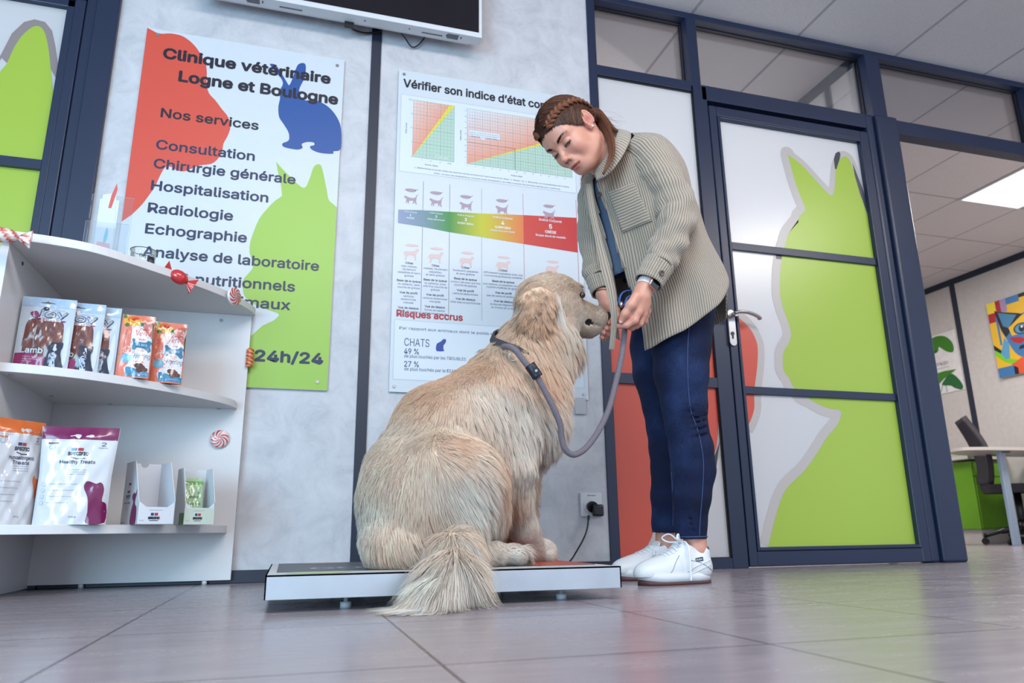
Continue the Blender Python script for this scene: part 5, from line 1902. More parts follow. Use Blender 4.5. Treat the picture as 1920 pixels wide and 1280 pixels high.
# ---- fur roots scattered by area
tri = np.concatenate([dF[:, [0, 1, 2]], dF[:, [0, 2, 3]]])
a_, b_, c_ = vco[tri[:, 0]], vco[tri[:, 1]], vco[tri[:, 2]]
ar = np.linalg.norm(np.cross(b_ - a_, c_ - a_), axis=1)
cen = (a_ + b_ + c_) / 3
nt = np.cross(b_ - a_, c_ - a_); nt /= np.linalg.norm(nt, axis=1)[:, None] + 1e-12
tocam = CAM_P - cen; tocam /= np.linalg.norm(tocam, axis=1)[:, None]
face = (nt * tocam).sum(1)
wgt = ar * np.where(face > -.35, 1.0, .25)
hct = (cen - HC) @ HR.T / HSC
wgt *= np.where((hct[:, 0] > -.05) & (np.abs(hct[:, 2]) < .1) & (hct[:, 1] > -.1), 3.0, 1.0)
wgt *= np.where((cen[:, 0] > D(935, 900, -.8)[0]) & (cen[:, 2] < D(960, 860, -.8)[2]), 2.2, 1.0)
NF = 185000
ti = rng.choice(len(tri), NF, p=wgt / wgt.sum())
r1, r2 = np.sqrt(rng.random(NF)), rng.random(NF)
w0, w1, w2 = 1 - r1, r1 * (1 - r2), r1 * r2
root = a_[ti] * w0[:, None] + b_[ti] * w1[:, None] + c_[ti] * w2[:, None]
nv = nrm[tri[ti, 0]] * w0[:, None] + nrm[tri[ti, 1]] * w1[:, None] + nrm[tri[ti, 2]] * w2[:, None]
nv /= np.linalg.norm(nv, axis=1)[:, None]
hr = (root - HC) @ HR.T / HSC
bad = ((hr[:, 0] > .190) & (hr[:, 1] > -.030)) | ((((hr[:, 0] - .084) / .015) ** 2 + ((hr[:, 1] - .040) / .010) ** 2 < 1) & (np.abs(hr[:, 2]) > .02)) \
    | ((((hr[:, 0] - .124) / .014) ** 2 + ((hr[:, 1] + .030) / .011) ** 2 < 1) & (hr[:, 2] > 0)) | ((((hr[:, 0] - .148) / .024) ** 2 + ((hr[:, 1] + .033) / .0065) ** 2 < 1) & (hr[:, 2] > 0)) \
    | (root[:, 2] < .006)
root, nv, hr = root[~bad], nv[~bad], hr[~bad]
N = len(root)
col, Ln, dr, lf_ = coat(root)
lowf = lambda P, f, ph: np.sin(P[:, 0] * f + ph) * np.sin(P[:, 2] * f * 1.3 + ph * 2) * np.cos(P[:, 1] * f * .9 + ph * 3)
# clumps share a direction so the coat breaks into locks
NCL = 5200
cidx = rng.choice(N, NCL, replace=False)
cc = root[cidx]
near = np.zeros(N, int)
for s0 in range(0, N, 4000):
    d2 = ((root[s0:s0 + 4000, None, :] - cc[None]) ** 2).sum(2)
    near[s0:s0 + 4000] = d2.argmin(1)
cdir = rng.normal(0, 1, (NCL, 3)) * .07
clen = rng.uniform(.82, 1.1, NCL)
ccol = rng.normal(0, .04, NCL)
cctr = cc[near]
t_ = dr - nv * (dr * nv).sum(1)[:, None]
t_ /= np.linalg.norm(t_, axis=1)[:, None] + 1e-9
swirl = np.stack([lowf(root, 26, .3), lowf(root, 22, 1.7), lowf(root, 24, 2.9)], 1) * .24
hd = t_ + cdir[near] * np.clip(Ln / .035, .15, 1)[:, None] + swirl * (Ln[:, None] > .02) + rng.normal(0, .035, (N, 3)) + nv * (lf_[:, None] * .6 + .03)
hd /= np.linalg.norm(hd, axis=1)[:, None]
Ln = Ln * clen[near] * rng.uniform(.7, 1.15, N)
K = 5
ts = np.linspace(0, 1, K)
P = root[:, None, :] - nv[:, None, :] * .0004 + nv[:, None, :] * (.0022 * np.minimum(1, ts * 2.5))[None, :, None] + hd[:, None, :] * (Ln[:, None] * ts)[:, :, None]
# tips gather towards their lock and sag
pull = (cctr - root) * .38
pull -= nv * (pull * nv).sum(1)[:, None]
P += pull[:, None, :] * (ts ** 1.3)[None, :, None] * np.clip((Ln - .010) / .03, 0, 1)[:, None, None]
sag = Ln ** 1.0 * .30
P[:, :, 2] -= sag[:, None] * ts[None] ** 2
# stay outside the body: push back along the normal
P += nv[:, None, :] * (np.clip(Ln, 0, .05) * .22)[:, None, None] * np.sin(ts * pi * .6)[None, :, None]
P[:, :, 2] = np.maximum(P[:, :, 2], np.where((P[:, :, 1] > -1.062), .0738, .002))
R = (.00046 + .00018 * np.clip(Ln / .05, 0, 1))[:, None] * (1.02 - ts[None] ** 1.5)
shade = 1.0 + ccol[near] + rng.normal(0, .05, N)
fc = np.clip(col * shade[:, None], 0, .98)
FUR = None
k = NT('golden_fur')
at = k.n('Attribute', {'attribute_name': 'Col'})
b = k.bsdf(Base_Color=at.outputs['Color'], Roughness=.48)
b.inputs['Specular IOR Level'].default_value = .35
b.inputs['Sheen Weight'].default_value = .15
d_ = k.n('BsdfTranslucent', Color=at.outputs['Color'])
hn = k.n('Attribute', {'attribute_name': 'hn'})
gn = k.n('NewGeometry')
v1 = k.n('VectorMath', {'operation': 'SCALE'}, _0=hn.outputs['Vector'])
v1.inputs['Scale'].default_value = 1.6
v2 = k.n('VectorMath', {'operation': 'ADD'}, _0=v1.outputs[0], _1=gn.outputs['Normal'])
v3 = k.n('VectorMath', {'operation': 'NORMALIZE'}, _0=v2.outputs[0])
k.t.links.new(v3.outputs[0], b.inputs['Normal'])
mx = k.n('MixShader', None, _0=.40, _1=b.outputs[0], _2=d_.outputs[0])
k.t.links.new(mx.outputs[0], k.out.inputs[0])
FUR = k.m
fur = keep(hairs('fur', P, R, fc, FUR, None, nv), dog)
fur['kind'] = 'stuff'

# ---- ear (near) and its fur: a hanging flap
def flap(name, pts_px, Y0, thick, bulge, parent, colf, hairL, n_h):
    out = smooth_outline([(p[0], p[1]) for p in pts_px], 4)
    bm = bmesh.new()
    cx = sum(p[0] for p in out) / len(out); cy = sum(p[1] for p in out) / len(out)
    top = min(p[1] for p in out)
    rings = []
    V = []
    for r in (1.0, .93, .75, .5, .25, .01):
        ring = []
        for (x, y) in out:
            xx, yy = cx + (x - cx) * r, cy + (y - cy) * r
            dep = bulge * sqrt(max(0, 1 - r * r)) + thick
            ring.append(bm.verts.new(D(xx, yy, Y0 - dep - .010 * (yy - top) / 100)))
        rings.append(ring)
    back = [bm.verts.new(D(cx + (x - cx) * .93, cy + (y - cy) * .93, Y0)) for x, y in out]
    n = len(out)
    for a, b in zip(rings, rings[1:]):
        for i in range(n):
            f = bm.faces.new((a[i], a[(i + 1) % n], b[(i + 1) % n], b[i])); f.smooth = True
    for i in range(n):
        f = bm.faces.new((back[i], back[(i + 1) % n], rings[0][(i + 1) % n], rings[0][i])); f.smooth = True
    bm.faces.new(rings[-1]); bm.faces.new(back[::-1])
    bmesh.ops.recalc_face_normals(bm, faces=bm.faces)
    me = bpy.data.meshes.new(name)
    bm.to_mesh(me); bm.free()
    co = np.array([v.co[:] for v in me.vertices])
    set_vcol(me, np.array([colf(p) for p in co]))
    o = keep(obj(name, me, FURSKIN), parent)
    # hair
    me.calc_loop_triangles()
    T = np.array([t.vertices[:] for t in me.loop_triangles])
    nn = np.array([v.normal[:] for v in me.vertices])
    A_, B_, C2 = co[T[:, 0]], co[T[:, 1]], co[T[:, 2]]
    ar = np.linalg.norm(np.cross(B_ - A_, C2 - A_), axis=1)
    ti = rng.choice(len(T), n_h, p=ar / ar.sum())
    u1, u2 = np.sqrt(rng.random(n_h)), rng.random(n_h)
    w = np.stack([1 - u1, u1 * (1 - u2), u1 * u2], 1)
    rt = (co[T[ti]] * w[:, :, None]).sum(1)
    n2 = (nn[T[ti]] * w[:, :, None]).sum(1)
    return o, rt, n2


GE = np.array(rgbw(248, 208, 174)[:3]); CE = np.array(rgbw(254, 230, 206)[:3])
earpx = [(985, 548), (1010, 538), (1030, 545), (1042, 560), (1040, 580), (1034, 605), (1022, 625), (1005, 630), (988, 620), (975, 605), (978, 580), (975, 560)]
zt0, zb0 = D(1000, 545, -.80)[2], D(1000, 625, -.80)[2]
ecol = lambda p: GE * .85 + (CE - GE) * .5 * np.clip((p[2] - zb0) / (zt0 - zb0), 0, 1)
ear, rt, n2 = flap('ear', earpx, -.812, .010, .016, dog, ecol, .012, 9000)
ed = D(1002, 640, -.80) - D(1008, 560, -.80); ed /= np.linalg.norm(ed)
NE = len(rt)
clp = rng.choice(NE, 260, replace=False)
ner = ((rt[:, None, :] - rt[clp][None]) ** 2).sum(2).argmin(1)
ed2 = ed + rng.normal(0, .22, (260, 3))[ner] + rng.normal(0, .10, (NE, 3)) + n2 * .55
# swirl at the top of the ear
ed2 += np.array([.5, 0, .0]) * np.clip((rt[:, 2] - zt0 + .03) / .05, 0, 1)[:, None] * np.sin(rt[:, 0] * 120)[:, None]
ed2 /= np.linalg.norm(ed2, axis=1)[:, None]
LE = rng.uniform(.010, .022, NE) * (1 + .5 * np.clip(1 - (rt[:, 2] - zb0) / (zt0 - zb0), 0, 1))
PE = rt[:, None, :] + n2[:, None, :] * .0006 + ed2[:, None, :] * (LE[:, None] * ts)[:, :, None]
PE += ((rt[clp][ner] - rt) * .4)[:, None, :] * ts[None, :, None]
cE = np.array([ecol(p) for p in rt]) * (1.12 + rng.normal(0, .07, 260)[ner] + rng.normal(0, .05, NE))[:, None]
# long pale hair hanging behind and under the ear
NB = 2600
bx = rng.random(NB)
b0 = np.array([D(1040 + 12 * q + rng.normal(0, 2.5), 556 + 52 * q + rng.normal(0, 5), -.812) for q in bx])
bdir = D(1056, 650, -.79) - D(1046, 590, -.79); bdir /= np.linalg.norm(bdir)
wv = np.sin(bx * 40)[:, None] * np.array([.25, 0, 0])
bd = bdir + wv + rng.normal(0, .12, (NB, 3))
LB = rng.uniform(.022, .048, NB)
PB = b0[:, None, :] + bd[:, None, :] * (LB[:, None] * ts)[:, :, None] + np.array([0, 0, 0])
PB[:, :, 0] += (np.sin(ts * 5 + 1)[None] * .004)
cB = np.tile(np.array(rgbw(250, 240, 230)[:3]), (NB, 1)) * (1 + rng.normal(0, .08, NB))[:, None]
ex = keep(hairs('ear_fur', np.concatenate([PE, PB]), (.0005 * (1.02 - ts ** 1.5))[None] * np.ones((NE + NB, 1)), np.clip(np.concatenate([cE, cB]), 0, .98), FUR, None, np.concatenate([n2, np.tile(hk * .8 + np.array([0, 0, .4]), (NB, 1))])), dog)
ex['kind'] = 'stuff'

# ---- tail plume: long strands along the tail
tc_ = catmull(tailp, 12)
NTL = 9000
q = rng.random(NTL) ** .9
ii = q * (len(tc_) - 1.001)
i0 = ii.astype(int)
ctr = tc_[i0] + (tc_[i0 + 1] - tc_[i0]) * (ii - i0)[:, None]
tg = np.gradient(tc_, axis=0); tg /= np.linalg.norm(tg, axis=1)[:, None]
tgd = tg[i0]
ang = rng.uniform(0, 2 * pi, NTL)
# 140 locks
lk = rng.integers(0, 200, NTL)
lq, la = rng.random(200) ** .9, rng.uniform(0, 2 * pi, 200)
ii = np.clip(lq[lk] + rng.normal(0, .015, NTL), 0, .999) * (len(tc_) - 1.001)
i0 = ii.astype(int)
ctr = tc_[i0] + (tc_[i0 + 1] - tc_[i0]) * (ii - i0)[:, None]
tgd = tg[i0]
ang = la[lk] + rng.normal(0, .25, NTL)
cam_d = CAM_P - ctr; cam_d /= np.linalg.norm(cam_d, axis=1)[:, None]
e1 = cam_d - tgd * (cam_d * tgd).sum(1)[:, None]; e1 /= np.linalg.norm(e1, axis=1)[:, None]
e2 = np.cross(tgd, e1)
rad = e1 * np.cos(ang)[:, None] + e2 * np.sin(ang)[:, None]
rr_ = np.interp(ii / len(tc_), np.linspace(0, 1, 6), tr)
K2 = 9
t2_ = np.linspace(0, 1, K2)
LT = (.07 + .075 * np.interp(ii / len(tc_), [0, .35, .7, 1], [0.1, .5, 1, .8])) * rng.uniform(.75, 1.1, NTL) * rng.uniform(.8, 1.1, 200)[lk]
out_ = rad * .45 + tgd * .75
vel = out_[:, None, :] * np.ones((1, K2, 1))
drp = np.zeros((NTL, K2, 3)); drp[:, :, 2] = -1.6 * t2_[None]
left = np.zeros((NTL, K2, 3)); left[:, :, 0] = -.55 * t2_[None] * (lq[lk] > .50)[:, None] - .75 * t2_[None] * ((lq[lk] <= .50) & (lk % 3 == 0))[:, None] + .15 * t2_[None] * np.sin(lk)[:, None]
vel = vel + drp + left
vel /= np.linalg.norm(vel, axis=2, keepdims=True)
step = np.diff(t2_, prepend=0)
PT = ctr[:, None, :] + (rad * (rr_ * .8)[:, None])[:, None, :] + np.cumsum(vel * step[None, :, None], axis=1) * LT[:, None, None]
flo = np.where(PT[:, :, 1] > -1.063, .074, .003) + rng.uniform(0, .006, NTL)[:, None]
PT[:, :, 2] = np.maximum(PT[:, :, 2], flo)
# strands near the front edge slide over it
inside = (PT[:, :, 1] > -1.068) & (PT[:, :, 2] < .0735)
PT[:, :, 1] = np.where(inside, -1.07, PT[:, :, 1])
tcx = np.where(rng.random(200) < .35, 1, 0)[lk]
cT = np.where(tcx[:, None] == 1, np.array(rgbw(253, 238, 220)[:3]), np.array(rgbw(255, 252, 248)[:3])) * (1 + rng.normal(0, .06, 200)[lk] + rng.normal(0, .04, NTL))[:, None]
tl_ = keep(hairs('tail_fur', PT, (.00062 * (1.03 - t2_ ** 2))[None] * np.ones((NTL, 1)), np.clip(cT, 0, .98), FUR, None, rad), dog)
tl_['kind'] = 'stuff'

# ---- eyes, nose
EYE = mat('dark_brown_eye', rgb(40, 22, 16), .05, 0, .02, coat=1.0)
for s_ in (1, -1):
    bm = bmesh.new()
    bmesh.ops.create_uvsphere(bm, u_segments=20, v_segments=14, radius=.0102, matrix=Matrix.Translation(H(.0810, .038, .0378 * s_)))
    keep(obj('eye', bm, EYE, None, True), dog)
Fn = Field(H(.202, -.004, 0) - .03, H(.202, -.004, 0) + .03, .0014)
Fn.ell(H(.203, -.002, 0), (.013, .0125, .0175), HR, 0)
Fn.ell(H(.198, -.012, 0), (.013, .009, .011), HR, .006)
for s_ in (1, -1):
    Fn.ell(H(.214, -.003, .0085 * s_), (.005, .0035, .0040), HR, .002, '-')
NOSE = mat('black_wet_nose', rgb(24, 21, 26), .35, 0, .1, 300, bump=.4)
keep(obj('nose', vf_mesh('nose', [Fn.mesh()]), NOSE), dog)
# whiskers
wp_ = []
for k in range(9):
    s0 = H(.145 + rng.uniform(-.015, .015), -.035 + rng.uniform(-.012, .012), .028)
    d = hf * rng.uniform(-.1, .7) + hs * rng.uniform(.6, 1) - hu * rng.uniform(0, .7)
    d /= np.linalg.norm(d)
    wp_.append([s0 + d * .045 * t - np.array([0, 0, .012]) * t * t for t in ts])
wh = keep(hairs('whiskers', np.array(wp_), (.00022 * (1.05 - ts))[None] * np.ones((9, 1)), np.tile(np.array(CWH[:3]), (9, 1)), FUR, None), dog)
wh['kind'] = 'stuff'
# claws
for k, (px, py, Y) in enumerate(((1033, 1041, -.668), (1036, 1045, -.684), (1030, 1048, -.70), (974, 1047, -.955), (979, 1043, -.945), (980, 1038, -.935))):
    p = D(px, py, Y); p[2] = max(p[2], .079)
    bm = bmesh.new(); add_cyl(bm, p, p + np.array([.010, -.002, -.004]), .0035, .0012, 10)
    keep(obj('claw', bm, mat('dark_claw', rgb(70, 56, 52), .4)), dog)

# ---- collar
t = thing('dog_collar', 'dark grey webbing collar with metal ring around the neck of the dog', 'collar', tuple(D(990, 660, -.75)))
cpx = [(925, 640, -.795), (945, 648, -.835), (975, 660, -.856), (1010, 686, -.84), (1038, 700, -.80), (1052, 708, -.74), (1045, 690, -.66), (1000, 640, -.64), (950, 622, -.68), (925, 628, -.74)]
bm = bmesh.new()
cp_ = catmull([D(*p) for p in cpx] + [D(*cpx[0])], 6)
cen_ = cp_.mean(0)
upv = D(1005, 620, -.75) - D(970, 700, -.75); upv /= np.linalg.norm(upv)
N_ = len(cp_)
rings = []
for i, p in enumerate(cp_):
    rad_ = p - cen_; rad_ -= upv * (rad_ @ upv); rad_ /= np.linalg.norm(rad_)
    rings.append([bm.verts.new(p + upv * a * .012 + rad_ * b) for a, b in ((-1, -.002), (1, -.002), (1, .003), (-1, .003))])
for i in range(N_ - 1):
    for k in range(4):
        bm.faces.new((rings[i][k], rings[i][(k + 1) % 4], rings[i + 1][(k + 1) % 4], rings[i + 1][k]))
bmesh.ops.recalc_face_normals(bm, faces=bm.faces)
keep(obj('strap', bm, mat('dark_grey_webbing', rgb(62, 56, 62), .8, 0, .15, 300, bump=.3)), t)
bm = bmesh.new()
rp = D(962, 668, -.890)
add_tube(bm, [rp + .011 * cos(a) * CAM_R[0] + .011 * sin(a) * CAM_R[1] for a in np.linspace(0, 2 * pi, 28)], .0016, 8, False)
keep(obj('ring', bm, CHROME), t)

# ---- leash
t = thing('dog_leash', 'grey round rope leash hanging from the hand in a loop to the collar', 'leash', tuple(D(1060, 800, -.86)))
lp_ = [D(944, 650, -.868), D(955, 650, -.893), D(968, 658, -.905), D(985, 680, -.912), D(1003, 700, -.915), D(1020, 730, -.912), D(1038, 765, -.908), D(1050, 795, -.90), D(1053, 820, -.89), D(1060, 842, -.885), D(1076, 852, -.88), D(1098, 840, -.87), D(1122, 808, -.86), D(1142, 765, -.85), D(1155, 715, -.845), D(1165, 670, -.84), D(1171, 625, -.835), D(1172, 600, -.835)]
bm = bmesh.new()
cv = catmull(lp_, 12)
add_tube(bm, cv, .0082, 16)
keep(obj('rope', bm, mat('grey_braided_rope', rgb(112, 104, 112), .8, 0, .15, 260, bump=.5)), t)
bm = bmesh.new()
a, b = D(993, 684, -.914), D(1009, 707, -.917)
add_tube(bm, [a + (b - a) * q for q in np.linspace(0, 1, 8)], .0145, 20)
keep(obj('leather_stop', bm, mat('dark_navy_leather', rgb(26, 30, 48), .4)), t)
ctr = (a + b) / 2
tw = CAM_P - ctr; tw /= np.linalg.norm(tw)
bm = bmesh.new()
cen2 = ctr + CAM_R[0] * .006 + CAM_R[1] * .001
add_cyl(bm, cen2, cen2 + tw * .017, .0095, .009, 24)
keep(obj('stop_tab', bm, BLACK), t)
bm = bmesh.new()
add_cyl(bm, cen2 + tw * .017, cen2 + tw * .0195, .0048, .0035, 20)
keep(obj('rivet', bm, CHROME), t)

# ================================================================== PERSON
from mathutils.bvhtree import BVHTree
per = thing('person', 'young woman in a beige corduroy overshirt, dark jeans and white trainers, bending towards the dog', 'person', (1.1, -.60, 0))


def frame_at(px, py):
    k = -ray(px, py); k /= np.linalg.norm(k)
    i = CAM_R[0] - k * (CAM_R[0] @ k); i /= np.linalg.norm(i)
    return i, np.cross(k, i), k


# head frame: f forward, u up, l her left (towards the viewer)
pi_, pj_, pk_ = frame_at(1069, 252)
pl = pi_ * .535 + pj_ * .59 + pk_ * .605; pl /= np.linalg.norm(pl)
pu = pi_ * -.78 + pj_ * .62; pu -= pl * (pu @ pl); pu /= np.linalg.norm(pu)
pf = np.cross(pl, pu)
PO = D(1069, 252, -.78)
PR = np.array([pf, pu, pl])


def h(f, u, l):
    return PO + pf * f + pu * u + pl * l


def axis(segs):
    out = [segs[0][0]]
    for a, b, c in segs:
        n = max(1, int(round((b - a) / c)))
        out += list(np.linspace(a, b, n + 1)[1:])
    return np.array(out)


hcz = PO[2]
AX = [axis([(.60, .66, .008), (.66, 1.02, .0023), (1.02, 1.42, .009)]),
      axis([(-1.0, -.96, .008), (-.96, -.50, .0023), (-.50, -.32, .009)]),
      axis([(.0, .17, .006), (.17, .66, .012), (.66, .90, .0023), (.90, hcz - .20, .012), (hcz - .20, hcz + .16, .0022), (hcz + .16, hcz + .19, .008)])]
F = Field(None, None, .009, AX)
FC = F.c


def fine(v):
    F.c = v


fine(.0025)
F.ell(h(-.014, .028, 0), (.098, .088, .074), PR, 0)
F.ell(h(.030, -.040, 0), (.060, .083, .058), PR, .025)
F.ell(h(.044, .028, 0), (.044, .052, .056), PR, .02)
F.ell(h(.072, -.092, 0), (.020, .018, .022), PR, .022)
for s_ in (1, -1):
    F.cap(h(-.005, -.062, .048 * s_), h(.060, -.092, .020 * s_), .018, .014, .03)
    F.ell(h(.054, -.034, .038 * s_), (.030, .028, .022), PR, .02)
    F.cap(h(.082, .018, .012 * s_), h(.066, .020, .046 * s_), .009, .008, .014)
    F.ell(h(.094, -.002, .031 * s_), (.013, .012, .018), PR, .012, '-')
    F.ell(h(.0735, -.003, .031 * s_), (.0140, .0115, .0150), PR, .003)
    F.cap(h(.087, .006, .019 * s_), h(.082, .007, .043 * s_), .0014, .0012, .003, '-')
    F.cap(h(.090, -.009, .020 * s_), h(.084, -.010, .042 * s_), .0016, .0014, .002, '-')
F.cap(h(.082, .004, 0), h(.104, -.030, 0), .0075, .0095, .013)
F.ell(h(.108, -.034, 0), (.0105, .0098, .0100), PR, .006)
for s_ in (1, -1):
    F.ell(h(.098, -.041, .0115 * s_), (.0095, .0070, .0062), PR, .005)
    F.ell(h(.103, -.0475, .007 * s_), (.0045, .0035, .0030), PR, .002, '-')
F.ell(h(.088, -.064, 0), (.014, .020, .026), PR, .014)
F.ell(h(.0985, -.0655, 0), (.0065, .0048, .017), PR, .004)
F.ell(h(.0960, -.0765, 0), (.0075, .0056, .0150), PR, .004)
for s_ in (1, -1):
    F.cap(h(.1035, -.0708, 0), h(.0860, -.0720, .0235 * s_), .0014, .0012, .0025, '-')
# ears
for s_ in (1, -1):
    e0 = (-.010, -.012, .074)
    er = np.array([pf * .93 + pu * .25 - pl * s_ * .28, pu * .95 - pf * .25, pl * s_ * .95 + pf * .28])
    er = np.array([v / np.linalg.norm(v) for v in er])
    ec = h(e0[0], e0[1] + .004, e0[2] * s_)
    F.ell(ec, (.0185, .030, .0085), er, .004)
    F.ell(ec + er[2] * .010 + er[0] * .002 + er[1] * .003, (.0095, .017, .0045), er, .004, '-')
    ring_ = [ec + er[0] * (.016 * cos(a) - .001) + er[1] * (.027 * sin(a) + .002) + er[2] * .006 for a in np.linspace(-1.2, 3.9, 14)]
    for a, b in zip(ring_, ring_[1:]):
        F.cap(a, b, .0034, .0034, .003)
    F.ell(ec - er[1] * .026 + er[0] * .004 + er[2] * .003, (.008, .009, .0055), er, .006)
    if s_ == 1:
        EARL = ec - er[1] * .027 + er[0] * .004 + er[2] * .0095
# neck and the body under the clothes
NB = D(1150, 288, -.72)
F.cap(h(-.030, -.030, 0), D(1128, 292, -.745), .052, .052, .03)
F.cap(h(.005, -.060, 0), D(1130, 300, -.75), .036, .046, .03)
fine(.010)
F.cap(D(1128, 292, -.745), NB, .050, .045, .03)
F.cap(NB, D(1205, 400, -.69), .045, .09, .05)
F.cap(D(1205, 400, -.69), D(1258, 560, -.66), .09, .095, .05)
SHN, SHF = D(1205, 312, -.80), D(1128, 345, -.60)
F.cap(SHF, SHN, .034, .034, .03)
ELN, WRN = D(1272, 415, -.875), D(1211, 536, -.90)
F.cap(SHN, ELN, .028, .028, .03)
fine(.006)
F.cap(ELN, WRN, .030, .0235, .02)
ELF, WRF = D(1118, 440, -.53), D(1131, 552, -.60)
F.cap(SHF, ELF, .036, .030, .03)
F.cap(ELF, WRF, .028, .022, .02)
fine(.010)
HN, HF = D(1285, 580, -.70), D(1240, 590, -.55)
KN, KF = D(1288, 800, -.70), D(1247, 800, -.54)
AN, AF = D(1304, 1030, -.665), D(1249, 1018, -.455)
F.cap(D(1262, 570, -.64), HN, .08, .065, .05); F.cap(D(1258, 570, -.62), HF, .08, .065, .05)
for a, b, c in ((HN, KN, AN), (HF, KF, AF)):
    F.cap(a, b, .058, .043, .02); F.cap(b, b + (c - b) * .4, .043, .045, .02); F.cap(b + (c - b) * .4, c, .045, .033, .02)
    F.cap(c, c + np.array([-.01, 0, -.05]), .033, .036, .01)
    F.cap(c + np.array([.01, 0, -.055]), c + np.array([-.13, 0, -.075]), .030, .022, .03)
    for sy in (-1, 1):
        F.ell(c + np.array([0, .028 * sy, .0]), (.012, .010, .013), None, .01)

# hands
fine(.0025)


def chain(pts, rs, k=.004):
    for i in range(len(pts) - 1):
        F.cap(pts[i], pts[i + 1], rs[i], rs[i + 1], k)


# near hand: back of the hand to the viewer, thumb and index pinching the leash
kn = [D(1186, 573, -.905), D(1196, 585, -.900), D(1206, 588, -.888), D(1213, 583, -.872)]
F.cap(WRN, D(1203, 556, -.900), .0235, .0245, .012)
for p, r in zip(kn, (.0135, .0135, .0125, .0115)):
    F.cap(D(1204, 548, -.898), p, .018, r, .012)
F.ell(D(1202, 568, -.893), (.026, .017, .028), None, .012)
TH = [D(1193, 556, -.912), D(1182, 572, -.912), D(1172, 588, -.900), D(1165, 601, -.888)]
chain(TH, (.0145, .0125, .0108, .0088), .008)
IN_ = [kn[1], D(1190, 601, -.898), D(1176, 609, -.885), D(1161, 611, -.872)]
chain(IN_, (.0125, .0105, .0095, .0080), .005)
chain([kn[0], D(1178, 592, -.893), D(1172, 605, -.875), D(1166, 610, -.860)], (.0125, .0100, .0090, .0075), .004)
chain([kn[2], D(1200, 606, -.880), D(1185, 614, -.862), D(1176, 612, -.848)], (.0120, .0100, .0090, .0078), .004)
chain([kn[3], D(1208, 602, -.862), D(1194, 611, -.845), D(1184, 609, -.838)], (.0108, .0092, .0082, .0070), .004)
# far hand: coming down behind the muzzle, fingers curling under the lips
PAL = D(1150, 585, -.612)
F.cap(WRF, D(1140, 570, -.61), .022, .024, .012)
F.cap(D(1140, 570, -.61), PAL, .024, .024, .015)
FG = [([(1152, 592, -.625), (1154, 604, -.65), (1146, 607, -.675), (1139, 604, -.69)], (.0115, .0100, .0092, .0078)),
      ([(1150, 600, -.62), (1152, 614, -.65), (1144, 618, -.68), (1136, 615, -.695)], (.0115, .0100, .0092, .0078)),
      ([(1146, 606, -.615), (1146, 622, -.645), (1138, 627, -.675), (1131, 623, -.692)], (.0110, .0095, .0088, .0074)),
      ([(1141, 610, -.61), (1140, 628, -.635), (1133, 635, -.665), (1128, 632, -.682)], (.0100, .0085, .0078, .0066)),
      ([(1146, 578, -.62), (1156, 582, -.65), (1157, 592, -.68), (1152, 600, -.695)], (.0130, .0115, .0100, .0082))]
for pts, rs in FG:
    chain([D(*p) for p in pts], rs, .004)
F.c = FC
bV, bF = F.mesh()
del F
me = vf_mesh('body', [(bV, bF)])
q = (bV - PO) @ PR.T
SK = np.array(rgb(214, 154, 132)[:3]); PK = np.array(rgb(198, 112, 100)[:3]); LP = np.array(rgb(182, 92, 88)[:3]); DK = np.array(rgb(84, 50, 44)[:3])
cols = np.tile(SK, (len(bV), 1))


def blend(mask, c, a=1.0):
    mask = np.clip(mask, 0, 1)[:, None] * a
    cols[:] = cols * (1 - mask) + np.array(c) * mask


def blob(f, u, l, r):
    return np.exp(-(((q[:, 0] - f) / r[0]) ** 2 + ((q[:, 1] - u) / r[1]) ** 2 + ((q[:, 2] - l) / r[2]) ** 2))


for s_ in (1, -1):
    blend(blob(.062, -.036, .042 * s_, (.03, .022, .02)), PK, .45)
    blend(blob(-.010, -.010, .080 * s_, (.02, .03, .02)), PK, .75)
    lash = np.exp(-((q[:, 1] + .0085 + .12 * (np.abs(q[:, 2]) - .031) ** 2 * 30) / .0029) ** 2) * (np.abs(np.abs(q[:, 2]) - .031) < .0145) * (q[:, 0] > .06) * (q[:, 2] * s_ > 0)
    blend(lash, rgb(40, 26, 24)[:3], .95)
    blend(blob(.082, .004, .031 * s_, (.02, .006, .016)), PK, .35)
blend(blob(.108, -.036, 0, (.014, .010, .014)), PK, .45)
lipu = ((q[:, 2] / .0235) ** 2 + ((q[:, 1] + .0712) / .0085) ** 2 < 1) & (q[:, 0] > .078)
blend(lipu.astype(float), LP, .8)
lipln = (np.abs(q[:, 1] + .0712) < .0016) & (np.abs(q[:, 2]) < .024) & (q[:, 0] > .08)
blend(lipln.astype(float), rgb(112, 48, 48)[:3], .8)
for s_ in (1, -1):
    blend(blob(.1035, -.0475, .007 * s_, (.004, .004, .0035)), rgb(96, 46, 42)[:3], .9)
EC = h(-.010, -.008, .079)
blend(np.exp(-((bV - EC) ** 2).sum(1) / .010 ** 2), rgb(150, 66, 58)[:3], .7)
for p in [FG[i][0][-1] for i in range(5)]:
    d2 = ((bV - D(*p)) ** 2).sum(1)
    blend(np.exp(-d2 / .016 ** 2), PK, .6)
for p in (TH[-1], IN_[-1], IN_[1], kn[0], kn[1]):
    d2 = ((bV - p) ** 2).sum(1)
    blend(np.exp(-d2 / .013 ** 2), PK, .5)
set_vcol(me, cols)
k = NT('skin')
at = k.n('Attribute', {'attribute_name': 'Col'})
tcn = k.n('TexCoord')
no = k.n('TexNoise', Vector=tcn.outputs['Object'], Scale=260.0, Detail=3.0)
b = k.bsdf(Base_Color=at.outputs['Color'], Roughness=.46)
b.inputs['Subsurface Weight'].default_value = .12
b.inputs['Subsurface Radius'].default_value = (.012, .005, .003)
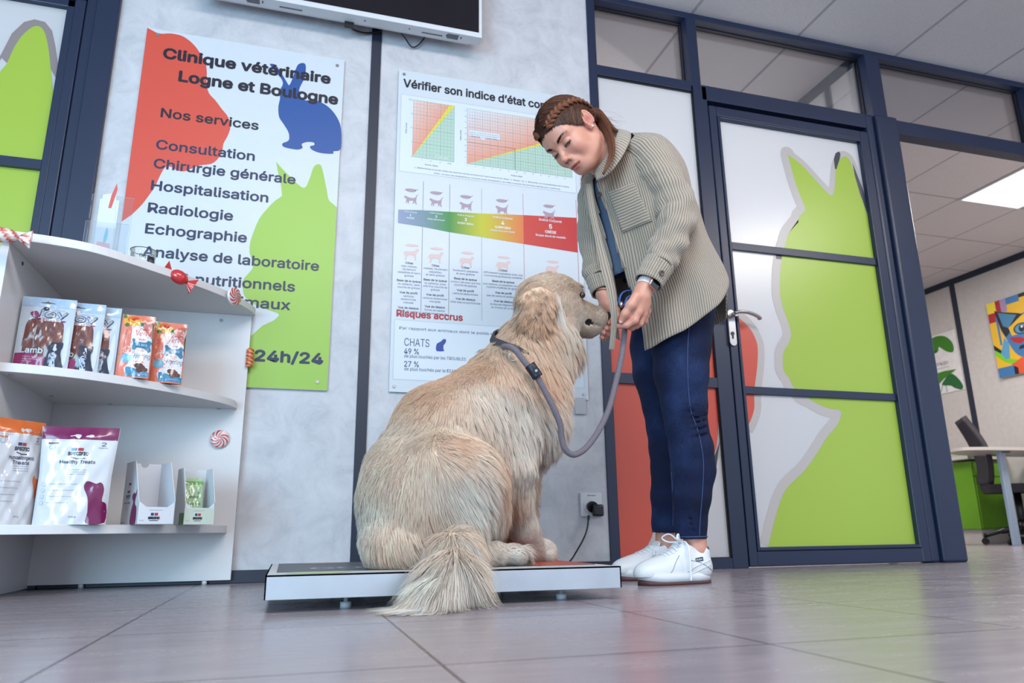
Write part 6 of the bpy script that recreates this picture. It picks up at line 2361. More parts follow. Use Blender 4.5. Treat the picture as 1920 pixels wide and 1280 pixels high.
b.inputs['Subsurface Scale'].default_value = .4
bp = k.n('Bump', None, Strength=.12, Distance=.001, Height=no.outputs[0])
k.t.links.new(bp.outputs[0], b.inputs['Normal'])
SKIN = k.m
keep(obj('body', me, SKIN), per)

# nails
NAIL = mat('fingernail', rgb(236, 190, 182), .2, coat=.3)
for tip, prev in [(TH[-1], TH[-2])] + [(D(*FG[i][0][-1]), D(*FG[i][0][-2])) for i in range(4)]:
    d = tip - prev; d /= np.linalg.norm(d)
    n_ = (CAM_P - tip); n_ /= np.linalg.norm(n_); n_ -= d * (n_ @ d); n_ /= np.linalg.norm(n_)
    s2 = np.cross(d, n_)
    bm = bmesh.new()
    M_ = Matrix((d * .0062, s2 * .0048, n_ * .0014)).transposed().to_4x4(); M_.translation = Vector(tip + n_ * .0072 + d * .001)
    bmesh.ops.create_uvsphere(bm, u_segments=14, v_segments=8, radius=1, matrix=M_)
    keep(obj('fingernail', bm, NAIL, None, True), per)
bm = bmesh.new(); bmesh.ops.create_uvsphere(bm, u_segments=14, v_segments=10, radius=.0036, matrix=Matrix.Translation(EARL))
keep(obj('earring', bm, mat('pearl', rgb(250, 240, 226), .1, coat=1.0), None, True), per)

# ---- hair
HCOL = np.array(rgb(56, 36, 31)[:3])
HL2 = np.array(rgb(140, 88, 62)[:3])
HAIRM = vcmat('brown_hair', .46, .3)
hline_f = [-.12, -.06, -.03, .0, .012, .03, .055, .078, .10]
hline_u = [-.085, -.062, -.040, -.004, -.006, .008, .032, .058, .074]


def on_skull(f, u, l, off=.0):
    d = np.stack([(f + .014) / .098, (u - .028) / .088, l / .074], -1)
    d /= np.linalg.norm(d, axis=-1, keepdims=True)
    return np.stack([-.014 + d[..., 0] * (.098 + off), .028 + d[..., 1] * (.088 + off), d[..., 2] * (.074 + off)], -1)


# near braid and its mirror: along the side of the crown to the nape
brd = np.array([(.082, .066, .022), (.066, .078, .044), (.038, .080, .060), (.005, .072, .072), (-.030, .058, .074), (-.060, .036, .070), (-.085, .010, .052), (-.100, -.015, .030)])
brd = on_skull(brd[:, 0], brd[:, 1], brd[:, 2], .008)
bn = catmull(brd, 10)
toW = lambda P: PO + P @ PR
Fh = Field(PO - .165, PO + .165, .0032)
Fh.ell(h(-.016, .030, 0), (.102, .092, .079), PR, 0)
Fh.ell(h(.042, .034, 0), (.044, .050, .058), PR, .02)
Vh, Qh = Fh.mesh()
qq = (Vh - PO) @ PR.T
keepv = (qq[:, 1] > np.interp(qq[:, 0], hline_f, hline_u)) & ~((np.abs(qq[:, 2]) > .06) & (((qq[:, 0] + .010) / .02) ** 2 + ((qq[:, 1] + .012) / .034) ** 2 < 1))
fk = keepv[Qh].all(1)
used_ = np.unique(Qh[fk])
rm = -np.ones(len(Vh), int); rm[used_] = np.arange(len(used_))
me = vf_mesh('hair', [(Vh[used_], rm[Qh[fk]])])
set_vcol(me, np.tile(HCOL * .8, (len(used_), 1)))
hair = keep(obj('hair', me, HAIRM), per)
NS = 18500
hq = qq[used_]
ri = rng.integers(0, len(hq), NS)
edge = np.abs(hq[:, 1] - np.interp(hq[:, 0], hline_f, hline_u)) < .006     # extra baby hair along the hairline
eidx = np.nonzero(edge)[0]
ri[:4500] = eidx[rng.integers(0, len(eidx), 4500)]
rt = hq[ri] + rng.normal(0, .0015, (NS, 3))
rt[:4500, 1] -= np.abs(rng.normal(0, .0045, 4500))
rt[:4500, 0] += rng.normal(0, .002, 4500)
side = np.where(rt[:, 2] >= 0, 1.0, -1.0)
bb = bn.copy()
ref = rt.copy(); ref[:, 2] *= side
dd = ((ref[:, None, :] - bb[None]) ** 2).sum(2)
# aim a little further along the braid than the nearest point
ni = np.minimum(dd.argmin(1) + 9, len(bb) - 1)
tg_ = bb[ni].copy(); tg_[:, 2] *= side
K3 = 7
t3 = np.linspace(0, 1, K3)
S = rt[:, None, :] * (1 - t3)[None, :, None] + tg_[:, None, :] * t3[None, :, None]
S = on_skull(S[..., 0], S[..., 1], S[..., 2], .0065) * .999
frontm = (rt[:, 0] > .045)[:, None]
S[:, :, 1] += np.where(frontm, .002, 0)
S += rng.normal(0, .0008, (NS, 1, 3)) + np.cumsum(rng.normal(0, .0003, (NS, K3, 3)), 1)
lk_ = np.sin(rt[:, 0] * 330 + rt[:, 1] * 210 + rt[:, 2] * 270)
sc_ = HCOL + (HL2 - HCOL) * np.clip(.30 + .25 * lk_ + rng.normal(0, .18, NS), 0, 1)[:, None]
allP, allR, allC = [toW(S)], [(.00055 * (1.1 - .5 * t3))[None] * np.ones((NS, 1))], [sc_]
hs_ = hairs('hair_strands', np.concatenate(allP), np.concatenate(allR), np.concatenate(allC), HAIRM, None)
keep(hs_, hair); hs_.parent = hair; hs_.matrix_parent_inverse = Matrix.Identity(4) if False else hs_.matrix_parent_inverse
hs_['kind'] = 'stuff'


def strand_bundle(path, width, n, K, crossing, colb, rr=.0006):
    """hair strands laid around a path: path (M,3) world, width per point"""
    P = np.array(path)
    T = np.gradient(P, axis=0); T /= np.linalg.norm(T, axis=1)[:, None]
    kk = CAM_P - P.mean(0); kk /= np.linalg.norm(kk)
    A1 = kk - T * (T @ kk)[:, None]; A1 /= np.linalg.norm(A1, axis=1)[:, None]
    A2 = np.cross(T, A1)
    out = []
    t = np.linspace(0, 1, K)
    ip = lambda V, x: np.stack([np.interp(x, np.linspace(0, 1, len(V)), V[:, i]) for i in range(3)], -1)
    for _ in range(n):
        x0, L = crossing()
        x = np.clip(x0 + L * t, 0, 1)
        a = rng.uniform(0, 2 * pi)
        r = sqrt(rng.random())
        w = np.interp(x, np.linspace(0, 1, len(width)), width)
        out.append(ip(P, x) + ip(A2, x) * (w * r * cos(a))[:, None] + ip(A1, x) * (w * r * sin(a) * .8)[:, None])
    return np.array(out)


def braid(path, w, n_cross, name, mirror=False):
    """three-strand plait: fat locks crossing over in a V pattern, each lock a bundle of hair"""
    P = np.array(path)
    M = len(P)
    T = np.gradient(P, axis=0); T /= np.linalg.norm(T, axis=1)[:, None]
    cen = PO + PR.T @ np.array([-.016, .03, 0]) if False else toW(np.array([[-.016, .03, 0]]))[0]
    NN = P - cen; NN -= T * (NN * T).sum(1)[:, None]; NN /= np.linalg.norm(NN, axis=1)[:, None]
    B = np.cross(T, NN)
    ip = lambda V, x: np.array([np.interp(x, np.linspace(0, 1, M), V[:, i]) for i in range(3)])
    sp, sr, scol = [], [], []
    for strand in range(3):
        ph = strand * 2 * pi / 3
        x = np.linspace(0, 1, n_cross * 14)
        th = 2 * pi * x * n_cross / 2 + ph
        wx = w * (1 - .25 * x)
        lat = np.sin(th) * wx
        dep = np.sin(2 * th) * wx * .42
        base = np.array([ip(P, v) for v in x]) + np.array([ip(B, v) for v in x]) * lat[:, None] + np.array([ip(NN, v) for v in x]) * (dep + .002)[:, None]
        TT = np.gradient(base, axis=0); TT /= np.linalg.norm(TT, axis=1)[:, None]
        Nn = np.array([ip(NN, v) for v in x]); Nn -= TT * (Nn * TT).sum(1)[:, None]; Nn /= np.linalg.norm(Nn, axis=1)[:, None]
        Bb = np.cross(TT, Nn)
        for _ in range(170):
            a = rng.uniform(0, 2 * pi); r = w * .60 * sqrt(rng.random())
            wob = 1 + .15 * np.sin(x * 30 + a)
            sp.append(base + Bb * (r * cos(a) * wob)[:, None] + Nn * (r * sin(a) * .75 * wob)[:, None])
            sr.append(np.full(len(x), .00075))
            scol.append(HCOL + (HL2 * 1.1 - HCOL) * np.clip(.42 + .5 * sin(a) + rng.normal(0, .15), 0, 1))
    o = hairs(name, np.array(sp), np.array(sr), np.array(scol), HAIRM, None)
    keep(o, hair)
    return o


braid(toW(bn), .0092, 9, 'braid')
bm_ = bn.copy(); bm_[:, 2] *= -1
braid(toW(bm_), .0092, 9, 'braid')
# tail of hair from the nape over the shoulder
tp1 = catmull([toW(bn[-1:])[0], D(1122, 222, -.765), D(1135, 240, -.79), D(1144, 262, -.83), D(1147, 285, -.862), D(1141, 305, -.870), D(1131, 326, -.868)], 8)
S1 = strand_bundle(tp1, [.018, .020, .017, .013, .010, .007, .004], 1500, 12, lambda: (rng.uniform(0, .25), rng.uniform(.6, .95)), None)
tp2 = catmull([toW(bn[-1:])[0], D(1118, 212, -.75), D(1134, 226, -.76), D(1147, 240, -.78), D(1158, 247, -.79)], 8)
S2 = strand_bundle(tp2, [.016, .017, .012, .008, .006], 500, 12, lambda: (rng.uniform(0, .2), rng.uniform(.6, .9)), None)
S3 = strand_bundle(catmull([h(-.03, .0, .075), h(-.055, -.01, .066), h(-.085, -.01, .045), D(1124, 226, -.77)], 8), [.016, .018, .018, .014], 700, 12, lambda: (rng.uniform(0, .3), rng.uniform(.5, .9)), None)
# fly-away hairs
fa_ = []
for _ in range(26):
    s0 = D(1115 + rng.uniform(-14, 10), 205 + rng.uniform(-6, 10), -.76)
    e0 = D(1140 + rng.uniform(-10, 36), 222 + rng.uniform(-6, 26), -.76)
    t = np.linspace(0, 1, 12)[:, None]
    fa_.append(s0 * (1 - t) + e0 * t + np.sin(t * pi) * rng.normal(0, .006, 3))
for _ in range(20):
    a = rng.uniform(0, 1)
    s0 = h(.07 - .14 * a, .100 + .012 * sin(a * 3), rng.uniform(-.03, .03)); d = pu * .012 - pf * .03
    t = np.linspace(0, 1, 12)[:, None]
    fa_.append(s0 + d * t + pu * np.sin(t * pi) * .006)
fa_ = np.array(fa_)
SS = np.concatenate([S1, S2, S3, fa_])
cS = HCOL + (HL2 * 1.15 - HCOL) * np.clip(rng.normal(.45, .28, len(SS)), 0, 1)[:, None]
rS = np.full((len(SS), 12), .00055); rS[-len(fa_):] = .00022
pt = keep(hairs('ponytail', SS, rS, cS, HAIRM, None), hair)
# brows and lashes
br_, brr, brc = [], [], []
for s_ in (1, -1):
    for _ in range(300):
        a = rng.random()
        f_, u_, l_ = .0915 - .020 * a ** 1.5, .0135 + .007 * sin(a * 2.2) + rng.normal(0, .0019), (.014 + .036 * a) * s_
        s0 = h(f_ + .001, u_, l_)
        d = (pl * s_ * .9 + pu * (.5 - .7 * a) - pf * .35 * a); d /= np.linalg.norm(d)
        br_.append([s0 + d * .0075 * t + pf * .0005 for t in np.linspace(0, 1, 5)]); brr.append((.00050 * (1.1 - np.linspace(0, 1, 5)))); brc.append(HCOL * rng.uniform(.8, 1.3))
    for _ in range(46):
        a = rng.random()
        s0 = h(.0868 - .006 * a, -.0088 - .003 * sin(a * pi), (.020 + .023 * a) * s_)
        d = pf * .75 - pu * .75 + pl * s_ * (.1 + .5 * a); d /= np.linalg.norm(d)
        br_.append([s0 + d * .0085 * t + pu * .003 * t * t for t in np.linspace(0, 1, 5)]); brr.append((.00032 * (1.1 - np.linspace(0, 1, 5)))); brc.append(HCOL * .3)
o = keep(hairs('eyebrows_and_lashes', np.array(br_), np.array(brr), np.array(brc), HAIRM, None), per)
o['kind'] = 'stuff'

# ---- cloth
def cord_mat(name, light, dark, freq=1.0, attr='cord'):
    k = NT(name)
    at = k.n('Attribute', {'attribute_name': attr})
    tcn = k.n('TexCoord')
    nz = k.n('TexNoise', Vector=tcn.outputs['Object'], Scale=35.0, Detail=4.0)
    ad = k.n('Math', {'operation': 'MULTIPLY_ADD'}, _0=nz.outputs[0], _1=.35, _2=at.outputs['Fac'])
    m1 = k.n('Math', {'operation': 'MULTIPLY'}, _0=ad.outputs[0], _1=2 * pi * freq)
    sn = k.n('Math', {'operation': 'SINE'}, _0=m1.outputs[0])
    ma = k.n('MapRange', None, Value=sn.outputs[0], From_Min=-1.0, From_Max=1.0)
    c = k.ramp(ma.outputs[0], [(.0, dark), (.45, light)])
    n2 = k.n('TexNoise', Vector=tcn.outputs['Object'], Scale=500.0, Detail=2.0)
    b = k.bsdf(Base_Color=c, Roughness=.85)
    b.inputs['Sheen Weight'].default_value = .25
    bp = k.n('Bump', None, Strength=.7, Distance=.0022, Height=ma.outputs[0])
    b2 = k.n('Bump', None, Strength=.15, Distance=.001, Height=n2.outputs[0], Normal=bp.outputs[0])
    k.t.links.new(b2.outputs[0], b.inputs['Normal'])
    return k.m


CORD = cord_mat('beige_corduroy', rgb(178, 165, 148), rgb(116, 106, 95))


def loft(name, rings, attr_fn, m, parent, thick=.0028, closed=True, sub=0, skip=None):
    """rings (NR,NT,3) -> mesh with cord attribute"""
    NR, NT_, _ = rings.shape
    V = rings.reshape(-1, 3)
    Q = []
    lim = NT_ if closed else NT_ - 1
    for i in range(NR - 1):
        for j in range(lim):
            if skip is not None and skip(i, j):
                continue
            a, b = i * NT_ + j, i * NT_ + (j + 1) % NT_
            Q.append((a, b, b + NT_, a + NT_))
    me = bpy.data.meshes.new(name)
    me.from_pydata([tuple(v) for v in V], [], Q)
    set_attr(me, 'cord', attr_fn(NR, NT_).ravel())
    me.polygons.foreach_set('use_smooth', [True] * len(me.polygons))
    bm = bmesh.new(); bm.from_mesh(me)
    loose = [v for v in bm.verts if not v.link_faces]
    bmesh.ops.delete(bm, geom=loose, context='VERTS')
    bmesh.ops.recalc_face_normals(bm, faces=bm.faces)
    bm.to_mesh(me); bm.free()
    o = obj(name, me, m)
    keep(o, parent)
    if thick:
        md = o.modifiers.new('s', 'SOLIDIFY'); md.thickness = thick; md.offset = 0
    return o


fd0 = np.array([-.88, -.47, 0]); fd0 /= np.linalg.norm(fd0)
sd0 = np.array([fd0[1] * -1, fd0[0], 0])         # towards her left (near)
LV = [((1152, 274, -.725), .058, .064), ((1160, 286, -.715), .080, .110), ((1173, 306, -.71), .104, .158), ((1190, 350, -.705), .120, .176), ((1206, 400, -.70), .120, .176),
      ((1222, 460, -.69), .122, .178), ((1240, 520, -.68), .134, .186), ((1262, 580, -.675), .152, .194), ((1268, 640, -.67), .152, .200), ((1276, 690, -.67), .156, .204)]
lc_ = np.array([D(*v[0]) for v in LV]); la_ = np.array([v[1] for v in LV]); lb_ = np.array([v[2] for v in LV])
NRt, NTt = 90, 181
tt_ = np.linspace(0, len(LV) - 1, NRt)
cs = np.stack([np.interp(tt_, range(len(LV)), lc_[:, i]) for i in range(3)], 1)
from itertools import product
kern = np.array([1, 4, 6, 4, 1]) / 16


def sm(a, n=3):
    a = a.copy()
    for _ in range(n):
        p = np.concatenate([a[:1], a[:1], a, a[-1:], a[-1:]])
        a = sum(kern[i] * p[i:i + len(a)] for i in range(5))
    return a


cs = sm(cs, 6)
as_ = sm(np.interp(tt_, range(len(LV)), la_), 6); bs_ = sm(np.interp(tt_, range(len(LV)), lb_), 6)
axd = np.gradient(cs, axis=0); axd /= np.linalg.norm(axd, axis=1)[:, None]
th_ = np.linspace(-25 * pi / 180, 335 * pi / 180, NTt)


def torso(scale=1.0, off=0.0, folds=True):
    R_ = np.zeros((NRt, NTt, 3))
    for i in range(NRt):
        ax_ = axd[i]
        f_ = fd0 - ax_ * (fd0 @ ax_); f_ /= np.linalg.norm(f_)
        s_ = sd0 - ax_ * (sd0 @ ax_) - f_ * (sd0 @ f_); s_ /= np.linalg.norm(s_)
        a, b = as_[i] * scale + off, bs_[i] * scale + off
        ct, st = np.cos(th_), np.sin(th_)
        e = 2 / 2.3
        rx = np.sign(ct) * np.abs(ct) ** e * a
        ry = np.sign(st) * np.abs(st) ** e * b
        fo = 0
        if folds:
            x = tt_[i]
            fo = .004 * np.sin(3 * th_ + x * 1.3) * min(1, x / 4) + .0030 * np.sin(7 * th_ - x * 1.9 + 1) * min(1, x / 5) + .0022 * np.sin(11 * th_ + x * 2.2)
            fo = fo + .010 * max(0, x - 5.5) / 3 * np.sin(5 * th_ + .6)
        R_[i] = cs[i] + f_[None] * (rx + fo * ct)[:, None] + s_[None] * (ry + fo * st)[:, None]
    return R_


TR = torso()
deg = np.degrees(th_)
# hem height by angle: long in front, vent at the side, shorter tail behind
hem = np.interp(deg, [-25, 0, 30, 70, 100, 116, 150, 180, 220, 245, 300, 335], [8.5, 8.4, 8.05, 7.35, 6.75, 6.5, 7.4, 7.5, 7.0, 6.3, 7.4, 8.1])
gapn = np.interp(tt_, [0, 1, 3, 5, 7, 9], [-6, -12, -21, -16, -9, -5])       # near placket angle
gapf = np.interp(tt_, [0, 1, 3, 5, 7, 9], [335, 335, 334.9, 331, 327, 323])
# slide the rows so that the lower edge follows the hem exactly
TR2 = TR.copy()
for j in range(NTt):
    hi = hem[j]
    x = np.linspace(0, hi, NRt)
    for c in range(3):
        TR2[:, j, c] = np.interp(x, tt_, TR[:, j, c])
jn = lambda i: gapn[min(NRt - 1, int(i * .85))]
skipf = lambda i, j: not (gapn[i] <= deg[j] and deg[j + 1] <= gapf[i])
shirt = loft('shirt', TR2, lambda a, b: np.tile(th_ / (2 * pi) * 146, (a, 1)), CORD, per, .003, False, skip=skipf)
BV = BVHTree.FromPolygons([tuple(v.co) for v in shirt.data.vertices], [tuple(p.vertices) for p in shirt.data.polygons])


def hit(px, py, bvh, off=.002):
    d = ray(px, py); d = d / np.linalg.norm(d)
    loc, nn, _, _ = bvh.ray_cast(Vector(CAM_P), Vector(d))
    if loc is None:
        return None, None
    if nn.dot(Vector(d)) > 0:
        nn = -nn
    return np.array(loc) + np.array(nn) * off, np.array(nn)


TEE = mat('blue_grey_jersey', rgb(92, 116, 146), .8, 0, .06, 120, bump=.2)
TI = torso(.93, -.004, False)
loft('t_shirt', TI[6:56], lambda a, b: np.tile(th_, (a, 1)), TEE, per, .002, True)


def tube_rings(pts, rs, n=60, per_=8, seed=0, folds=1.0, flat=1.0):
    P = catmull([D(*p) if len(p) == 3 and p[0] > 10 else p for p in pts], per_)
    r = np.interp(np.linspace(0, 1, len(P)), np.linspace(0, 1, len(rs)), rs)
    T = np.gradient(P, axis=0); T /= np.linalg.norm(T, axis=1)[:, None]
    kk = CAM_P - P.mean(0)
    u = kk - T[0] * (kk @ T[0]); u /= np.linalg.norm(u)
    g = np.random.default_rng(seed)
    ph = g.uniform(0, 6.28, 6)
    a = np.linspace(0, 2 * pi, n, endpoint=False)
    R_ = []
    for i in range(len(P)):
        u = u - T[i] * (u @ T[i]); u /= np.linalg.norm(u)
        v = np.cross(T[i], u)
        s_ = i / len(P)
        fo = folds * (.0035 * np.sin(22 * s_ + 2 * a + ph[0]) + .0028 * np.sin(41 * s_ - 3 * a + ph[1]) * (1 + np.sin(6 * s_ + ph[3])) + .0016 * np.sin(70 * s_ + 2 * a + ph[2]))
        R_.append(P[i] + (r[i] + fo)[:, None] * (np.cos(a)[:, None] * u * flat + np.sin(a)[:, None] * v))
    return np.array(R_)


SLN = tube_rings([(1190, 282, -.775), (1210, 292, -.805), (1236, 322, -.832), (1256, 362, -.850), (1270, 402, -.872), (1262, 438, -.888), (1247, 472, -.898), (1233, 500, -.904)],
                 [.050, .064, .064, .060, .056, .051, .046, .042], seed=3)
loft('sleeve', SLN, lambda a, b: np.tile(np.arange(b) / b * 44, (a, 1)), CORD, shirt, .003, True)
SLF = tube_rings([(1140, 318, -.62), (1122, 345, -.575), (1112, 400, -.545), (1113, 450, -.535), (1118, 500, -.555), (1124, 525, -.575)], [.05, .056, .054, .050, .044, .040], seed=5)
loft('sleeve', SLF, lambda a, b: np.tile(np.arange(b) / b * 40, (a, 1)), CORD, shirt, .003, True)
CUN = tube_rings([(1236, 495, -.904), (1228, 508, -.905), (1219, 524, -.905), (1216, 530, -.905)], [.0425, .041, .039, .0385], n=60, per_=5, folds=.25)
cuff = loft('cuff', CUN, lambda a, b: np.tile(np.arange(b) / b * 34, (a, 1)), CORD, shirt, .005, True)
CUF = tube_rings([(1123, 522, -.572), (1128, 538, -.585), (1131, 548, -.592)], [.041, .039, .037], n=60, per_=5, folds=.25)
loft('cuff', CUF, lambda a, b: np.tile(np.arange(b) / b * 34, (a, 1)), CORD, shirt, .005, True)

# collar: a folded strip round the neck
ci = catmull([D(1114, 322, -.765), D(1124, 312, -.80), D(1138, 292, -.826), D(1150, 268, -.822), D(1157, 250, -.785), D(1150, 244, -.72), D(1128, 262, -.665), D(1108, 300, -.675), D(1100, 318, -.70)], 8)
co_ = catmull([D(1119, 338, -.80), D(1138, 328, -.838), D(1158, 306, -.856), D(1174, 280, -.852), D(1183, 256, -.805), D(1174, 248, -.70), D(1140, 268, -.620), D(1100, 310, -.635), D(1090, 338, -.68)], 8)
cl = np.array([ci * (1 - t) + co_ * t + np.array([0, 0, .004]) * sin(t * pi) for t in np.linspace(0, 1, 9)])
loft('collar', cl, lambda a, b: np.tile(np.linspace(0, 46, b), (a, 1)), CORD, shirt, .005, False)
# placket strip, flap of the far front hanging forward
def ribbon(name, L, R, parent, m=CORD, n=40, thick=.004, cord=5, bulge=.0, sub=6):
    a = catmull(L, 8); b = catmull(R, 8)
    g = np.array([a * (1 - t) + b * t for t in np.linspace(0, 1, sub)])
    return loft(name, g.transpose(1, 0, 2), lambda x, y: np.tile(np.linspace(0, cord, y), (x, 1)), m, parent, thick, False)


Lp, Rp = [], []
for (x0, y0), (x1, y1) in (((1112, 330), (1131, 326)), ((1113, 360), (1134, 355)), ((1118, 395), (1140, 388)), ((1127, 430), (1149, 422)), ((1140, 470), (1161, 463)), ((1155, 510), (1175, 503))):
    a, _ = hit(x0 + 9, y0, BV, .004); b, _ = hit(x1, y1, BV, .004)
    if a is not None and b is not None:
        Lp.append(a); Rp.append(b)
if len(Lp) > 2:
    ribbon('placket', Lp, Rp, shirt)
ribbon('front_flap', [D(1098, 345, -.735), D(1106, 400, -.755), D(1116, 450, -.765), D(1126, 500, -.785), D(1139, 550, -.80), D(1146, 600, -.81), D(1142, 655, -.815)],
       [D(1108, 345, -.745), D(1117, 400, -.768), D(1129, 450, -.778), D(1143, 500, -.795), D(1154, 550, -.806), D(1157, 600, -.815), D(1151, 657, -.82)], shirt, cord=3)
# near front corner of the shirt
BTN = mat('brown_horn_button', rgb(92, 76, 70), .3, 0, .2, 60, coat=.3)


def button(px, py, bvh, parent, r=.0085):
    p, n_ = hit(px, py, bvh, .004)
    if p is None:
        return
    bm = bmesh.new()
    q_ = Vector(n_).to_track_quat('Z', 'Y').to_matrix().to_4x4(); q_.translation = Vector(p)
    add_lathe(bm, [(0, .0012), (r * .55, .0012), (r * .72, .003), (r * .95, .0028), (r, .0015), (r, 0), (0, 0)], n=24, M=q_)
    for sx in (-1, 1):
        for sy in (-1, 1):
            a = q_ @ Vector((.0022 * sx, .0022 * sy, .0012)); b = q_ @ Vector((.0022 * sx, .0022 * sy, .0018))
            add_cyl(bm, a, b, .0008, n=6)
    keep(obj('button', bm, BTN), parent)


for px, py in ((1125, 364), (1137, 417), (1150, 474), (1170, 527), (1126, 322)):
    button(px, py, BV, shirt)
BC = BVHTree.FromPolygons([tuple(v.co) for v in cuff.data.vertices], [tuple(p.vertices) for p in cuff.data.polygons])
button(1239, 512, BC, cuff)


def patch(name, corners, bvh, m, parent, NU=20, NV=20, off=.005, cord=16, horiz=True, thick=.004):
    """quad patch laid on a surface; corners px TL,TR,BR,BL"""
    tl, tr, br, bl = [np.array(c, float) for c in corners]
    g = np.zeros((NV, NU, 3))
    for i in range(NV):
        for j in range(NU):
            u, v = j / (NU - 1), i / (NV - 1)
            p = (tl * (1 - u) + tr * u) * (1 - v) + (bl * (1 - u) + br * u) * v
            w, _ = hit(p[0], p[1], bvh, off)
            g[i, j] = w if w is not None else g[i, max(0, j - 1)]
    return loft(name, g, lambda a, b: (np.tile(np.linspace(0, cord, a)[:, None], (1, b)) if horiz else np.tile(np.linspace(0, cord, b), (a, 1))), m, parent, thick, False)


patch('pocket', ((1143, 361), (1190, 343), (1223, 414), (1169, 436)), BV, CORD, shirt, cord=15)

# ---- jeans
FJ = Field((.88, -.84, .10), (1.50, -.38, .98), .0052)
cm = lambda px, py, Y, r, p2, r2, k=.03: FJ.cap(D(px, py, Y), D(*p2), r, r2, k)
FJ.ell(D(1262, 552, -.665), (.105, .120, .09), None, 0)
FJ.ell(D(1288, 568, -.665), (.090, .112, .10), None, .04)
NL = [((1282, 590, -.70), .098), ((1277, 650, -.705), .090), ((1277, 700, -.705), .083), ((1283, 760, -.700), .069), ((1287, 800, -.695), .063), ((1296, 840, -.69), .0655), ((1300, 880, -.685), .0655), ((1297, 930, -.68), .056), ((1295, 980, -.67), .047), ((1296, 1010, -.665), .0455)]
FL = [((1240, 590, -.56), .096), ((1232, 650, -.555), .088), ((1233, 700, -.55), .080), ((1243, 760, -.545), .066), ((1248, 800, -.54), .061), ((1254, 840, -.53), .063), ((1256, 880, -.52), .060), ((1251, 930, -.50), .052), ((1248, 980, -.47), .044), ((1248, 998, -.462), .0425)]
for L_ in (NL, FL):
    for (a, ra), (b, rb) in zip(L_, L_[1:]):
        FJ.cap(D(*a), D(*b), ra, rb, .012)
FJ.c = .0052
for y0, s_ in ((783, 1), (793, 1), (806, 1), (770, 1), (820, 1)):      # creases behind the knee
    FJ.cap(D(1262 + (y0 % 7), y0 + 10, -.775), D(1326, y0 - 6, -.745), .0035, .0035, .008, '-')
for y0 in (800, 815, 832):
    FJ.cap(D(1213, y0 + 4, -.61), D(1236, y0 - 2, -.62), .003, .003, .008, '-')
for y0 in (975, 985, 996):
    FJ.cap(D(1265, y0, -.72), D(1325, y0 - 3, -.70), .0025, .0025, .006, '-')
FJ.cap(D(1200, 640, -.66), D(1290, 575, -.80), .004, .004, .012, '-')
# open ends at the ankles
for p, r_, ym in ((D(1296, 1011, -.665), .0405, FJ.ax[1] < -.57), (D(1248, 1000, -.462), .0375, FJ.ax[1] >= -.57)):
    zc = p[2] + .0013
    FJ.F[:, ym, :] = np.maximum(FJ.F[:, ym, :], (zc - FJ.ax[2])[None, None, :])
    FJ.cap(p + np.array([0, 0, .05]), p - np.array([0, 0, .02]), r_, r_, 0, '-')
jV, jF = FJ.mesh()
del FJ


def denim():
    k = NT('dark_blue_denim')
    tcn = k.n('TexCoord')
    a = k.n('TexNoise', Vector=tcn.outputs['Object'], Scale=7.0, Detail=5.0)
    mp = k.n('Mapping', Vector=tcn.outputs['Object']); mp.inputs['Scale'].default_value = (900, 900, 60)
    w = k.n('TexNoise', Vector=mp.outputs[0], Scale=1.0, Detail=2.0)
    ad = k.n('Math', {'operation': 'MULTIPLY_ADD'}, _0=w.outputs[0], _1=.45, _2=a.outputs[0])
    c = k.ramp(ad.outputs[0], [(.45, rgb(9, 17, 42)), (.75, rgb(15, 28, 62)), (1.0, rgb(36, 56, 98))])
    b = k.bsdf(Base_Color=c, Roughness=.85)
    b.inputs['Specular IOR Level'].default_value = .25
    a2 = k.n('TexNoise', Vector=tcn.outputs['Object'], Scale=22.0, Detail=4.0, Distortion=1.2)
    ad2 = k.n('Math', {'operation': 'MULTIPLY_ADD'}, _0=a2.outputs[0], _1=3.0, _2=w.outputs[0])
    bp = k.n('Bump', None, Strength=.35, Distance=.003, Height=ad2.outputs[0])
    k.t.links.new(bp.outputs[0], b.inputs['Normal'])
    return k.m


DEN = denim()
jm = vf_mesh('jeans', [(jV, jF)])
jeans = keep(obj('jeans', jm, DEN), per)
BJ = BVHTree.FromPolygons([tuple(v.co) for v in jm.vertices], [tuple(p.vertices) for p in jm.polygons])
ST_ = mat('denim_seam', rgb(48, 70, 114), .8, 0, .2, 200)


def seam(pts, r=.0016):
    P_ = []
    for p in catmull([(x, y, 0) for x, y in pts], 8):
        w, _ = hit(p[0], p[1], BJ, .0004)
        if w is not None:
            P_.append(w)
    bm = bmesh.new(); add_tube(bm, sm(np.array(P_), 2), r, 6)
    keep(obj('seam', bm, ST_), jeans)


seam([(1293, 580), (1291, 620), (1289, 664), (1290, 720), (1295, 769), (1306, 800), (1314, 830), (1319, 870), (1317, 920), (1313, 970), (1311, 1008)])
seam([(1259, 880), (1262, 940), (1261, 990)])
for cpt, r_ in ((D(1296, 1006, -.665), .0465), (D(1248, 995, -.462), .0435)):
    bm = bmesh.new()
    add_tube(bm, [cpt + np.array([r_ * cos(a), r_ * sin(a), 0]) for a in np.linspace(0, 2 * pi, 40)], .0022, 6, False)
    keep(obj('hem_stitching', bm, ST_), jeans)

# ---- shoes
UP = mat('white_leather', rgbw(206, 210, 214), .42, 0, .015, 30, bump=.08)
MID = mat('white_rubber_midsole', rgbw(204, 209, 214), .5, 0, .01)
GUM = mat('brown_rubber_outsole', rgb(92, 58, 58), .6, 0, .05)
NVL = mat('navy_label', rgb(24, 34, 58), .5)


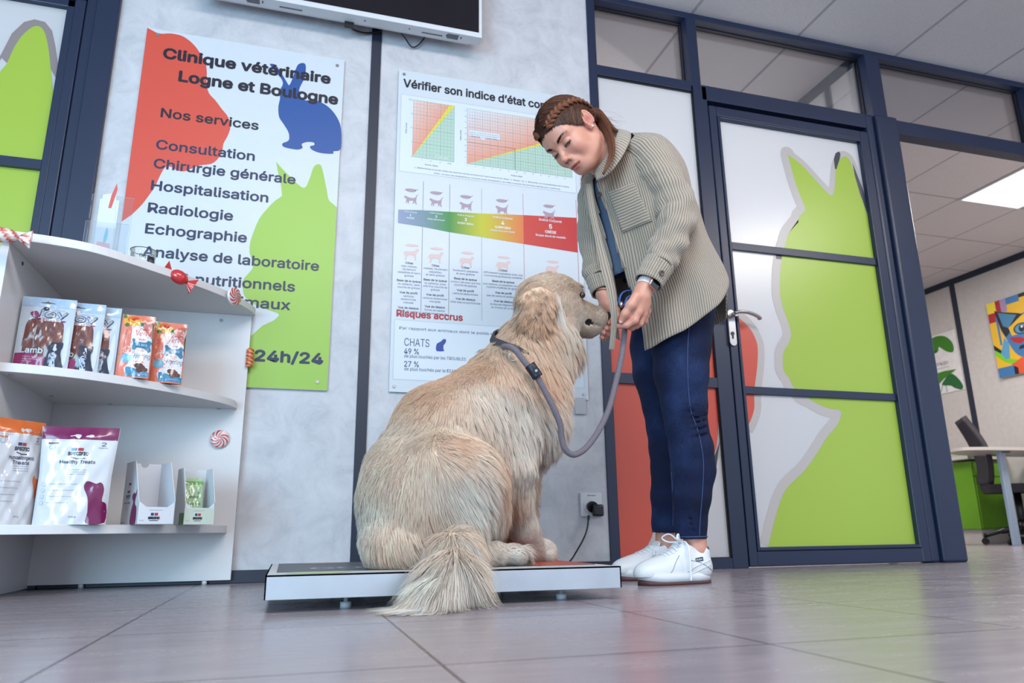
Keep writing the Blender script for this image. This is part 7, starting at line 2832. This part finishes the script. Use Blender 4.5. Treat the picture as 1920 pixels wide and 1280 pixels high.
def shoe(heel, toe, ankle):
    """heel, toe: floor points; ankle: centre of the leg opening"""
    A_ = np.array([toe[0] - heel[0], toe[1] - heel[1], 0]); L = np.linalg.norm(A_); A_ /= L
    S_ = np.array([A_[1], -A_[0], 0])          # to the viewer side for toes pointing left
    if S_[1] > 0:
        S_ = -S_
    U_ = np.array([0, 0, 1.0])
    P = lambda a, s, u: np.array([heel[0], heel[1], 0]) + A_ * a * L + S_ * s + U_ * u
    sh = None
    half = lambda t: .040 * (sin(min(1, max(0, (t + .02) / .30)) * pi / 2) ** .6) * (1 + .18 * math.exp(-((t - .70) / .22) ** 2)) * (1 if t < .8 else sqrt(max(0, 1 - ((t - .8) / .205) ** 2.2)))
    ol = [(t, half(t)) for t in np.linspace(0, 1.0, 26)]
    outline = [(t, w) for t, w in ol] + [(t, -w * .95) for t, w in ol[::-1]]
    outl = []
    for p in outline:
        if not outl or abs(p[0] - outl[-1][0]) * L + abs(p[1] - outl[-1][1]) > 1e-4:
            outl.append(p)

    def slab(name, z0, z1, g0, g1, m, parent, rise0=0, rise1=0):
        bm = bmesh.new()
        r0 = [bm.verts.new(P(.5 + (t - .5) * g0, s * g0, z0 + rise0 * max(0, t - .75) ** 1.5)) for t, s in outl]
        r1 = [bm.verts.new(P(.5 + (t - .5) * g1, s * g1, z1 + rise1 * max(0, t - .75) ** 1.5)) for t, s in outl]
        n = len(r0)
        bm.faces.new(r0); bm.faces.new(r1[::-1])
        for i in range(n):
            f = bm.faces.new((r0[i], r1[i], r1[(i + 1) % n], r0[(i + 1) % n])); f.smooth = True
        bmesh.ops.recalc_face_normals(bm, faces=bm.faces)
        o = keep(obj(name, bm, m), parent)
        return o
    c0 = P(.5, 0, .05)
    Fs = Field(c0 - np.array([.17, .10, .05]), c0 + np.array([.17, .10, .10]), .0026)
    RS = np.array([A_, S_, U_])
    Fs.ell(P(.80, 0, .032), (.062, .040, .038), RS, 0)
    Fs.ell(P(.62, 0, .036), (.070, .040, .042), RS, .02)
    Fs.cap(P(.70, 0, .040), P(.42, 0, .078), .030, .031, .02)
    Fs.ell(P(.20, 0, .045), (.058, .036, .045), RS, .02)
    Fs.ell(P(.34, 0, .045), (.07, .037, .04), RS, .02)
    Fs.cap(P(.16, 0, .060), P(.12, 0, .086), .034, .031, .015)
    Fs.cap(P(.30, 0, .060), P(.34, 0, .090), .033, .030, .02)
    # foot opening
    ak = np.array([ankle[0], ankle[1], .085])
    Fs.cap(ak + np.array([-.010, 0, 0]), ak + np.array([.010, 0, .06]), .027, .034, .006, '-')
    Fs.cap(ak + A_ * .03, ak + A_ * .035 + U_ * .06, .024, .03, .006, '-')
    Fs.plane(P(0, 0, .022), (0, 0, -1))
    Fs.plane(P(.30, 0, .118) , (A_ * -.35 + U_), .004)
    V, Q = Fs.mesh()
    me = vf_mesh('trainer', [(V, Q)])
    sh = keep(obj('trainer', me, UP), per)
    slab('midsole', .008, .034, .985, .97, MID, sh, .05, .05)
    slab('outsole', .000, .0095, .99, .99, GUM, sh, .0, .05)
    bv = BVHTree.FromPolygons([tuple(v) for v in V], [tuple(q) for q in Q])

    def surf(a, s, u, d=(0, 0, -1), off=.001):
        o_ = P(a, s, u); loc, nn, _, _ = bv.ray_cast(Vector(o_), Vector(d))
        return None if loc is None else np.array(loc) + np.array(nn) * off

    def line(pts, r, m, name, dirs='top'):
        out = []
        for a, s, u in pts:
            p = surf(a, s, u, (0, 0, -1)) if dirs == 'top' else surf(a, s, u, tuple(-S_ * np.sign(s)))
            if p is not None:
                out.append(p)
        if len(out) < 3:
            return
        bm = bmesh.new(); add_tube(bm, catmull(out, 4), r, 8, True, .6)
        keep(obj(name, bm, m), sh)
    LACE = mat('white_lace', rgbw(214, 218, 224), .7, 0, .02, 300, bump=.3)
    for k in range(6):
        a = .66 - .052 * k
        line([(a, s, .2) for s in np.linspace(-.022, .022, 7)], .0033, LACE, 'lace')
    # bow and hanging ends
    tpb = surf(.40, 0, .2)
    if tpb is not None:
        for sgn, ln in ((1, .045), (-1, .045)):
            bm = bmesh.new()
            q0 = tpb + U_ * .003
            add_tube(bm, catmull([q0, q0 + S_ * .022 * sgn + A_ * .018 + U_ * .022, q0 + S_ * .040 * sgn + A_ * .034 + U_ * .012, q0 + S_ * .030 * sgn + A_ * .020 + U_ * .0, q0], 8), .0036, 8, True, .6)
            keep(obj('lace', bm, LACE), sh)
        bm = bmesh.new()
        e = [tpb + U_ * .003, tpb + S_ * .030 + U_ * .002, tpb + S_ * .050 - U_ * .018 + A_ * .005, P(.42, .054, .035), P(.43, .056, .012)]
        add_tube(bm, catmull(e, 8), .0028, 8)
        keep(obj('lace', bm, LACE), sh)
    # seams and side stripe on the viewer side
    SEAMM = mat('grey_stitching', rgb(150, 160, 172), .7)
    line([(.78, .06, .024), (.66, .06, .036), (.58, .06, .060), (.50, .06, .080)], .0011, SEAMM, 'stitching', 'side')
    line([(.03, .06, .036), (.12, .06, .046), (.24, .06, .060), (.36, .06, .066)], .0011, SEAMM, 'stitching', 'side')
    line([(.62, .06, .030), (.45, .06, .034), (.30, .06, .050), (.12, .06, .062), (.05, .06, .070)], .0020, UP, 'side_stripe', 'side')
    line([(.50, .06, .028), (.36, .06, .030), (.20, .06, .044), (.06, .06, .052)], .0020, UP, 'side_stripe', 'side')
    # label on the ankle side
    pc = surf(.245, .06, .068, tuple(-S_))
    if pc is not None:
        tx = -A_ * .97 + U_ * .12; tx /= np.linalg.norm(tx)
        ty = np.cross(S_, tx); ty = ty if ty[2] > 0 else -ty
        Al = Art(); Al.rect(-.013, -.0055, .013, .0055, rgb(24, 34, 58), 1); Al.text('PUMA', -.0105, .0095, -.0028, .0056, rgb(200, 214, 226), 2, .03)
        keep(Al.build('label', PRINT, lambda u, v, l: tuple(pc + tx * u + ty * v + S_ * (.0008 + .0004 * l))), sh)
    # tongue
    bm = bmesh.new()
    g = smooth_outline([(-.018, 0), (-.022, .03), (-.016, .045), (0, .048), (.016, .045), (.022, .03), (.018, 0)], 4)
    q1 = P(.47, 0, .078)
    td = (U_ * .80 - A_ * .60)
    add_prism(bm, g, lambda u, v: tuple(q1 + S_ * u + td * v), lambda u, v: tuple(q1 + S_ * u + td * v + A_ * .006 + U_ * .003))
    o = keep(obj('tongue', bm, UP), sh); bvm = o.modifiers.new('b', 'BEVEL'); bvm.width = .002; bvm.segments = 2
    # heel tab
    bm = bmesh.new()
    q2 = P(.035, 0, .088)
    add_prism(bm, smooth_outline([(-.014, -.02), (-.016, .010), (0, .018), (.016, .010), (.014, -.02)], 4), lambda u, v: tuple(q2 + S_ * u + U_ * v - A_ * .004), lambda u, v: tuple(q2 + S_ * u + U_ * v + A_ * .004))
    keep(obj('heel_tab', bm, NVL), sh)
    return sh


hn, tn = onZ(1344, 1083, .02), onZ(1192, 1083, .02)
shoe((1.208, -.668), (.968, -.690), AN)
shoe((1.252, -.452), (.992, -.470), AF)

# ---- wrist watch, hair ties
wt = D(1214, 533, -.902)
wd = WRN - ELN; wd /= np.linalg.norm(wd)
k1 = CAM_P - wt; k1 /= np.linalg.norm(k1); k1 -= wd * (k1 @ wd); k1 /= np.linalg.norm(k1)
k2 = np.cross(wd, k1)
if (k2 @ CAM_R[0]) < 0:
    k2 = -k2
cw = ELN + wd * (np.linalg.norm(WRN - ELN) * .985)
bm = bmesh.new()
N_ = 60
rg = []
for i in range(N_):
    a = 2 * pi * i / N_
    r_ = k1 * cos(a) + k2 * sin(a)
    rg.append([bm.verts.new(cw + wd * b + r_ * (.0262 + c)) for b, c in ((-.010, 0), (.010, 0), (.010, .002), (-.010, .002))])
for i in range(N_):
    for j in range(4):
        bm.faces.new((rg[i][j], rg[i][(j + 1) % 4], rg[(i + 1) % N_][(j + 1) % 4], rg[(i + 1) % N_][j]))
bmesh.ops.recalc_face_normals(bm, faces=bm.faces)
watch = keep(obj('watch', bm, mat('pale_pink_watch_band', rgb(226, 214, 214), .5)), per)
an = 0.62
nW = k1 * cos(an) + k2 * sin(an); tW = np.cross(wd, nW)
MW = Matrix((tW, wd, nW)).transposed().to_4x4(); MW.translation = Vector(cw + nW * .029)


def rbox(name, sx, sy, sz, z0, m, parent, M, bev):
    bm = bmesh.new(); add_box(bm, -sx, sx, -sy, sy, z0, z0 + sz, M)
    o = keep(obj(name, bm, m), parent)
    b_ = o.modifiers.new('b', 'BEVEL'); b_.width = bev; b_.segments = 4
    return o


rbox('watch_case', .0175, .0200, .009, -.002, mat('rose_gold_metal', rgb(224, 180, 160), .25, .8), watch, MW, .005)
rbox('watch_screen', .0155, .0180, .002, .0062, mat('black_watch_glass', rgb(10, 10, 14), .08, 0, .02, coat=.6), watch, MW, .002)
for j, (x0, r_) in enumerate(((.0, .0235), (.010, .0240))):
    cf = WRF - (WRF - ELF) / np.linalg.norm(WRF - ELF) * (.006 + x0)
    df = (WRF - ELF); df /= np.linalg.norm(df)
    a1 = np.cross(df, [0, 1, 0]); a1 /= np.linalg.norm(a1); a2 = np.cross(df, a1)
    bm = bmesh.new()
    add_tube(bm, [cf + (a1 * cos(a) + a2 * sin(a)) * r_ + df * .004 * sin(a + j) for a in np.linspace(0, 2 * pi, 40)], .0022, 8, False)
    keep(obj('hair_tie', bm, BLACK), per)

# ---- blue strap held in the near hand
t = thing('blue_lead_loop', 'small blue webbing loop with metal snap held between her hands', 'strap', tuple(D(1166, 565, -.86)))
bm = bmesh.new()
add_tube(bm, catmull([D(1184, 545, -.868), D(1172, 546, -.872), D(1164, 553, -.876), D(1161, 566, -.878), D(1166, 574, -.876), D(1172, 568, -.872), D(1176, 558, -.868), D(1186, 552, -.864)], 8), .0048, 10, True, .5)
keep(obj('loop', bm, mat('blue_webbing', rgb(40, 84, 160), .6, 0, .1, 200)), t)
bm = bmesh.new()
add_cyl(bm, D(1164, 566, -.882), D(1166, 576, -.882), .0055, .0045, 14)
keep(obj('snap', bm, CHROME), t)
